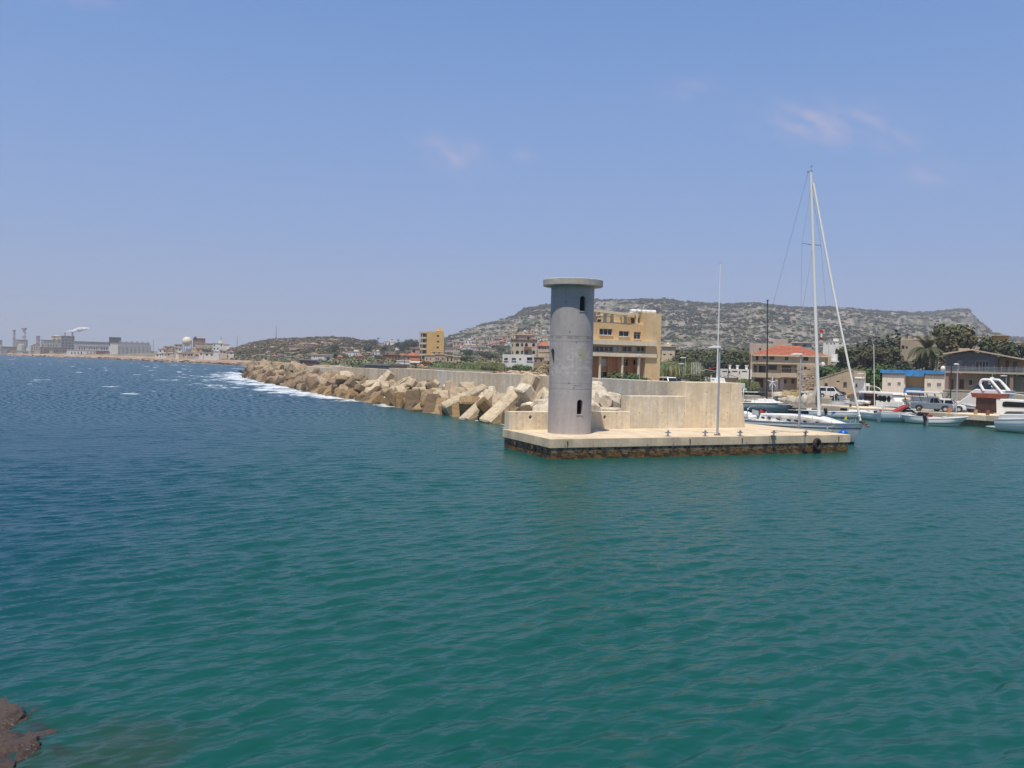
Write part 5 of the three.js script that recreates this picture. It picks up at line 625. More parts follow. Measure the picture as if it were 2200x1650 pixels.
{ // grey gabled house with balcony
  const b = fc(2029, 2215, 148), G = house('gabled_house', 'grey gabled house over brown ground floor with long balcony', b), gr = wm([.14, .145, .17]), tan = wm([.40, .30, .215]);
  const p = (x, y) => b.q(x, y), pts = [[2032, 800], [2144, 804], [2144, 767], [2088, 755], [2032, 763]].map(q => p(...q)); const s = new THREE.Shape(); s.moveTo(...pts[0]); pts.slice(1).forEach(q => s.lineTo(...q)); const wins = [[2057, 775, 2067, 788, 'G'], [2096, 775, 2124, 796, 'G']]; for (const r of wins) s.holes.push(rectPath(...b.rect(r))); part('gable_wall', new Geo().put(extrude(s, .3), 0, 0, -.3), gr, G); { const [x0, y0, x1, y1] = b.rect([2033, 768, 2143, 802]); part('core', new Geo().base(x1 - x0, y1 - y0, 8, (x0 + x1) / 2, y0, -4.32), gr, G); }
  for (const r of wins) { const [a, c, d, e] = b.rect(r), w = part('window', new Geo().base(d - a, e - c, .05, (a + d) / 2, c, -.26), M.glass, G), f = new Geo(); for (let i = 0; i <= 4; i++) f.base(.06, e - c, .05, lerp(a + .03, d - .03, i / 4), c, -.2); f.base(d - a, .07, .05, (a + d) / 2, c, -.19).base(d - a, .07, .05, (a + d) / 2, e - .08, -.19); part('frame', f, M.frame, w); }
  const L = p(2028, 762), R = p(2088, 753), E = p(2218, 777); for (const [a, c] of [[L, R], [R, E]]) { const n = 6; for (let i = 0; i < n; i++) { const xa = lerp(a[0], c[0], i / n), xb = lerp(a[0], c[0], (i + 1) / n), ya = lerp(a[1], c[1], i / n), yb = lerp(a[1], c[1], (i + 1) / n); part('roof_sheet', new Geo().put(new THREE.BoxGeometry(Math.hypot(xb - xa, yb - ya) - .03, .2, 11), (xa + xb) / 2, (ya + yb) / 2 + .12, -4.2, 0, 0, Math.atan2(yb - ya, xb - xa)), wm([.62, .50, .38]), G); } }
  block(b, G, wm([.36, .25, .17]), [2144.4, 769, 2212, 803], 7, [[2160, 774, 2168, 800, 'o'], [2176, 776, 2186, 800, 'd']], { z: -1.2 });
  { const [x0, y0, x1, y1] = b.rect([2030, 799, 2215, 803], 1.5); part('balcony', new Geo().base(x1 - x0, .3, 3, (x0 + x1) / 2, y0, 0.05), wm([.5, .42, .32]), G); for (let k = 0; k < 4; k++) part('balcony_rail', new Geo().base(x1 - x0, .05, .05, (x0 + x1) / 2, y0 + .35 + k * .22, 1.5), M.galv, G); for (let i = 0; i <= 12; i++) part('rail_post', new Geo().base(.05, 1.05, .05, lerp(x0, x1, i / 12), y0 + .3, 1.5), M.galv, G); }
  block(b, G, tan, [2031, 804, 2178, 868], 8, [[2041, 815, 2048, 842, 'o'], [2061, 815, 2071, 835, 'o'], [2081, 815, 2090, 828, 'g'], [2106, 815, 2115, 828, 'g'], [2127, 816, 2137, 829, 'g']], { sink: .5 }); block(b, G, wm([.5, .38, .26]), [2178.5, 810, 2216, 868], 6, [], { z: -.6, sink: .5 }); for (const px of [2034, 2173]) { const [x] = b.q(px, 830, 1.2), y = b.q(px, 804, 1.2)[1]; part('column', new Geo().base(.5, y - 1.3, .5, x, 1.3, 1.1), wm([.34, .22, .18]), G); }
  for (const px of [2066, 2077]) { const [x, y] = b.q(px, 752, -3); part('chimney', new Geo().base(.85, 1.3, .8, x, y - 1.0, -3), wm([.5, .4, .3]), G); } const t = b.q(2026, 792, .5); part('water_tank', new Geo().sph(.5, t[0], t[1], .5, .8, 1, .8, 12), M.white, G);
  const lw = thing('garden_wall', 'low pale stone wall before the grey gabled house', 'wall', b.A, b.turn), [a0, c0, a1, c1] = b.rect([2026, 842, 2215, 860], 4); part('wall_face', new Geo().base(a1 - a0, c1 - c0, .4, (a0 + a1) / 2, c0, 4), wm([.5, .43, .33]), lw); part('coping', new Geo().base(a1 - a0 + .1, .15, .55, (a0 + a1) / 2, c1 + .003, 4), wm('cream'), lw);
}
{ // white building and the arched three storey house behind the sea wall
  const b = fc(1079, 1146, 234), G = house('white_house', 'plain white two storey house above the sea wall', b), w = block(b, G, wm(K.white), [1079.5, 766, 1146, 812], 9, [[1083, 769, 1091, 774.5, 'G'], [1099.5, 769, 1108.5, 774.5, 'G'], [1115.5, 769.5, 1119.5, 774, 'd'], [1132, 767.5, 1144, 775.5, 'G'], [1101, 786, 1104, 796, 'd']]); parapet(G, wm(K.white), w, .5);
  const b2 = fc(1098, 1154, 275), G2 = house('arched_house', 'beige three storey house with arched windows behind the white house', b2), be = wm([.60, .50, .39]); const o = []; for (const y of [738, 754]) for (const [x0, x1] of [[1108, 1115], [1119.5, 1124], [1128, 1134], [1143.5, 1149.5]]) o.push([x0, y - 1, x1, y + 6.5, 'a']); for (const y of [738, 754]) o.push([1100.5, y, 1102.5, y + 7, 'd']); const a = block(b2, G2, be, [1098.5, 731.5, 1153, 776], 12, o), up = block(b2, G2, be, [1107, 720, 1142, 731], 9, [[1133, 724, 1137.5, 730, 'a'], [1109, 724, 1110.5, 730, 'd'], [1112, 724, 1113.5, 730, 'd']], { z: -2 }); slab(b2, G2, wm('cream'), up, .4, .3); part('cornice', new Geo().base(a.x1 - a.x0 + .5, .35, 12.5, (a.x0 + a.x1) / 2, a.y1 + .003, -6), wm('brown'), G2); const [x0, y0, x1, y1] = b2.rect([1125.5, 745, 1142, 751], .8); part('balcony', new Geo().base(x1 - x0, y1 - y0, 1.2, (x0 + x1) / 2, y0, .65), wm([.34, .17, .12]), G2);
  const b3 = fc(1146, 1180, 245.5), G3 = house('brown_block_house', 'bare brown blockwork house joined to the white house', b3); const d3 = block(b3, G3, wm([.36, .28, .20]), [1146.5, 768, 1168, 812], 8, [[1150, 772, 1152.5, 778, 'd'], [1161, 771, 1164, 777, 'd']]); slab(b3, G3, wm('beige'), d3, .2, .25); const d4 = block(b3, G3, wm([.52, .43, .31]), [1157, 756, 1182, 768], 8, [], { z: -4 }); slab(b3, G3, wm('cream'), d4, .15, .2);
  const b4 = fc(1153, 1180, 331), G4 = house('orange_roof_house', 'pinkish house with bright orange hip roof beside the arched house', b4), d5 = block(b4, G4, wm('pink'), [1155, 743, 1180, 775], 10, [[1158, 745, 1161, 750, 'd'], [1164, 745, 1167, 750, 'd'], [1170, 745, 1173, 750, 'd']]); hip(G4, mat([.48, .16, .08], { t: 'g' }), d5, 1.9, .4);
}
{ // tall yellow block of flats and the low houses before it
  const b = fc(899, 954, 506), G = house('yellow_apartment_block', 'narrow yellow six storey block with open balconies on one side', b, 'apartment block'), y = wm([.66, .43, .16]); const a = block(b, G, y, [916, 712.5, 953.5, 800], 16, [[938.5, 719.5, 943.5, 724, 'd'], [938.3, 732, 943.3, 736, 'd'], [938, 744.5, 943, 748.5, 'd']]); block(b, G, wm('cream'), [936, 704, 952, 712], 6, [], { z: -3 }); block(b, G, wm([.30, .22, .14]), [903, 714, 915.8, 800], 12, [[905, 717, 913, 724, 'd'], [905, 729, 913, 736, 'd'], [905, 741, 913, 748, 'd'], [905, 753, 913, 760, 'd'], [905, 765, 913, 771, 'd']], { z: -1.8 });
  for (let i = 0; i < 6; i++) { const yy = 714 + i * 12, [x0, y0, x1, y1] = b.rect([900.5, yy - 1, 916, yy + 1.6], .3); part('balcony', new Geo().base(x1 - x0, y1 - y0, 2.2, (x0 + x1) / 2, y0, -.8).base(x1 - x0, 1.0, .15, (x0 + x1) / 2, y0 - (i ? 0 : .01), .25), wm('cream'), G); } for (const px of [901, 906.5]) { const [x] = b.q(px, 750, .2), t = b.q(px, 714, .2)[1]; part('post', new Geo().base(.35, t - 2, .35, x, 2, .1), wm('cream'), G); }
  const b2 = fc(912, 958, 406), G2 = house('beige_house', 'beige two storey house with round-headed windows before the yellow block', b2), d = block(b2, G2, wm([.56, .43, .30]), [912, 763, 934, 800], 9, [[916, 769, 918, 773, 'a'], [924, 769, 926, 773, 'a']]), d2 = block(b2, G2, wm([.46, .34, .26]), [934.2, 761.5, 958, 800], 9, [[936, 768.5, 938.3, 773, 'a'], [940.5, 768.5, 942.8, 773, 'a'], [950, 769, 952.5, 773.5, 'a'], [929, 784, 933, 787, 'd']], { z: .1 }), d3 = block(b2, G2, wm([.56, .43, .30]), [928, 755.5, 950, 762], 6, [[931, 757, 934, 760, 'd'], [942, 757, 945, 760, 'd']], { z: -2 }); for (const q of [d, d2, d3]) slab(b2, G2, wm('cream'), q, .3, .25);
  const b3 = fc(852, 908, 302), G3 = house('white_shed', 'low whitewashed shed with shaded porch behind the sea wall', b3, 'shed'), e = block(b3, G3, wm(K.white), [853, 775.5, 882, 800], 6, [[864, 783, 867, 787, 'd'], [874, 783, 876, 787, 'd']]), e2 = block(b3, G3, wm(K.white), [882.2, 779, 905, 800], 6, [[884, 781.5, 902, 793, 'd']], { z: -.4 }); slab(b3, G3, M.white, e, .2, .2); { const [x0, y0, x1, y1] = b3.rect([880, 778, 908, 780], 1.2); part('porch_roof', new Geo().box(x1 - x0, .16, 2.6, (x0 + x1) / 2, y1, .6, .12, 0, 0), M.white, G3); part('blue_tarp', new Geo().base(1.6, .9, .3, (x0 + x1) / 2, y0 - 2.4, .2), mat([.03, .20, .22]), G3); }
  const b4 = fc(868, 903, 422), G4 = house('terracotta_house', 'orange walled house with terracotta roof below the yellow block', b4), f = block(b4, G4, wm([.60, .26, .12]), [870, 764, 902, 796], 9, [[876, 768, 879, 772, 'd']]); hip(G4, mat([.44, .14, .08], { t: 'g' }), f, 1.7, .4); const f2 = block(b4, G4, wm([.40, .33, .29]), [883, 748.5, 902, 764], 9, [[886, 751.5, 892, 758, 'd']], { z: -10 }); slab(b4, G4, wm('cream'), f2, .3, .3);
}
{ // small houses seen between the big ones on the right
  const list = [
    ['apartment_house', 'cream flat roofed house with stepped roof right of the office building', 1421, 1450, 745, 800, 300, .5, [[1425, 760, 1430, 763], [1439, 760, 1444, 763], [1439, 775, 1444, 779]], 'cream'],
    ['roadside_house', 'small pale house half hidden behind the cream flat roofed house', 1446, 1462, 752, 790, 330, .2, [[1449, 756, 1452, 759]], 'beige'],
    ['pink_apartment_house', 'long pale pink flat roofed block behind the red roof house', 1610, 1700, 740, 800, 260, 0, [[1631, 748, 1635, 753]], 'pink'],
    ['rooftop_house', 'pale pink upper storey with flat roof above the red tiles', 1661, 1692, 731, 760, 275, 0, [], 'pink'],
    ['low_roof_house', 'low grey house with overhanging flat roof behind the red roof house', 1702, 1744, 737, 770, 330, .6, [[1708, 740, 1713, 744], [1725, 740, 1732, 744]], 'grey'],
    ['white_villa', 'bright white villa on the slope beside the furled jib', 1768, 1812, 734, 775, 420, .2, [[1775, 737, 1778, 740], [1784, 737, 1787, 740], [1791, 737, 1794, 740], [1803, 737, 1808, 740], [1804, 750, 1808, 756]], 'white'],
    ['ruined_house', 'unfinished brown house behind the big date palm', 1934, 2010, 730, 800, 240, 0, [[1937, 742, 1943, 750], [1946, 744, 1950, 749]], 'stone'],
    ['beige_villa', 'beige house between the trees behind the gabled house', 2090, 2117, 724, 790, 300, .2, [], 'beige'],
    ['yellow_villa', 'yellow upper house above the trees near the hill end', 2130, 2163, 722, 760, 340, .4, [[2153, 730, 2156, 735]], 'gold'],
    ['corner_villa', 'beige flat roofed house with dark windows by the edge of the view', 2144, 2192, 736, 790, 270, .2, [[2150, 742, 2159, 750], [2166, 745, 2173, 751]], 'cream'],
  ];
  for (const [n, l, x0, x1, y0, y1, d, ov, ws, c] of list) { const b = fc(x0, x1, d), G = house(n, l, b), q = block(b, G, wm(c), [x0, y0, x1, y1], 9, ws.map(w => [...w, 'd'])); slab(b, G, wm(c === 'gold' ? 'yellow' : 'cream'), q, ov, .25); if (n === 'white_villa') { const u = block(b, G, wm('white'), [1790, 727, 1802, 733], 5, [], { z: -1 }); } if (n === 'apartment_house') { block(b, G, wm('cream'), [1428, 738, 1442, 744.5], 5, [], { z: -1 }); part('roof_tank', new Geo().sph(.6, q.x0 + 2, q.y1 + .9, -3, 1, .9, 1), M.white, G); } if (n === 'ruined_house') { const g = new Geo(); for (let i = 0; i < 6; i++) g.base(.8, .5 + (i % 2) * .4, .5, lerp(q.x0 + .6, q.x1 - .6, i / 5), q.y1 + .25, -.5); part('broken_parapet', g, wm('stone'), G); } if (n === 'yellow_villa') block(b, G, wm('yellow'), [2135, 719, 2158, 721.5], 8, [], { z: 1.2, name: 'canopy' }); }
  // long low white building and boat sheds behind the sea wall end
  const b = fc(1546, 1622, 206.5), G = house('long_white_building', 'long low white building with three roof vents beyond the dry boat', b, 'building'), q = block(b, G, wm(K.white), [1547, 793, 1620, 830], 8, [[1552, 797, 1562, 799.5, 'd'], [1566, 797, 1569, 802, 'd'], [1573, 797, 1584, 799.5, 'd'], [1588, 797, 1590, 804, 'd'], [1594, 797, 1605, 799.5, 'd']]); for (const px of [1567, 1584, 1604]) { const [x] = b.q(px, 790); part('roof_vent', new Geo().cyl(.3, .3, .8, x, q.y1 + .4, -3, 10).cyl(.45, .45, .15, x, q.y1 + .85, -3, 10), M.white, G); }
  const b2 = fc(1497, 1552, 191), G2 = house('boat_shed', 'brown boat shed with pale gable and red roof sheet', b2, 'shed'), s = block(b2, G2, wm([.36, .29, .23]), [1500, 800, 1546, 830], 7, [[1520, 803, 1530, 812, 'd']]); const sh = (x0, y0, x1, y1, m, z) => { const A = b2.q(x0, y0, z), B = b2.q(x1, y1, z); part('roof_sheet', new Geo().put(new THREE.BoxGeometry(Math.hypot(B[0] - A[0], B[1] - A[1]), .12, 7.6), (A[0] + B[0]) / 2, (A[1] + B[1]) / 2, z - 3.6, 0, 0, Math.atan2(B[1] - A[1], B[0] - A[0])), m, G2); }; sh(1494, 803, 1516, 794, wm('white'), .3); sh(1516, 794, 1548, 799, wm('concrete'), .35); sh(1523, 793, 1548, 786.5, mat([.55, .03, .03], { rough: .7 }), -4);
  const b3 = fc(1552, 1590, 177), G3 = house('tin_hut', 'small hut with brown pitched tin roof by the boat yard', b3, 'hut'), t = block(b3, G3, wm('cream'), [1553, 812, 1586, 832], 5, []); const A = b3.q(1551, 812), B = b3.q(1568, 806), C2 = b3.q(1588, 813); for (const [p, r] of [[A, B], [B, C2]]) part('roof_sheet', new Geo().put(new THREE.BoxGeometry(Math.hypot(r[0] - p[0], r[1] - p[1]) + .1, .12, 6), (p[0] + r[0]) / 2, (p[1] + r[1]) / 2 + .05, -2.4, 0, 0, Math.atan2(r[1] - p[1], r[0] - p[0])), wm([.30, .21, .15]), G3);
}
{ // old white boat laid up on land behind the wall end, with its mast
  const p = onY(1597, 824, 2.2), d0 = 150, a = at(1462, 818, d0), c = at(1600, 824, d0 - 2), y = 1.5; const s = V(c.x, y, c.z), e = V(a.x, y, a.z), L = s.distanceTo(e), G = thing('laid_up_boat', 'old white boat with rust streaks laid up behind the sea wall end', 'boat', s, face(s, e)), h = hull({ L, B: 3.2, bow: 2.4, stern: 2.0, draft: .2, rake: 1.2, transom: .7 }); part('hull', h.skin, mat([.72, .70, .66], { t: 'p', rough: .6 }), G); part('deck', h.deck(), M.white, G); const r = rng(7); for (let i = 0; i < 7; i++) { const q = h.at(.25 + r() * .65, 1, -1, .012), q2 = h.at(.25 + r() * .65, 1, 1, .02); part('rust_streak', new Geo().base(.12 + r() * .5, .4 + r() * .4, .03, q2.x, q2.y - .7, q2.z), mat([.34, .16, .06], { rough: .9 }), G); }
  part('wheelhouse', new Geo().put(extrude(poly([[L * .3, 2.0], [L * .32, 2.7], [L * .62, 2.75], [L * .7, 2.2]]), 1.8, .05), 0, 0, -.9), M.white, G); for (const [w, h2, x, y2] of [[.5, .5, .8, 2.1], [.3, .8, .74, 2.1], [.25, .5, .52, 2.7]]) part('deck_gear', new Geo().base(w, h2, w, L * x, y2, 0), M.steel, G); for (let i = 0; i < 6; i++) { const x = L * (.7 + i * .026); part('stanchion', new Geo().bar(V(x, 2.2, .3 * (i % 2)), V(x, 5.3, .3 * (i % 2)), .04), M.white, G); } const mx = L * .43; part('mast', new Geo().bar(V(mx, 2.2, 0), V(mx, 22.0, 0), .13, .08, 10), M.white, G); part('mast_head', new Geo().box(.5, .1, .1, mx, 22.0, 0), M.steel, G); part('cradle', new Geo().base(.3, 1.2, 2.4, L * .25, -1.2, 0).base(.3, 1.2, 2.4, L * .7, -1.2, 0), M.rust, G);
  const pv = (px, py, d) => { const q = at(px, py, d); q.y = ground(q.x, q.z) + .02; return q; };
  car('white_van', 'white minivan parked behind the sea wall by the office building', at(1437, 819, 140).setY(2.25), -1.35, [.75, .74, .70], { van: true, L: 4.6, H: 2.0 }); car('white_car', 'white car with dark windows parked behind the white van', at(1428, 812, 152).setY(2.3), .3, [.70, .71, .72], {}); car('blue_car', 'dark blue car parked beyond the white van', at(1450, 808, 165).setY(2.35), .2, [.03, .06, .18], {});
  car('white_jeep', 'white off-road car parked behind the yacht mast', at(1776, 857, 152).setY(1.32), .1, [.72, .71, .68], { van: true, L: 3.9, H: 1.8 }); car('dark_car', 'dark grey car in front of the stone storehouse', at(1786, 846, 160).setY(1.36), .1, [.05, .05, .055], {});
}
{ // quay paving, rear sea wall, poles and lamps
  const q0 = at(1560, 850, 150), g = new Geo(); const a = V(.205 * 158, 0, -158), c = V(.66 * 158, 0, -158); const Q = thing('quay', 'low concrete quay in front of the harbour houses', 'quay', V(0, 0, 0)); const n = 16; for (let i = 0; i < n; i++) { const x0 = lerp(30, 108, i / n), x1 = lerp(30, 108, (i + 1) / n) - .05; part('quay_block', new Geo().base(x1 - x0, 3.38, 22, (x0 + x1) / 2, -2, -147 - 11 - (x0 < 40 ? 4 : 0)), wm([.48 + .03 * (i % 3), .41 + .02 * (i % 3), .32]), Q); }
  const b = facade(923, 205, 1056, 186), W = thing('rear_wall', 'tan concrete wall set back behind the sea wall', 'wall', b.A, b.turn); for (let i = 0; i < 8; i++) { const [x0, y0, x1, y1] = b.rect([923 + i * 16.6, 789.5 + i * 1.0, 923 + (i + 1) * 16.6, 806]); part('panel', new Geo().base(x1 - x0 - .04, y1 - y0 + 2, .6, (x0 + x1) / 2, y0 - 2, 0), wm(i % 2 ? [.47, .385, .27] : [.44, .36, .255]), W); }
  const b2 = facade(782, 255, 842, 250), G = thing('grey_roof_shed', 'long grey flat roofed shed behind the sea wall', 'shed', b2.A, b2.turn), q = block(b2, G, wm([.34, .30, .28]), [783, 785, 838, 798], 8, []); slab(b2, G, wm([.26, .24, .235]), q, .4, .5);
  const pole = (name, label, px, py0, py1, d, m, r = .12) => { const t = at(px, py0, d), f = at(px, py1, d), G = thing(name, label, 'pole', V(f.x, Math.min(f.y, ground(f.x, f.z)), f.z)); part('shaft', new Geo().cyl(r * .7, r, t.y - G.position.y, 0, (t.y - G.position.y) / 2, 0, 8), m, G); part('cross_arm', new Geo().box(.9, .1, .1, 0, t.y - G.position.y - .4, 0).cyl(.05, .05, .2, .4, t.y - G.position.y - .25, 0, 6).cyl(.05, .05, .2, -.4, t.y - G.position.y - .25, 0, 6), m, G); return G; };
  const dk = mat([.05, .045, .04], { rough: .9 }); pole('utility_pole', 'dark utility pole beyond the long white building', 1564, 762, 820, 200, dk); pole('utility_pole', 'tall dark utility pole at the corner of the red roof house', 1609, 760, 850, 160, dk, .14); pole('utility_pole', 'dark utility pole before the grey gabled house', 2042, 762, 850, 145, dk, .14); pole('utility_pole', 'short dark post among the parked cars', 1465, 782, 822, 160, dk);
  for (const [px, y0, d, l] of [[1375, 764, 128, 'pale street lamp in front of the office building'], [1473, 769, 150, 'white headed street lamp above the laid up boat'], [1468, 782, 170, 'low street lamp beside the laid up boat'], [1854, 803, 156, 'street lamp before the stone storehouse annex'], [2162, 808, 142, 'street lamp under the gabled house balcony']]) { const t = at(px, y0, d), y = Math.max(1.35, ground(t.x, t.z)); lampPost(V(t.x, y, t.z), -.1, l, t.y - y, .9); }
  { const t = at(869, 766, 300), G = thing('road_sign', 'dark pole with square sign beside the white shed', 'sign', V(t.x, 3.5, t.z)); part('post', new Geo().cyl(.08, .1, t.y - 3.5, 0, (t.y - 3.5) / 2, 0, 8), dk, G); part('panel', new Geo().box(.9, .5, .06, 0, t.y - 3.4, .05), dk, G); }
}
// ---------- hillside village, far town and works ----------
const spot = (px, py, dflt) => { const p = hit(px, py); return p ? -p.z : dflt; };
function farHouse(name, label, x0, x1, y0, y1, c, o = {}) {
  const d = o.d ?? clamp(spot((x0 + x1) / 2, y1, 1100), 150, 1500), b = fc(x0, x1, d, o.tw ?? 0), G = house(name, label, b, o.cat ?? 'house', o.group), W = (x1 - x0) / F * d, H = (y1 - y0) / F * d, ws = [];
  const rows = o.rows ?? Math.max(1, Math.round(H / 3.4)), cols = o.cols ?? Math.max(1, Math.round(W / 3.6));
  for (let j = 0; j < rows; j++) for (let i = 0; i < cols; i++) { if ((i * 7 + j * 3 + x0 | 0) % 5 === 4) continue; const cw = (x1 - x0) / cols, ch = (y1 - y0) / rows, cx = x0 + cw * (i + .5), cy = y0 + ch * (j + .52), w = cw * .38, h = ch * .46; ws.push([cx - w / 2, cy - h / 2, cx + w / 2, cy + h / 2, o.win ?? 'd']); }
  const q = block(b, G, wm(c), [x0, y0, x1, y1], o.dep ?? Math.min(12, W * .8), o.nowin ? [] : ws, { sink: 4, t: .4 });
  if (o.roof === 'hip') hip(G, mat(o.tile ?? [.50, .15, .08], { t: 'g' }), q, Math.max(1.2, W * .13), .5); else if (o.roof === 'step') { slab(b, G, wm('cream'), q, .3, .3); const w = x1 - x0; block(b, G, wm(c), [x0 + w * .55, y0 - (y1 - y0) * .32, x0 + w * .9, y0 - .3], 5, [], { z: -2 }); } else slab(b, G, wm(o.top ?? 'cream'), q, o.over ?? .4, .35);
  if (o.balc) for (let j = 1; j < rows; j++) { const y = q.y0 + 4 + (q.y1 - q.y0 - 4) * j / rows; part('balcony', new Geo().base((q.x1 - q.x0) * .7, .9, 1.6, (q.x0 + q.x1) / 2, y - .2, .9), wm('white'), G); }
  return G;
}
{
  const V1 = 'houses of the hillside village', list = [
    ['pink house with red hip roof, first of the upper row', 973, 988, 734.5, 744, 'pink', { roof: 'hip' }], ['low pink house next to the red hip roof', 988.5, 998, 735.5, 743.5, 'pink'], ['white flat roofed house above the red hip roof row', 998.5, 1013, 730.5, 740, 'white', { roof: 'step' }],
    ['long greyish pink house at mid slope', 1029, 1047, 728.5, 738.5, 'pink', { top: 'beige' }], ['white house with blue shaded balconies', 1048, 1070, 733, 744, 'white', { balc: true, top: 'white' }], ['pinkish house high on the slope', 1081, 1094.5, 707, 716.5, 'pink', { balc: true }],
    ['cream stepped house high on the slope beside the pinkish one', 1095, 1113, 704.5, 714, 'cream', { roof: 'step' }], ['white house with dark red roof under the high pinkish house', 1080, 1097, 721.5, 729, 'white', { roof: 'hip', tile: [.30, .07, .05] }], ['pale pink square house above the arched house', 1133, 1148, 710, 720, 'pink', { roof: 'step' }],
    ['cream villa highest beside the tower', 1149, 1167, 703.5, 711, 'cream'], ['white terrace house below the highest cream villa', 1154, 1174, 711.5, 719.5, 'white', { roof: 'step' }], ['grey house with long flat roof above the arched house', 1142, 1160, 719.5, 727, 'grey', { over: .8 }], ['cream house nearest the office building on the slope', 1160.5, 1178, 721.5, 731, 'cream'],
    ['lilac white villa in the village middle', 1002, 1024, 742, 752, 'lilac', { roof: 'step', balc: true }], ['narrow white house below the lilac villa', 1014.5, 1025, 752.5, 762, 'white', { cols: 2 }], ['long cream house right of the lilac villa', 1025.5, 1050, 745.5, 755, 'cream', { over: .8 }], ['small white house left of the lilac villa', 989, 1001, 745.5, 753, 'white'],
    ['brownish pink terrace of houses at the village foot', 956, 987, 748, 762, 'pink', { cols: 7 }], ['tiny cream house above the pink terrace', 960, 966.5, 739, 746.5, 'cream', { roof: 'hip' }], ['brown terraced house on the bare slope', 1073, 1087, 734, 746, 'rust', { top: 'pink' }], ['small white cube house at mid slope', 1088, 1096, 729.5, 736, 'white'], ['red fronted house above the balconies', 1062, 1078, 727.5, 732.5, 'rust', { rows: 1 }],
    ['white house between the red hip roof and the lilac villa', 992, 1003, 753, 761, 'white'], ['pinkish cube between the long pink house and the balconies', 1014, 1028, 729, 737, 'pink', { roof: 'step' }], ['pale house under the long cream village house', 1036, 1050, 756, 765, 'cream', { cols: 3 }], ['cream house under the brown terraced one', 1076, 1090, 748, 757, 'cream'], ['white house left of the arched house', 1084, 1097, 738, 746, 'white', { roof: 'step' }], ['pink house half way up beside the bare rocks', 1112, 1122, 716, 722, 'pink'], ['small cream house under the high stepped one', 1099, 1111, 714.5, 720, 'cream'], ['white house right above the arched roof', 1116, 1132, 712, 719, 'white', { roof: 'step' }], ['grey pink house behind the yellow block edge', 955.5, 966, 757, 766, 'pink'], ['low white house before the pink terrace', 968, 984, 760, 767, 'white', { cols: 4 }], ['cream house at the top of the rocky path', 1040, 1050, 716, 721, 'cream'], ['pale house alone on the left slope', 1012, 1020, 721, 726, 'white'],
    ['cream cottage behind the reed bed', 975, 988.5, 767, 780, 'cream', { cols: 3 }], ['tan cottage beside the cream cottage', 958, 974, 764, 780, 'beige', { cols: 2 }]
  ];
  for (const [l, x0, x1, y0, y1, c, o] of list) farHouse('village_house', l, x0, x1, y0, y1, c, { ...(o || {}), group: V1 });
  const V2 = 'scattered houses below the low hill', l2 = [
    ['long white house with red upper roof by the shore road', 669, 697, 762, 778, 'white', { rows: 2, cols: 6 }], ['white wing with flat roof beside the long white house', 697.5, 713, 763, 778, 'white', { over: .8 }], ['grey white villa with wings in the green field', 745, 773, 755.5, 768, 'white', { roof: 'step', cols: 6 }], ['pale orange cottage right of the grey white villa', 779, 798, 758, 764.5, 'pink', { cols: 2, roof: 'step' }], ['white house with stair tower in the green field', 800, 816, 755, 764.5, 'white', { roof: 'step', cols: 3 }],
    ['pale yellow house above the brown walls', 827, 848, 757, 765, 'cream', { cols: 2 }], ['unfinished dark red brown long building', 822, 860, 762.5, 776, 'rust', { cols: 6, top: 'rust' }], ['white hilltop house beside the palms', 825, 848, 734, 743, 'white', { roof: 'step' }], ['small beige house near the beach', 574, 590, 759, 767, 'cream', { cols: 3 }], ['low cream house below the stone enclosure', 632, 648, 765, 769, 'cream', { rows: 1 }],
    ['pale cottage right of the beach house', 596, 606, 761, 767, 'white', { cols: 2 }], ['pink cottage below the cliff', 612, 624, 758, 764, 'pink', { cols: 2 }], ['small white cottage beside the blue roofed shed', 684, 692, 771, 779, 'white', { cols: 1 }], ['cream house at the end of the green field', 732, 742, 759, 766, 'cream', { cols: 2 }], ['white house behind the orange cottage', 776, 788, 748, 754, 'white'], ['pale house beside the unfinished brown building', 862, 872, 761, 772, 'cream', { cols: 2 }], ['pinkish house between crest and yellow block', 868, 884, 741, 749, 'pink'], ['white house under the hilltop house', 849, 862, 744, 752, 'white'], ['tan hut at the beach end of the low hill', 552, 562, 762, 767, 'beige', { cols: 1 }],
    ['broad stone enclosure under the cliff', 621, 676, 744, 752.5, 'beige', { nowin: true, top: 'beige' }], ['ochre house inside the stone enclosure', 650, 676, 739, 745, 'beige', { cols: 3, rows: 1 }], ['long tan terrace wall below the hilltop house', 784, 824, 738.5, 742.5, 'pink', { nowin: true, over: .1 }]
  ];
  for (const [l, x0, x1, y0, y1, c, o] of l2) farHouse(l.includes('enclosure under') || l.includes('terrace wall') ? 'stone_terrace' : 'field_house', l, x0, x1, y0, y1, c, { ...(o || {}), group: V2 });
  { const G = farHouse('beach_shed', 'long low shed with pale blue roof behind the boulders', 644, 682, 774, 780, 'brown', { d: 420, nowin: true, cat: 'shed', top: [.30, .34, .55], over: .6 }); }
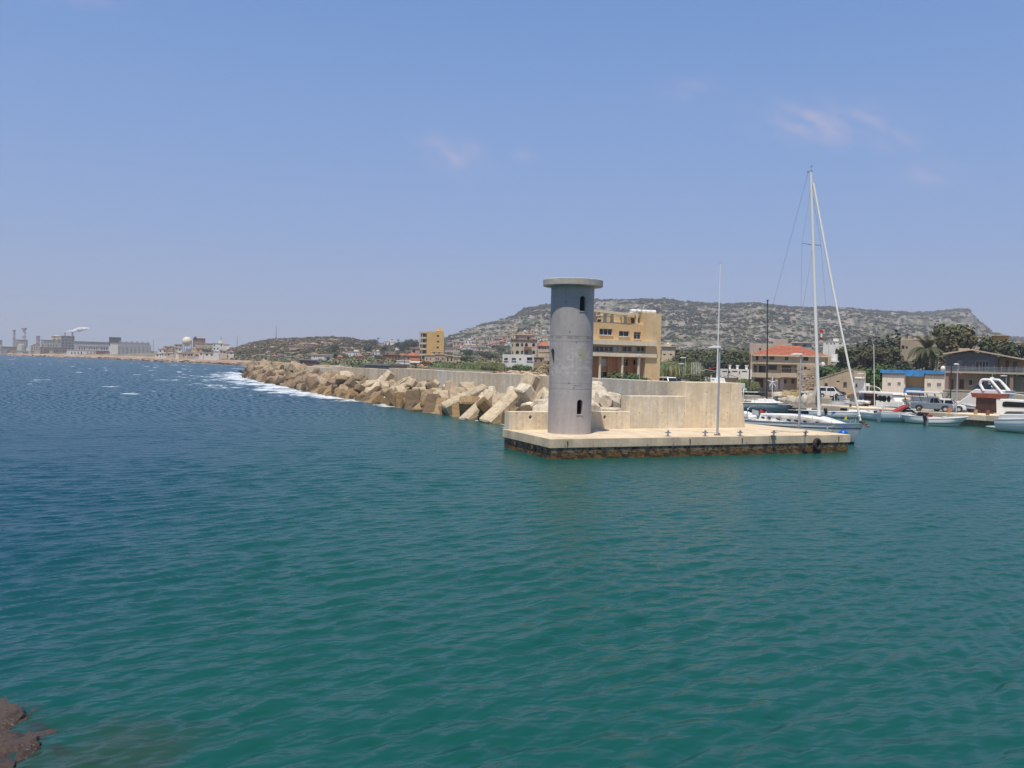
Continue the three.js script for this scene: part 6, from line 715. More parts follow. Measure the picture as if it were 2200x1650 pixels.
  const V3 = 'buildings of the far shore town', D = 860, l3 = [
    ['brown works building with dark ball on its roof', 415, 441, 727, 740, 'rust', { d: 960, cols: 6 }], ['long shed with white roof behind the round tank', 419, 458, 737.5, 748, 'beige', { d: 930, cols: 9, rows: 2, top: 'white' }], ['pale yellow house in front of the white roofed shed', 422, 438, 748, 757, 'yellow', { d: 840 }], ['tall grey white house with many windows', 457, 479, 738, 760, 'white', { d: 830, roof: 'step' }], ['white house with two dark gates on the shore', 378, 417, 756.5, 768, 'white', { d: 800, rows: 1, cols: 3 }],
    ['pinkish white house at the end of the works', 340, 358, 750, 766, 'white', { d: 880 }], ['orange house behind the shore road', 355.5, 376, 753, 764, 'cream', { d: 850, cols: 4 }], ['small orange house on the shore', 440, 455, 759, 767, 'pink', { d: 770 }], ['grey ruined house on the shore', 456, 479, 760, 768, 'grey', { d: 750 }], ['round white water tank house on the rise', 479.5, 492, 740, 748, 'white', { d: 900, nowin: true }], ['cream house row behind the round tank', 375, 392, 740, 752, 'beige', { d: 950 }], ['low white shore house beside the ruin', 482, 494, 756, 762, 'white', { d: 760 }]
  ];
  for (const [l, x0, x1, y0, y1, c, o] of l3) farHouse('town_house', l, x0, x1, y0, y1, c, { ...(o || {}), group: V3 });
  const V4 = 'buildings of the shore works', wk = (l, x0, x1, y0, y1, c, d, o = {}) => farHouse('works_building', l, x0, x1, y0, y1, c, { d, cat: 'factory', group: V4, ...o });
  wk('long grey works hall with square windows', 89, 142, 731, 746, 'grey', 1330, { cols: 9, rows: 2 }); wk('rust streaked brown works hall on the shore', 87, 143, 746.5, 763, [.26, .19, .15], 1290, { cols: 14, rows: 1, top: 'grey' }); wk('dark process tower with pipes and stacks', 132, 160, 722, 752, [.20, .19, .20], 1320, { cols: 4, rows: 5 }); wk('pale gabled hoist house on the works roof', 112, 132, 722, 732, 'beige', 1340, { roof: 'hip', tile: [.5, .48, .45], cols: 2 }); wk('long pale roofed works shed', 160, 234, 734, 748, 'grey', 1250, { nowin: true, top: 'white', over: 1 }); wk('lower white roofed works shed', 168, 232, 743, 756, 'lilac', 1220, { cols: 12, rows: 1, top: 'white', over: 1 }); wk('white walled works building with three small windows', 144, 206, 752.5, 764, 'white', 1190, { cols: 9, rows: 1 }); wk('brown open works shed by the shore', 206.5, 233, 754, 766, 'rust', 1150, { cols: 5, rows: 1 });
  wk('dark grey block on top of the silo house', 235, 260, 725, 737, [.10, .10, .11], 1110, { nowin: true, top: 'grey' }); wk('white panelled silo house front', 237, 254, 737.3, 766.5, 'white', 1085, { nowin: true }); const silo = fc(254, 324, 1080), SG = house('silo_building', 'long grey silo building with ribbed walls at the works end', silo, 'factory', V4); const sq = block(silo, SG, wm([.36, .37, .39]), [254.4, 740, 324, 770], 30, [], { sink: 4 }); for (let i = 0; i <= 8; i++) { const x = lerp(sq.x0, sq.x1, i / 8); part('rib', new Geo().base(.7, sq.y1 - sq.y0 - 2, .8, x, sq.y0, .4), wm([.30, .30, .32]), SG); } const up = block(silo, SG, wm([.26, .26, .27]), [256, 736, 322, 740.2], 24, [], { z: -2 }); for (let i = 0; i < 6; i++) { const x = lerp(up.x0 + 2, up.x1 - 2, i / 5); part('roof_fan', new Geo().base(2.5, 1.6, 2.5, x, up.y1, -8), wm('grey'), SG); }
  wk('lattice frame house beside the tall stacks', 34, 60, 730, 742, [.42, .38, .38], 1420, { cols: 5, rows: 2 }); wk('low pump house under the frame', 72, 86, 740, 752, 'beige', 1370); wk('narrow lattice hoist tower', 78, 86.5, 722, 740, [.36, .34, .35], 1380, { cols: 2, rows: 4 }); wk('low tank bund wall on the shore', 36, 60, 754, 760, 'beige', 1380, { nowin: true }); wk('open steel frame at the edge of the view', -2, 5, 731, 741, [.34, .32, .33], 1440, { cols: 1, rows: 2 }); wk('brown pipe rack among the tanks', 7, 36, 745, 757, [.24, .19, .17], 1400, { cols: 7, rows: 3 });
  const tank = (l, x0, x1, y0, y1, d) => { const b = fc(x0, x1, d), G = thing('storage_tank', l, 'tank', b.A, b.turn, 'tanks of the shore works'), [a, c, e, f] = b.rect([x0, y0, x1, y1]), r = (e - a) / 2; part('shell', new Geo().cyl(r, r, f - c + 3, a + r, (f + c - 3) / 2, -r, 24), wm([.52, .52, .47]), G); part('lid', new Geo().cyl(r * .2, r * 1.01, r * .14, a + r, f + r * .07, -r, 24), wm([.56, .55, .50]), G); part('ladder', new Geo().base(.4, f - c, .3, a + r, c, .2), M.steel, G); }; tank('large pale storage tank below the tall stack', 38, 57, 740, 755, 1395); tank('smaller pale storage tank beside the frame', 62, 72, 741, 754, 1390); tank('storage tank cut by the edge of the view', -4, 6, 742, 755, 1420);
  const stack = (l, px, y0, y1, d, r, m, cap) => { const t = at(px, y0, d), f = at(px, y1, d), G = thing('chimney_stack', l, 'chimney', V(f.x, f.y - 3, f.z), 0, 'stacks of the shore works'), H = t.y - f.y + 3; part('shaft', new Geo().cyl(r * .8, r, H, 0, H / 2, 0, 12), m, G); part('cap', new Geo().cyl(r * cap, r * cap, 2, 0, H - 1, 0, 12), wm([.3, .25, .23]), G); part('platform', new Geo().cyl(r * 1.5, r * 1.5, .6, 0, H * .6, 0, 12), M.steel, G); }; stack('tall slim lattice stack of the works', 30, 709, 748, 1450, 1.9, wm([.42, .39, .40]), 1.3); stack('tall pale stack with collar above the tank', 51.5, 705, 745, 1430, 2.6, wm([.62, .60, .57]), 1.5); stack('thin reddish stack on the process tower', 139.5, 714, 735, 1330, .9, wm([.30, .18, .16]), 1.2); stack('thin grey stack carrying the white smoke', 155.5, 713, 735, 1325, 1.2, wm([.36, .33, .33]), 1.2);
  { const g = new Geo(), r = rng(71), c0 = [[140.5, 713.3, 1.0], [146, 711.5, 1.3], [151, 710.2, 1.6]], c1 = [[157, 712.5, 1.6], [161, 710.5, 3.2], [166, 708.8, 4.6], [171, 708.2, 5.2], [176, 707.2, 5], [181, 706.3, 3.6], [186, 705, 2.2]]; for (const [x, y, s] of [...c0, ...c1]) for (let i = 0; i < 9; i++) { const p = at(x + (r() - .5) * 7, y + (r() - .5) * s * .75, 1320 + (r() - .5) * 8), q = new THREE.IcosahedronGeometry(s * (.25 + r() * .32), 2), a = q.attributes.position; for (let k = 0; k < a.count; k++) { const n = 1 + .3 * N3(a.getX(k) * .5 + i, a.getY(k) * .5, a.getZ(k) * .5); a.setXYZ(k, a.getX(k) * n * 1.9, a.getY(k) * n * .8, a.getZ(k) * n); } q.computeVertexNormals(); g.put(q, p.x, p.y, p.z); } const sm = new THREE.MeshStandardMaterial({ color: C(.9, .9, .9), roughness: 1, transparent: true, opacity: .26 }); solo('smoke_plume', g, sm, 'white smoke drifting from the works stacks', undefined, undefined, 'stuff'); }
  { const p = at(402, 733.5, 900), r = 10.2 / F * 900, y0 = at(402, 750, 900).y - 3, G = thing('spherical_tank', 'cream spherical gas tank on legs in the far town', 'tank', V(p.x, y0, p.z)); part('sphere', new Geo().sph(r, 0, p.y - y0, 0, 1, 1, 1, 32), mat([.66, .60, .46], { rough: .6 }), G); for (let i = 0; i < 10; i++) { const a = i / 10 * 6.283; part('leg', new Geo().bar(V(Math.cos(a) * r * .95, 0, Math.sin(a) * r * .95), V(Math.cos(a) * r * .95, p.y - y0, Math.sin(a) * r * .95), .22), M.galv, G); } part('platform', new Geo().cyl(.8, .8, .8, 0, p.y - y0 + r, 0, 10), M.galv, G); const d = at(419.5, 725.5, 955), B = thing('roof_ball', 'dark ball tank on the brown works roof', 'tank', V(d.x, d.y, d.z)); part('ball', new Geo().sph(1.3, 0, 0, 0, 1, 1, 1, 14), M.black, B); part('stand', new Geo().bar(V(0, -3, 0), V(0, 0, 0), .4), M.black, B); }
  const mastT = (name, label, px, y0, y1, d) => { const t = at(px, y0, d), f = at(px, y1, d), G = thing(name, label, 'mast', V(f.x, Math.min(f.y, ground(f.x, f.z)) - .5, f.z)), H = t.y - G.position.y, w = Math.max(.8, H * .035); for (const [a, c] of [[1, 1], [-1, 1], [0, -1.2]]) part('leg', new Geo().bar(V(a * w, 0, c * w), V(a * w * .2, H, c * w * .2), .14, .1, 5), M.steel, G); const br = new Geo(); for (let i = 0; i < 10; i++) { const q = i / 10, k = 1 - .8 * q, k2 = 1 - .8 * (q + .1); br.bar(V(-w * k, H * q, w * k), V(w * k2, H * (q + .1), w * k2), .08, .08, 4); br.bar(V(w * k, H * q, w * k), V(0, H * (q + .1), -1.2 * w * k2), .08, .08, 4); } part('bracing', br, M.steel, G); };
  mastT('radio_mast', 'tall lattice radio mast on the low rocky hill', 593.5, 701, 727, 900); mastT('radio_mast', 'thin mast at the foot of the low hill', 510, 722, 746, 960); mastT('radio_mast', 'thin mast beside the tall grey white house', 475, 722, 742, 900); mastT('crane_mast', 'thin crane mast at the end of the silo building', 329.5, 729, 762, 1000); mastT('radio_mast', 'lattice mast on the main ridge', 1957, 657, 673, 2180); mastT('radio_mast', 'short mast on the cliff top', 2064, 651, 665, 2380);

  // rows of small houses too alike to name one by one: each counted along its row
  const nth = n => n + (n % 100 > 10 && n % 100 < 14 ? 'th' : ['th', 'st', 'nd', 'rd'][n % 10] || 'th'), rr = rng(515), cols = [['white', 'white'], ['cream', 'cream'], ['pink', 'pale pink'], ['beige', 'beige'], ['lilac', 'greyish white'], ['white', 'white']];
  const row = (n, x0, x1, yb, hmin, hmax, wmin, wmax, name, tail, group, o) => { for (let i = 0; i < n; i++) { const x = lerp(x0, x1, (i + .5) / n) + (rr() - .5) * (x1 - x0) / n * .7, w = lerp(wmin, wmax, rr()), h = lerp(hmin, hmax, rr()), y = yb(x) + (rr() - .5) * 4, [c, word] = cols[rr() * cols.length | 0], rf = rr(); farHouse(name, `small ${word} house ${rf < .2 ? 'with red roof' : rf < .5 ? 'with stair room' : 'with flat roof'}, ${nth(i + 1)} ${tail}`, x - w / 2, x + w / 2, y - h, y, c, { roof: rf < .2 ? 'hip' : rf < .5 ? 'step' : 'flat', group, ...(o ? o(x) : {}) }); } };
  row(16, 336, 500, x => 766 - (x > 470 ? 4 : 0), 6, 11, 8, 14, 'shore_house', 'along the shore from the works', 'shore houses of the far town', x => ({ d: clamp(1180 - x * 1.0, 690, 860) })); row(12, 345, 500, () => 756, 6, 9, 8, 13, 'back_row_house', 'along the back row from the works', 'back row of the far town', () => ({ d: 900 }));
  row(15, 560, 900, x => 773, 6, 9, 9, 15, 'plain_house', 'along the coastal plain from the beach', 'houses of the coastal plain'); row(26, 965, 1180, x => 757 - (x - 965) * .13, 6, 9, 8, 13, 'slope_house', 'along the lower slope from the yellow block', 'houses of the lower slope'); row(14, 1050, 1180, x => 733 - (x - 1050) * .13, 5, 7.5, 7, 12, 'upper_house', 'along the upper slope from the yellow block', 'houses of the upper slope');
  const wn = ['grey', 'beige', 'brown', 'white', 'grey', 'concrete']; for (let i = 0; i < 16; i++) { const x = 4 + i * 20.5 + (rr() - .5) * 8, w = 8 + rr() * 12, h = 5 + rr() * 8, c = wn[rr() * 6 | 0], y = 760 + x * .016; farHouse('yard_building', `low ${c === 'concrete' ? 'tan' : c} yard building, ${nth(i + 1)} along the works shore from the tanks`, x, x + w, y - h, y, c, { d: clamp(1370 - x * .86, 1080, 1400), cat: 'factory', group: 'yard buildings along the works shore' }); }
}
// ---------- vegetation ----------
function leafCloud(seed, n, lobes, size, flat = 0) { // leaf-sized quads spread through the volume of several lobes
  const r = rng(seed), pos = new Float32Array(n * 12), idx = [], nor = new Float32Array(n * 12), tot = lobes.reduce((a, l) => a + l[3] * l[4] * l[5], 0);
  for (let i = 0; i < n; i++) {
    let k = r() * tot, l = lobes[0]; for (const q of lobes) { k -= q[3] * q[4] * q[5]; if (k <= 0) { l = q; break; } }
    const u = r() * 2 - 1, t = r() * 6.283, c = Math.sqrt(1 - u * u), rad = Math.pow(r(), .38), d = V(c * Math.cos(t), u, c * Math.sin(t)), p = V(l[0] + d.x * l[3] * rad, l[1] + d.y * l[4] * rad, l[2] + d.z * l[5] * rad), s = size * (.6 + r() * .8);
    const nn = d.clone().add(V(r() - .5, r() * .8, r() - .5).multiplyScalar(1.3)).normalize(), a = V(r() - .5, (r() - .5) * (1 - flat), r() - .5).cross(nn).normalize(), b = nn.clone().cross(a);
    const cs = [p.clone().addScaledVector(a, s).addScaledVector(b, s * .2), p.clone().addScaledVector(b, s * .8), p.clone().addScaledVector(a, -s).addScaledVector(b, -s * .1), p.clone().addScaledVector(b, -s * .7)];
    cs.forEach((q, m) => { pos.set([q.x, q.y, q.z], i * 12 + m * 3); nor.set([nn.x, nn.y, nn.z], i * 12 + m * 3); }); const o = i * 4; idx.push(o, o + 1, o + 2, o, o + 2, o + 3);
  }
  const g = new THREE.BufferGeometry(); g.setAttribute('position', new THREE.BufferAttribute(pos, 3)); g.setAttribute('normal', new THREE.BufferAttribute(nor, 3)); g.setIndex(idx); return g;
}
const leaf = (c) => new THREE.MeshPhysicalMaterial({ color: C(...c), roughness: .9, side: THREE.DoubleSide });
const LF = { olive: leaf([.085, .105, .045]), dark: leaf([.052, .066, .034]), green: leaf([.070, .125, .035]), euc: leaf([.088, .10, .042]), brown: leaf([.10, .085, .04]), reed: leaf([.22, .27, .10]), dry: leaf([.34, .27, .14]), red: leaf([.20, .03, .03]) }, bark = mat([.13, .09, .06], { rough: 1, t: 'g' });
const crownsG = {
  round: [1, 2, 3].map(s => { const r = rng(s + 40), l = []; for (let i = 0; i < 9; i++) { const a = r() * 6.283, q = .3 + r() * .75; l.push([Math.cos(a) * q * .62, .62 + (r() - .4) * .55, Math.sin(a) * q * .62, .34 + r() * .18, .26 + r() * .14, .34 + r() * .18]); } return leafCloud(s + 60, 1300, l, .055); }),
  cypress: [1, 2].map(s => { const l = []; for (let i = 0; i < 10; i++) { const t = i / 9, w = .17 * Math.sin(Math.PI * Math.min(1, .25 + t * .8)) + .02; l.push([.03 * Math.sin(i * 2 + s), .08 + t * .9, .03 * Math.cos(i * 3), w, .1, w]); } return leafCloud(s + 80, 900, l, .035); }),
  ragged: [1, 2, 3].map(s => { const r = rng(s + 140), l = []; for (let i = 0; i < 14; i++) { const a = r() * 6.283, h = .28 + r() * .72, q = (.15 + r() * .3) * (1.25 - h * .6); l.push([Math.cos(a) * q, h, Math.sin(a) * q, .12 + r() * .12, .10 + r() * .12, .12 + r() * .12]); } return leafCloud(s + 160, 1400, l, .042); }),
};
function tree(kind, name, label, p, h, m, group, w = 1, turn = 0) {
  const T = thing(name, label, kind === 'shrub' ? 'bush' : 'tree', p, turn, group), gs = crownsG[kind === 'shrub' ? 'round' : kind], g = gs[(used.get(name) + label.length) % gs.length];
  if (kind !== 'shrub') { const tr = new Geo().bar(V(0, -.02, 0), V(.02, .45, .01), .035, .02, 7); if (kind !== 'cypress') tr.bar(V(.015, .3, 0), V(.2, .65, .1), .02, .008, 5).bar(V(.015, .34, 0), V(-.2, .7, -.05), .018, .008, 5).bar(V(.02, .42, 0), V(.02, .85, -.1), .016, .006, 5); part('trunk', tr, bark, T); }
  part('crown', g, m, T); T.scale.set(h * w, h, h * w); return T;
}
const onGround = (px, py, d) => { const p = at(px, py, d); return V(p.x, Math.max(1.3, ground(p.x, p.z)) - .1, p.z); };
function treeAt(kind, name, label, px, pyTop, pyBase, d, m, group, w) { const b = at(px, pyBase, d), t = at(px, pyTop, d), g = Math.max(1.3, ground(b.x, b.z)), y = Math.min(b.y, g); return tree(kind, name, label, V(b.x, y, b.z), t.y - y, m, group, w, (px * 7.3) % 6.28); }
{
  const g1 = 'dark conifers behind the harbour houses'; let i = 0;
  const words = ['standing tallest', 'with a split top', 'with a thin tip', 'half hidden by its neighbour', 'leaning slightly', 'with a ragged side', 'with a dense base', 'standing apart', 'with a blunt tip', 'short and dense', 'narrow as a column', 'behind the thin mast', 'beside the ruined house', 'at the end of the row'];
  for (const [px, y, w] of [[1846, 727, .8], [1856, 733, .9], [1866, 722, .8], [1876, 729, .9], [1884, 721, .8], [1893, 727, .9], [1905, 718, .8], [1914, 724, .9], [1924, 713, .8], [1930, 720, .9], [1938, 718, .8], [1948, 716, .7], [1817, 739, .9], [1829, 744, .9]]) treeAt('cypress', 'cypress_tree', 'dark cypress ' + words[i++] + ' behind the harbour roofs', px, y, 800, 262 + (i % 3) * 8, LF.dark, g1, w * 1.7);
  const g2 = 'broad trees behind the harbour houses', w2 = ['between the cypresses and the storehouse', 'below the cypress row', 'just left of the date palm', 'with brownish crown beside the cypresses', 'behind the cream blue roofed building', 'tallest of the feathery trees behind the gabled house', 'second of the feathery trees behind the gabled house', 'feathery and spreading above the gabled roof', 'dark and dense right of the chimneys', 'at the very edge of the view', 'bushy beside the yellow villa', 'low behind the gable end'];
  [[1822, 752, 800, 240, 'euc', 1.1], [1860, 750, 800, 240, 'brown', 1.0], [1925, 752, 800, 235, 'euc', 1.0], [1890, 756, 800, 236, 'brown', .9], [1955, 770, 805, 225, 'dark', 1.2], [2042, 708, 790, 215, 'euc', .75], [2072, 709, 790, 222, 'euc', .7], [2056, 722, 790, 205, 'brown', .8], [2125, 724, 795, 215, 'dark', .8], [2196, 745, 800, 190, 'dark', 1], [2140, 742, 795, 205, 'euc', .9], [2160, 756, 800, 195, 'dark', .9]].forEach(([px, y0, y1, d, m, w], k) => treeAt('ragged', 'broad_tree', 'ragged green tree ' + w2[k], px, y0, y1, d, LF[m], g2, w));
  const g3 = 'trees between the office building and the red roof house', w3 = ['right of the cream flat roofed house', 'behind the street lamps', 'with a rusty brown crown', 'with a wide olive crown', 'behind the bare white mast', 'beyond the red roof sheet', 'above the long white building', 'with thin foliage', 'beside the dark utility pole', 'at the corner of the pink block', 'low and dark behind the sheds', 'above the reed bed by the cars'];
  [[1466, 752, 312, 'olive', 1], [1482, 756, 300, 'euc', 1.2], [1496, 760, 300, 'brown', 1.2], [1512, 757, 296, 'olive', 1.3], [1530, 758, 290, 'euc', 1.3], [1548, 756, 290, 'brown', 1.2], [1562, 760, 284, 'olive', 1.2], [1578, 757, 290, 'euc', 1.2], [1592, 755, 290, 'olive', 1.2], [1604, 757, 285, 'euc', 1.1], [1538, 770, 260, 'dark', 1.4], [1452, 768, 300, 'dark', 1.2]].forEach(([px, y, d, m, w], k) => treeAt('round', 'leafy_tree', 'leafy olive green tree ' + w3[k], px, y, 800, d, LF[m], g3, w));
  const g4 = 'trees of the village and fields', w4 = ['dark tree clump left of the narrow white village house', 'dark tree right of the narrow white village house', 'tree below the long cream village house', 'tree beside the white balconied house', 'dark tree at the foot of the brown terraced house', 'tall dark tree left of the yellow block', 'second dark tree left of the yellow block', 'slim dark tree before the hilltop house', 'round tree at the end of the low hill', 'big round tree above the orange cottage', 'tree under the stone enclosure', 'tree in the green field by the villa', 'bushy tree right of the long white house', 'tree above the high cream village house', 'tree right of the yellow block', 'tree in front of the pink terrace', 'tree over the white shore house', 'tree by the pale yellow far house', 'tree between the village and the arched house', 'dark clump behind the reed bed', 'tree on the slope above the white cube house', 'tree beside the unfinished brown building', 'dark tree left of the beige house', 'tree behind the tan cottage'];
  [[1004, 752, 768, 'dark', 1.3], [1034, 754, 769, 'dark', 1.4], [1047, 757, 769, 'dark', 1.2], [1075, 745, 757, 'dark', 1.2], [1088, 742, 752, 'olive', 1.2], [873, 731, 752, 'dark', .9], [886, 730, 752, 'dark', .8], [827, 744, 758, 'dark', .8], [801, 730, 742, 'olive', 1.2], [791, 742, 757, 'dark', 1.1], [717, 742, 760, 'dark', .8], [722, 758, 772, 'olive', 1.4], [735, 762, 773, 'olive', 1.5], [1118, 706, 716, 'dark', 1.2], [960, 742, 756, 'dark', 1.1], [966, 757, 768, 'olive', 1.2], [366, 744, 756, 'olive', 1.6], [444, 750, 764, 'dark', 1.2], [1092, 756, 770, 'olive', 1.3], [1060, 762, 775, 'dark', 1.4], [1066, 742, 750, 'dark', 1.5], [813, 764, 776, 'dark', 1.3], [862, 738, 756, 'dark', .9], [1000, 764, 778, 'olive', 1.5]].forEach(([px, y0, y1, m, w], k) => { const d = clamp(spot(px, y1, 700), 220, 1200); treeAt('round', 'village_tree', w4[k], px, y0, y1, d, LF[m], g4, w); });
  // date palm
  const pb = onGround(1990, 805, 196), top = at(1990, 752, 196), P = thing('date_palm', 'large date palm with drooping fronds before the ruined house', 'palm', pb), H = top.y - pb.y; const tk = new THREE.CylinderGeometry(.34, .42, H, 12, 14); { const a = tk.attributes.position; for (let k = 0; k < a.count; k++) { const s = 1 + .12 * ((Math.round((a.getY(k) + H / 2) / H * 14)) % 2); a.setX(k, a.getX(k) * s); a.setZ(k, a.getZ(k) * s); } tk.computeVertexNormals(); } part('trunk', new Geo().put(tk, 0, H / 2, 0), bark, P);
  const frond = (len, droop) => { const pos = [], idx = [], N = 16; const pt = t => V(len * (t - .12 * t * t * droop), len * (.62 * t - (.5 + .55 * droop) * t * t), 0); for (let i = 1; i <= N; i++) { const t = i / N, c = pt(t), l = .75 * Math.sin(Math.PI * clamp(.12 + t * .86)) + .08; for (const s of [1, -1]) { const o = pos.length / 3, q = pt(t + .05); pos.push(c.x, c.y, 0, q.x, q.y, .02 * s, c.x + l * .55, c.y - l * .25, s * l); idx.push(o, o + 1, o + 2); } } const g = new THREE.BufferGeometry(); g.setAttribute('position', new THREE.Float32BufferAttribute(pos, 3)); g.setIndex(idx); const n = g.toNonIndexed(); n.computeVertexNormals(); return new Geo().add(n).tube([pt(0), pt(.33), pt(.66), pt(1)], .035, 4, 10).build(); };
  const fr = [frond(3.6, .4), frond(3.8, .9), frond(3.4, 1.5)], rp = rng(12); for (let i = 0; i < 64; i++) { const k = i < 16 ? 0 : i < 40 ? 1 : 2, f = part('frond', fr[k], i % 5 === 4 ? LF.brown : LF.euc, P); f.position.set(0, H, 0); f.rotation.order = 'YXZ'; f.rotation.y = i * 2.399; f.rotation.z = k === 0 ? .55 + rp() * .5 : k === 1 ? (rp() - .3) * .4 : -.35 - rp() * .35; f.scale.setScalar(1.05 + rp() * .3); }
  const g5 = 'small palms on the low hill crest'; for (const [px, y0, y1, l] of [[812, 727, 739, 'tall thin palm on the crest beside the hilltop house'], [842, 731, 740, 'short palm right of the hilltop house'], [855, 731, 741, 'palm farthest along the low crest']]) { const d = 980, b = at(px, y1, d), t = at(px, y0, d), T = thing('fan_palm', l, 'palm', V(b.x, Math.min(b.y, ground(b.x, b.z)), b.z), 0, g5), h = t.y - T.position.y; part('trunk', new Geo().cyl(.25, .35, h, 0, h / 2, 0, 7), bark, T); part('crown', (() => { const g = crownsG.round[0].clone(); g.translate(0, -.5, 0); g.scale(2, 1.6, 2); g.translate(0, h, 0); return g; })(), LF.dark, T); }
  // bushes along the sea wall and the quay
  const g6 = 'bushes along the land side', w6 = ['spiky green bush in front of the white house', 'dry bush right of the white house', 'small bush left of the white house', 'olive bush above the rear wall', 'low bush by the red earth bank', 'bush beside the laid up boat', 'green bank bush left of the red roof house', 'yellow green bush on the quay edge', 'bush below the stone storehouse roof', 'bright bush beside the red roof house', 'bush left of the blue roofed building', 'bush before the sheds', 'bush at the foot of the office building', 'second bush at the foot of the office building', 'bush by the grey shed'];
  [[1121, 784, 803, 205, 'green', 1.4], [1172, 786, 806, 196, 'dry', 1.4], [1083, 789, 803, 205, 'olive', 1.6], [1050, 789, 801, 200, 'olive', 1.8], [1160, 795, 808, 190, 'dry', 1.5], [1490, 806, 822, 150, 'olive', 1.4], [1602, 834, 858, 156, 'olive', 1.5], [1690, 838, 860, 152, 'dry', 1.6], [1765, 790, 815, 185, 'green', 1.3], [1778, 794, 815, 185, 'green', 1.4], [1882, 785, 850, 172, 'green', .8], [1512, 800, 822, 165, 'dark', 1.5], [1340, 806, 825, 136, 'green', 1.1], [1368, 807, 825, 137, 'green', 1.1], [775, 782, 792, 262, 'olive', 1.8]].forEach(([px, y0, y1, d, m, w], k) => treeAt('shrub', 'bush', w6[k], px, y0, y1, d, LF[m], g6, w));
  treeAt('shrub', 'flowering_bush', 'dark red flowering bush beside the white shed porch', 911, 778, 796, 292, LF.red, undefined, .9);
}
function scatter(name, label, geo, m, n, seed, place, colors) { // uncounted ground cover
  const r = rng(seed), im = new THREE.InstancedMesh(geo, m, n), mx = new THREE.Matrix4(), q = new THREE.Quaternion(), e = new THREE.Euler(), c = new THREE.Color(); let k = 0, tries = 0;
  while (k < n && tries < n * 12) { tries++; const o = place(r); if (!o) continue; e.set((r() - .5) * .3, r() * 6.283, (r() - .5) * .3); mx.compose(V(o.x, o.y, o.z), q.setFromEuler(e), V(o.s * (.8 + r() * .5), o.s * (o.h ?? .8) * (.8 + r() * .5), o.s * (.8 + r() * .5))); im.setMatrixAt(k, mx); const w = colors[r() * colors.length | 0]; im.setColorAt(k, c.setRGB(w[0] * (.8 + r() * .4), w[1] * (.8 + r() * .4), w[2] * (.8 + r() * .4))); k++; }
  im.count = k; im.name = uniq(name); im.castShadow = im.receiveShadow = true; scene.add(im); return tag(im, label, undefined, undefined, 'stuff');
}
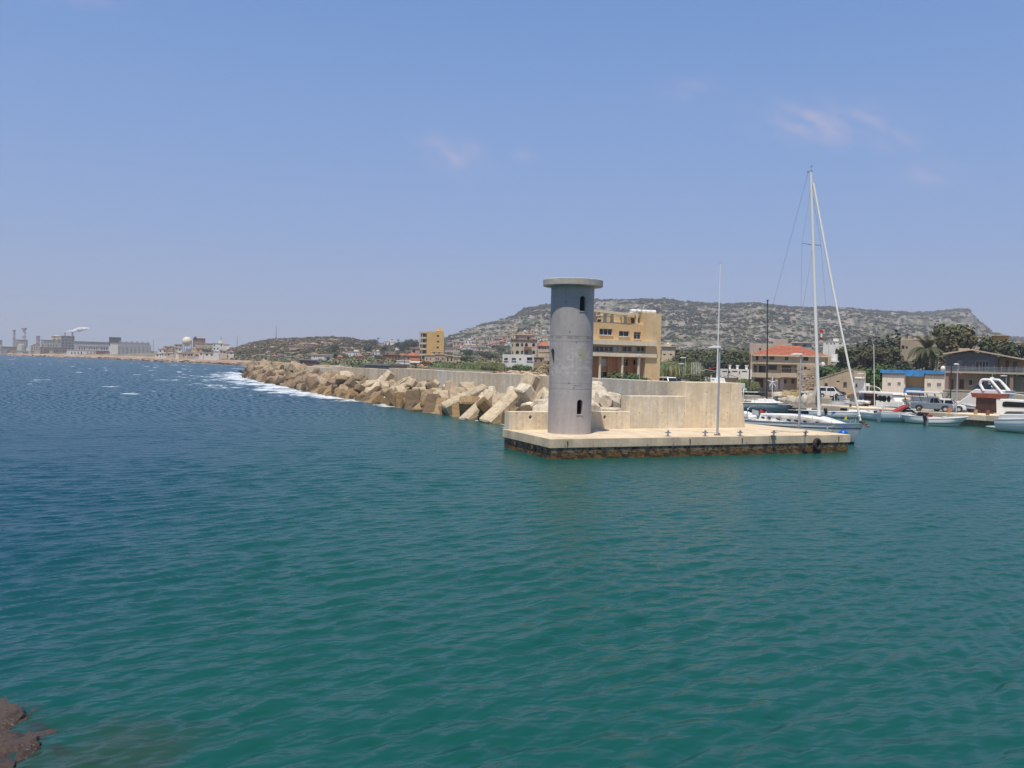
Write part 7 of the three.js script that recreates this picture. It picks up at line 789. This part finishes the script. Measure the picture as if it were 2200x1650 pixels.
{
  const shrubG = leafCloud(301, 46, [[0, .35, 0, .6, .45, .6], [.35, .3, .2, .35, .3, .35], [-.3, .3, -.25, .4, .32, .4]], .24), rq = rng(55), rockPts = []; for (let i = 0; i < 12; i++) { const u = rq() * 2 - 1, t = rq() * 6.283, c = Math.sqrt(1 - u * u); rockPts.push(V(c * Math.cos(t), u * .7, c * Math.sin(t))); } const rockG = new ConvexGeometry(rockPts);
  const lw = new THREE.MeshStandardMaterial({ color: C(1, 1, 1), roughness: .95, side: THREE.DoubleSide }), rwm = new THREE.MeshStandardMaterial({ color: C(1, 1, 1), roughness: 1 });
  const hillAt = (r, lo, hi, px0, px1) => { const px = lerp(px0, px1, r()), S = tab(SHORE, px), f = S + tab(FOOT, px, 1), R = tab(RIDGE, px, 2), d = lerp(lerp(S, f, lo), R * 1.005, Math.pow(r(), hi)), x = (px - 1100) / F * d, z = -d; return { px, d, x, z, y: ground(x, z), t: (d - f) / (R - f) }; };
  const noise = (x, z) => .75 * fbm2(x * .0042, z * .0042, 3) + .5 * fbm2(x * .013 + 7, z * .013, 3) + .35 * fbm2(x * .035 + 20, z * .035, 3), ledge = p => .22 * Math.sin(p.y * .42 + 3 * fbm2(p.x * .004, p.z * .004, 2));
  scatter('hill_scrub', 'dark green scrub covering the rocky hillsides', shrubG, lw, 24000, 401, r => { const p = hillAt(r, .9, .9, 940, 2620); if (p.px < 1182 && p.d < 1300 && r() < .6) return null; const n = noise(p.x, p.z) + ledge(p), dens = sstep(-.30, .22, -n + (p.t < .4 ? .25 : -.08)); if (r() > dens) return null; return { ...p, y: p.y - .4, s: (2.2 + r() * 2.6) * (p.d / 1700) * 1.25, h: .75 }; }, [[.078, .082, .054], [.062, .068, .046], [.10, .092, .064], [.085, .086, .062]]);
  scatter('hill_rocks', 'pale limestone outcrops breaking through the hillside scrub', rockG, rwm, 14000, 402, r => { const p = hillAt(r, .95, .75, 940, 2620); const n = noise(p.x, p.z) + ledge(p), dens = sstep(-.15, .3, n + (p.px > 1970 && p.px < 2110 && p.t > .55 ? .4 : p.t > .45 ? .15 : -.10)); if (r() > dens) return null; return { ...p, y: p.y - .3, s: (1.1 + r() * 2.6) * (p.d / 1700), h: .65 }; }, [[.31, .265, .23], [.36, .305, .265], [.25, .21, .185], [.32, .25, .20]]);
  scatter('low_hill_scrub', 'scrub on the low rocky hill behind the beach', shrubG, lw, 3200, 403, r => { const p = hillAt(r, .6, .8, 480, 960); const n = noise(p.x * 1.6, p.z * 1.6); if (r() > sstep(-.35, .1, -n + .12)) return null; return { ...p, y: p.y - .3, s: 1.4 + r() * 2.0, h: .8 }; }, [[.085, .078, .045], [.06, .062, .038], [.15, .115, .065], [.11, .095, .055]]);
  scatter('low_hill_rocks', 'brown cliff rocks on the low hill', rockG, rwm, 4200, 404, r => { const p = hillAt(r, .9, .55, 500, 800); const n = noise(p.x * 1.8, p.z * 1.8); if (p.t < .35 || r() > sstep(-.1, .3, n)) return null; return { ...p, y: p.y - .2, s: 1.2 + r() * 2.2, h: .9 }; }, [[.30, .22, .17], [.22, .16, .12], [.38, .29, .22]]);
  scatter('field_growth', 'green and dry field growth on the coastal plain', shrubG, lw, 11000, 405, r => { const px = lerp(480, 2300, r()), S = tab(SHORE, px), d = lerp(S + (px < 640 ? 60 : 30), S + tab(FOOT, px, 1), Math.pow(r(), 1.3)), x = (px - 1100) / F * d, z = -d; if (px > 1320 && d < 175) return null; if (r() > sstep(-.4, .2, noise(x * 2, z * 2) + .05)) return null; return { x, z, y: ground(x, z) - .2, s: (.55 + r() * .95) * (1 + d / 700), h: .8 }; }, [[.14, .17, .07], [.10, .12, .05], [.24, .20, .11], [.07, .085, .04], [.19, .20, .09], [.30, .24, .15]]);
  const bladeG = (() => { const g = [], r = rng(9); for (let i = 0; i < 14; i++) { const q = new THREE.PlaneGeometry(.09, 1 + r() * .5); q.translate(0, .5, 0); q.rotateX((r() - .5) * .6); q.rotateY(r() * 6.28); q.translate((r() - .5) * .7, 0, (r() - .5) * .7); g.push(q.toNonIndexed()); } return mergeGeometries(g); })();
  const beds = [[930, 1082, 200, 240, 1.5], [1424, 1500, 188, 260, 2.8], [1755, 1850, 190, 230, 3.0], [1880, 2035, 182, 205, 2.6], [1590, 1625, 160, 185, 1.6]];
  scatter('reed_bed', 'yellow green reeds growing behind the sea wall and quay', bladeG, lw, 7000, 406, r => { const b = beds[r() * beds.length | 0], px = lerp(b[0], b[1], r()), d = lerp(b[2], b[3], r()), x = (px - 1100) / F * d, z = -d; return { x, z, y: ground(x, z) - .2, s: b[4] * (.6 + r() * .5), h: .9 }; }, [[.24, .28, .11], [.19, .25, .09], [.30, .28, .14], [.15, .21, .075]]);
  scatter('shore_rocks', 'dark wet rocks along the far beach', rockG, rwm, 900, 407, r => { const px = lerp(-100, 520, r()), S = tab(SHORE, px), d = S + lerp(-6, 10, r()), x = (px - 1100) / F * d, z = -d; return { x, z, y: Math.max(0, ground(x, z)) - .2, s: .8 + r() * 2, h: .5 }; }, [[.07, .055, .045], [.20, .14, .10], [.12, .09, .07]]);
  scatter('earth_bank_rubble', 'tan rubble and boulders on the bank behind the sea wall', rockG, rwm, 420, 408, r => { const px = lerp(1050, 1180, r()), d = lerp(165, 205, r()), x = (px - 1100) / F * d, z = -d; return { x, z, y: ground(x, z) + .1, s: .3 + r() * .9, h: .7 }; }, [[.40, .29, .21], [.32, .20, .14], [.46, .36, .27]]);
}
{ // half-drowned rocks by the near shore
  const ms = [mat([.060, .040, .028], { rough: .6, t: 'g', bump: .08 }), mat([.055, .034, .022], { rough: .5, t: 'g', bump: .08 }), mat([.075, .055, .028], { rough: .6, t: 'g', bump: .08 })];
  const spots = [[-62, 1560, 2.2, 'broad and dark, at the very edge of the view'], [-40, 1636, 1.8, 'weedy and low, in the corner of the view']];
  spots.forEach(([px, py, s, l], i) => { const p = onY(px, py, 0), g = new THREE.IcosahedronGeometry(1, 24), a = g.attributes.position; for (let k = 0; k < a.count; k++) { const x = a.getX(k), y = a.getY(k), z = a.getZ(k), n = 1 + .5 * fbm3(x * 1.6 + i * 5, y * 1.6, z * 1.6, 3); a.setXYZ(k, x * n * s * .62, (y * .26 + .07 * fbm3(x * 2.2 + 9, i * 3, z * 2.2, 4) + .018 * fbm3(x * 11, y * 11 + i, z * 11, 3)) * s * .6, z * n * s * .8); } g.deleteAttribute('uv'); g.deleteAttribute('normal'); const q = mergeVertices(g, 1e-4); q.computeVertexNormals(); const o = solo('shore_rock', uvBox(q), ms[i % 3], 'wet brown rock, ' + l, 'rock', 'half drowned rocks by the near shore'); o.position.set(p.x, -.125 * s, p.z); });
}
scene.fog = new THREE.FogExp2(new THREE.Color(.84, .87, .95), .00021);
renderer.render(scene, camera);
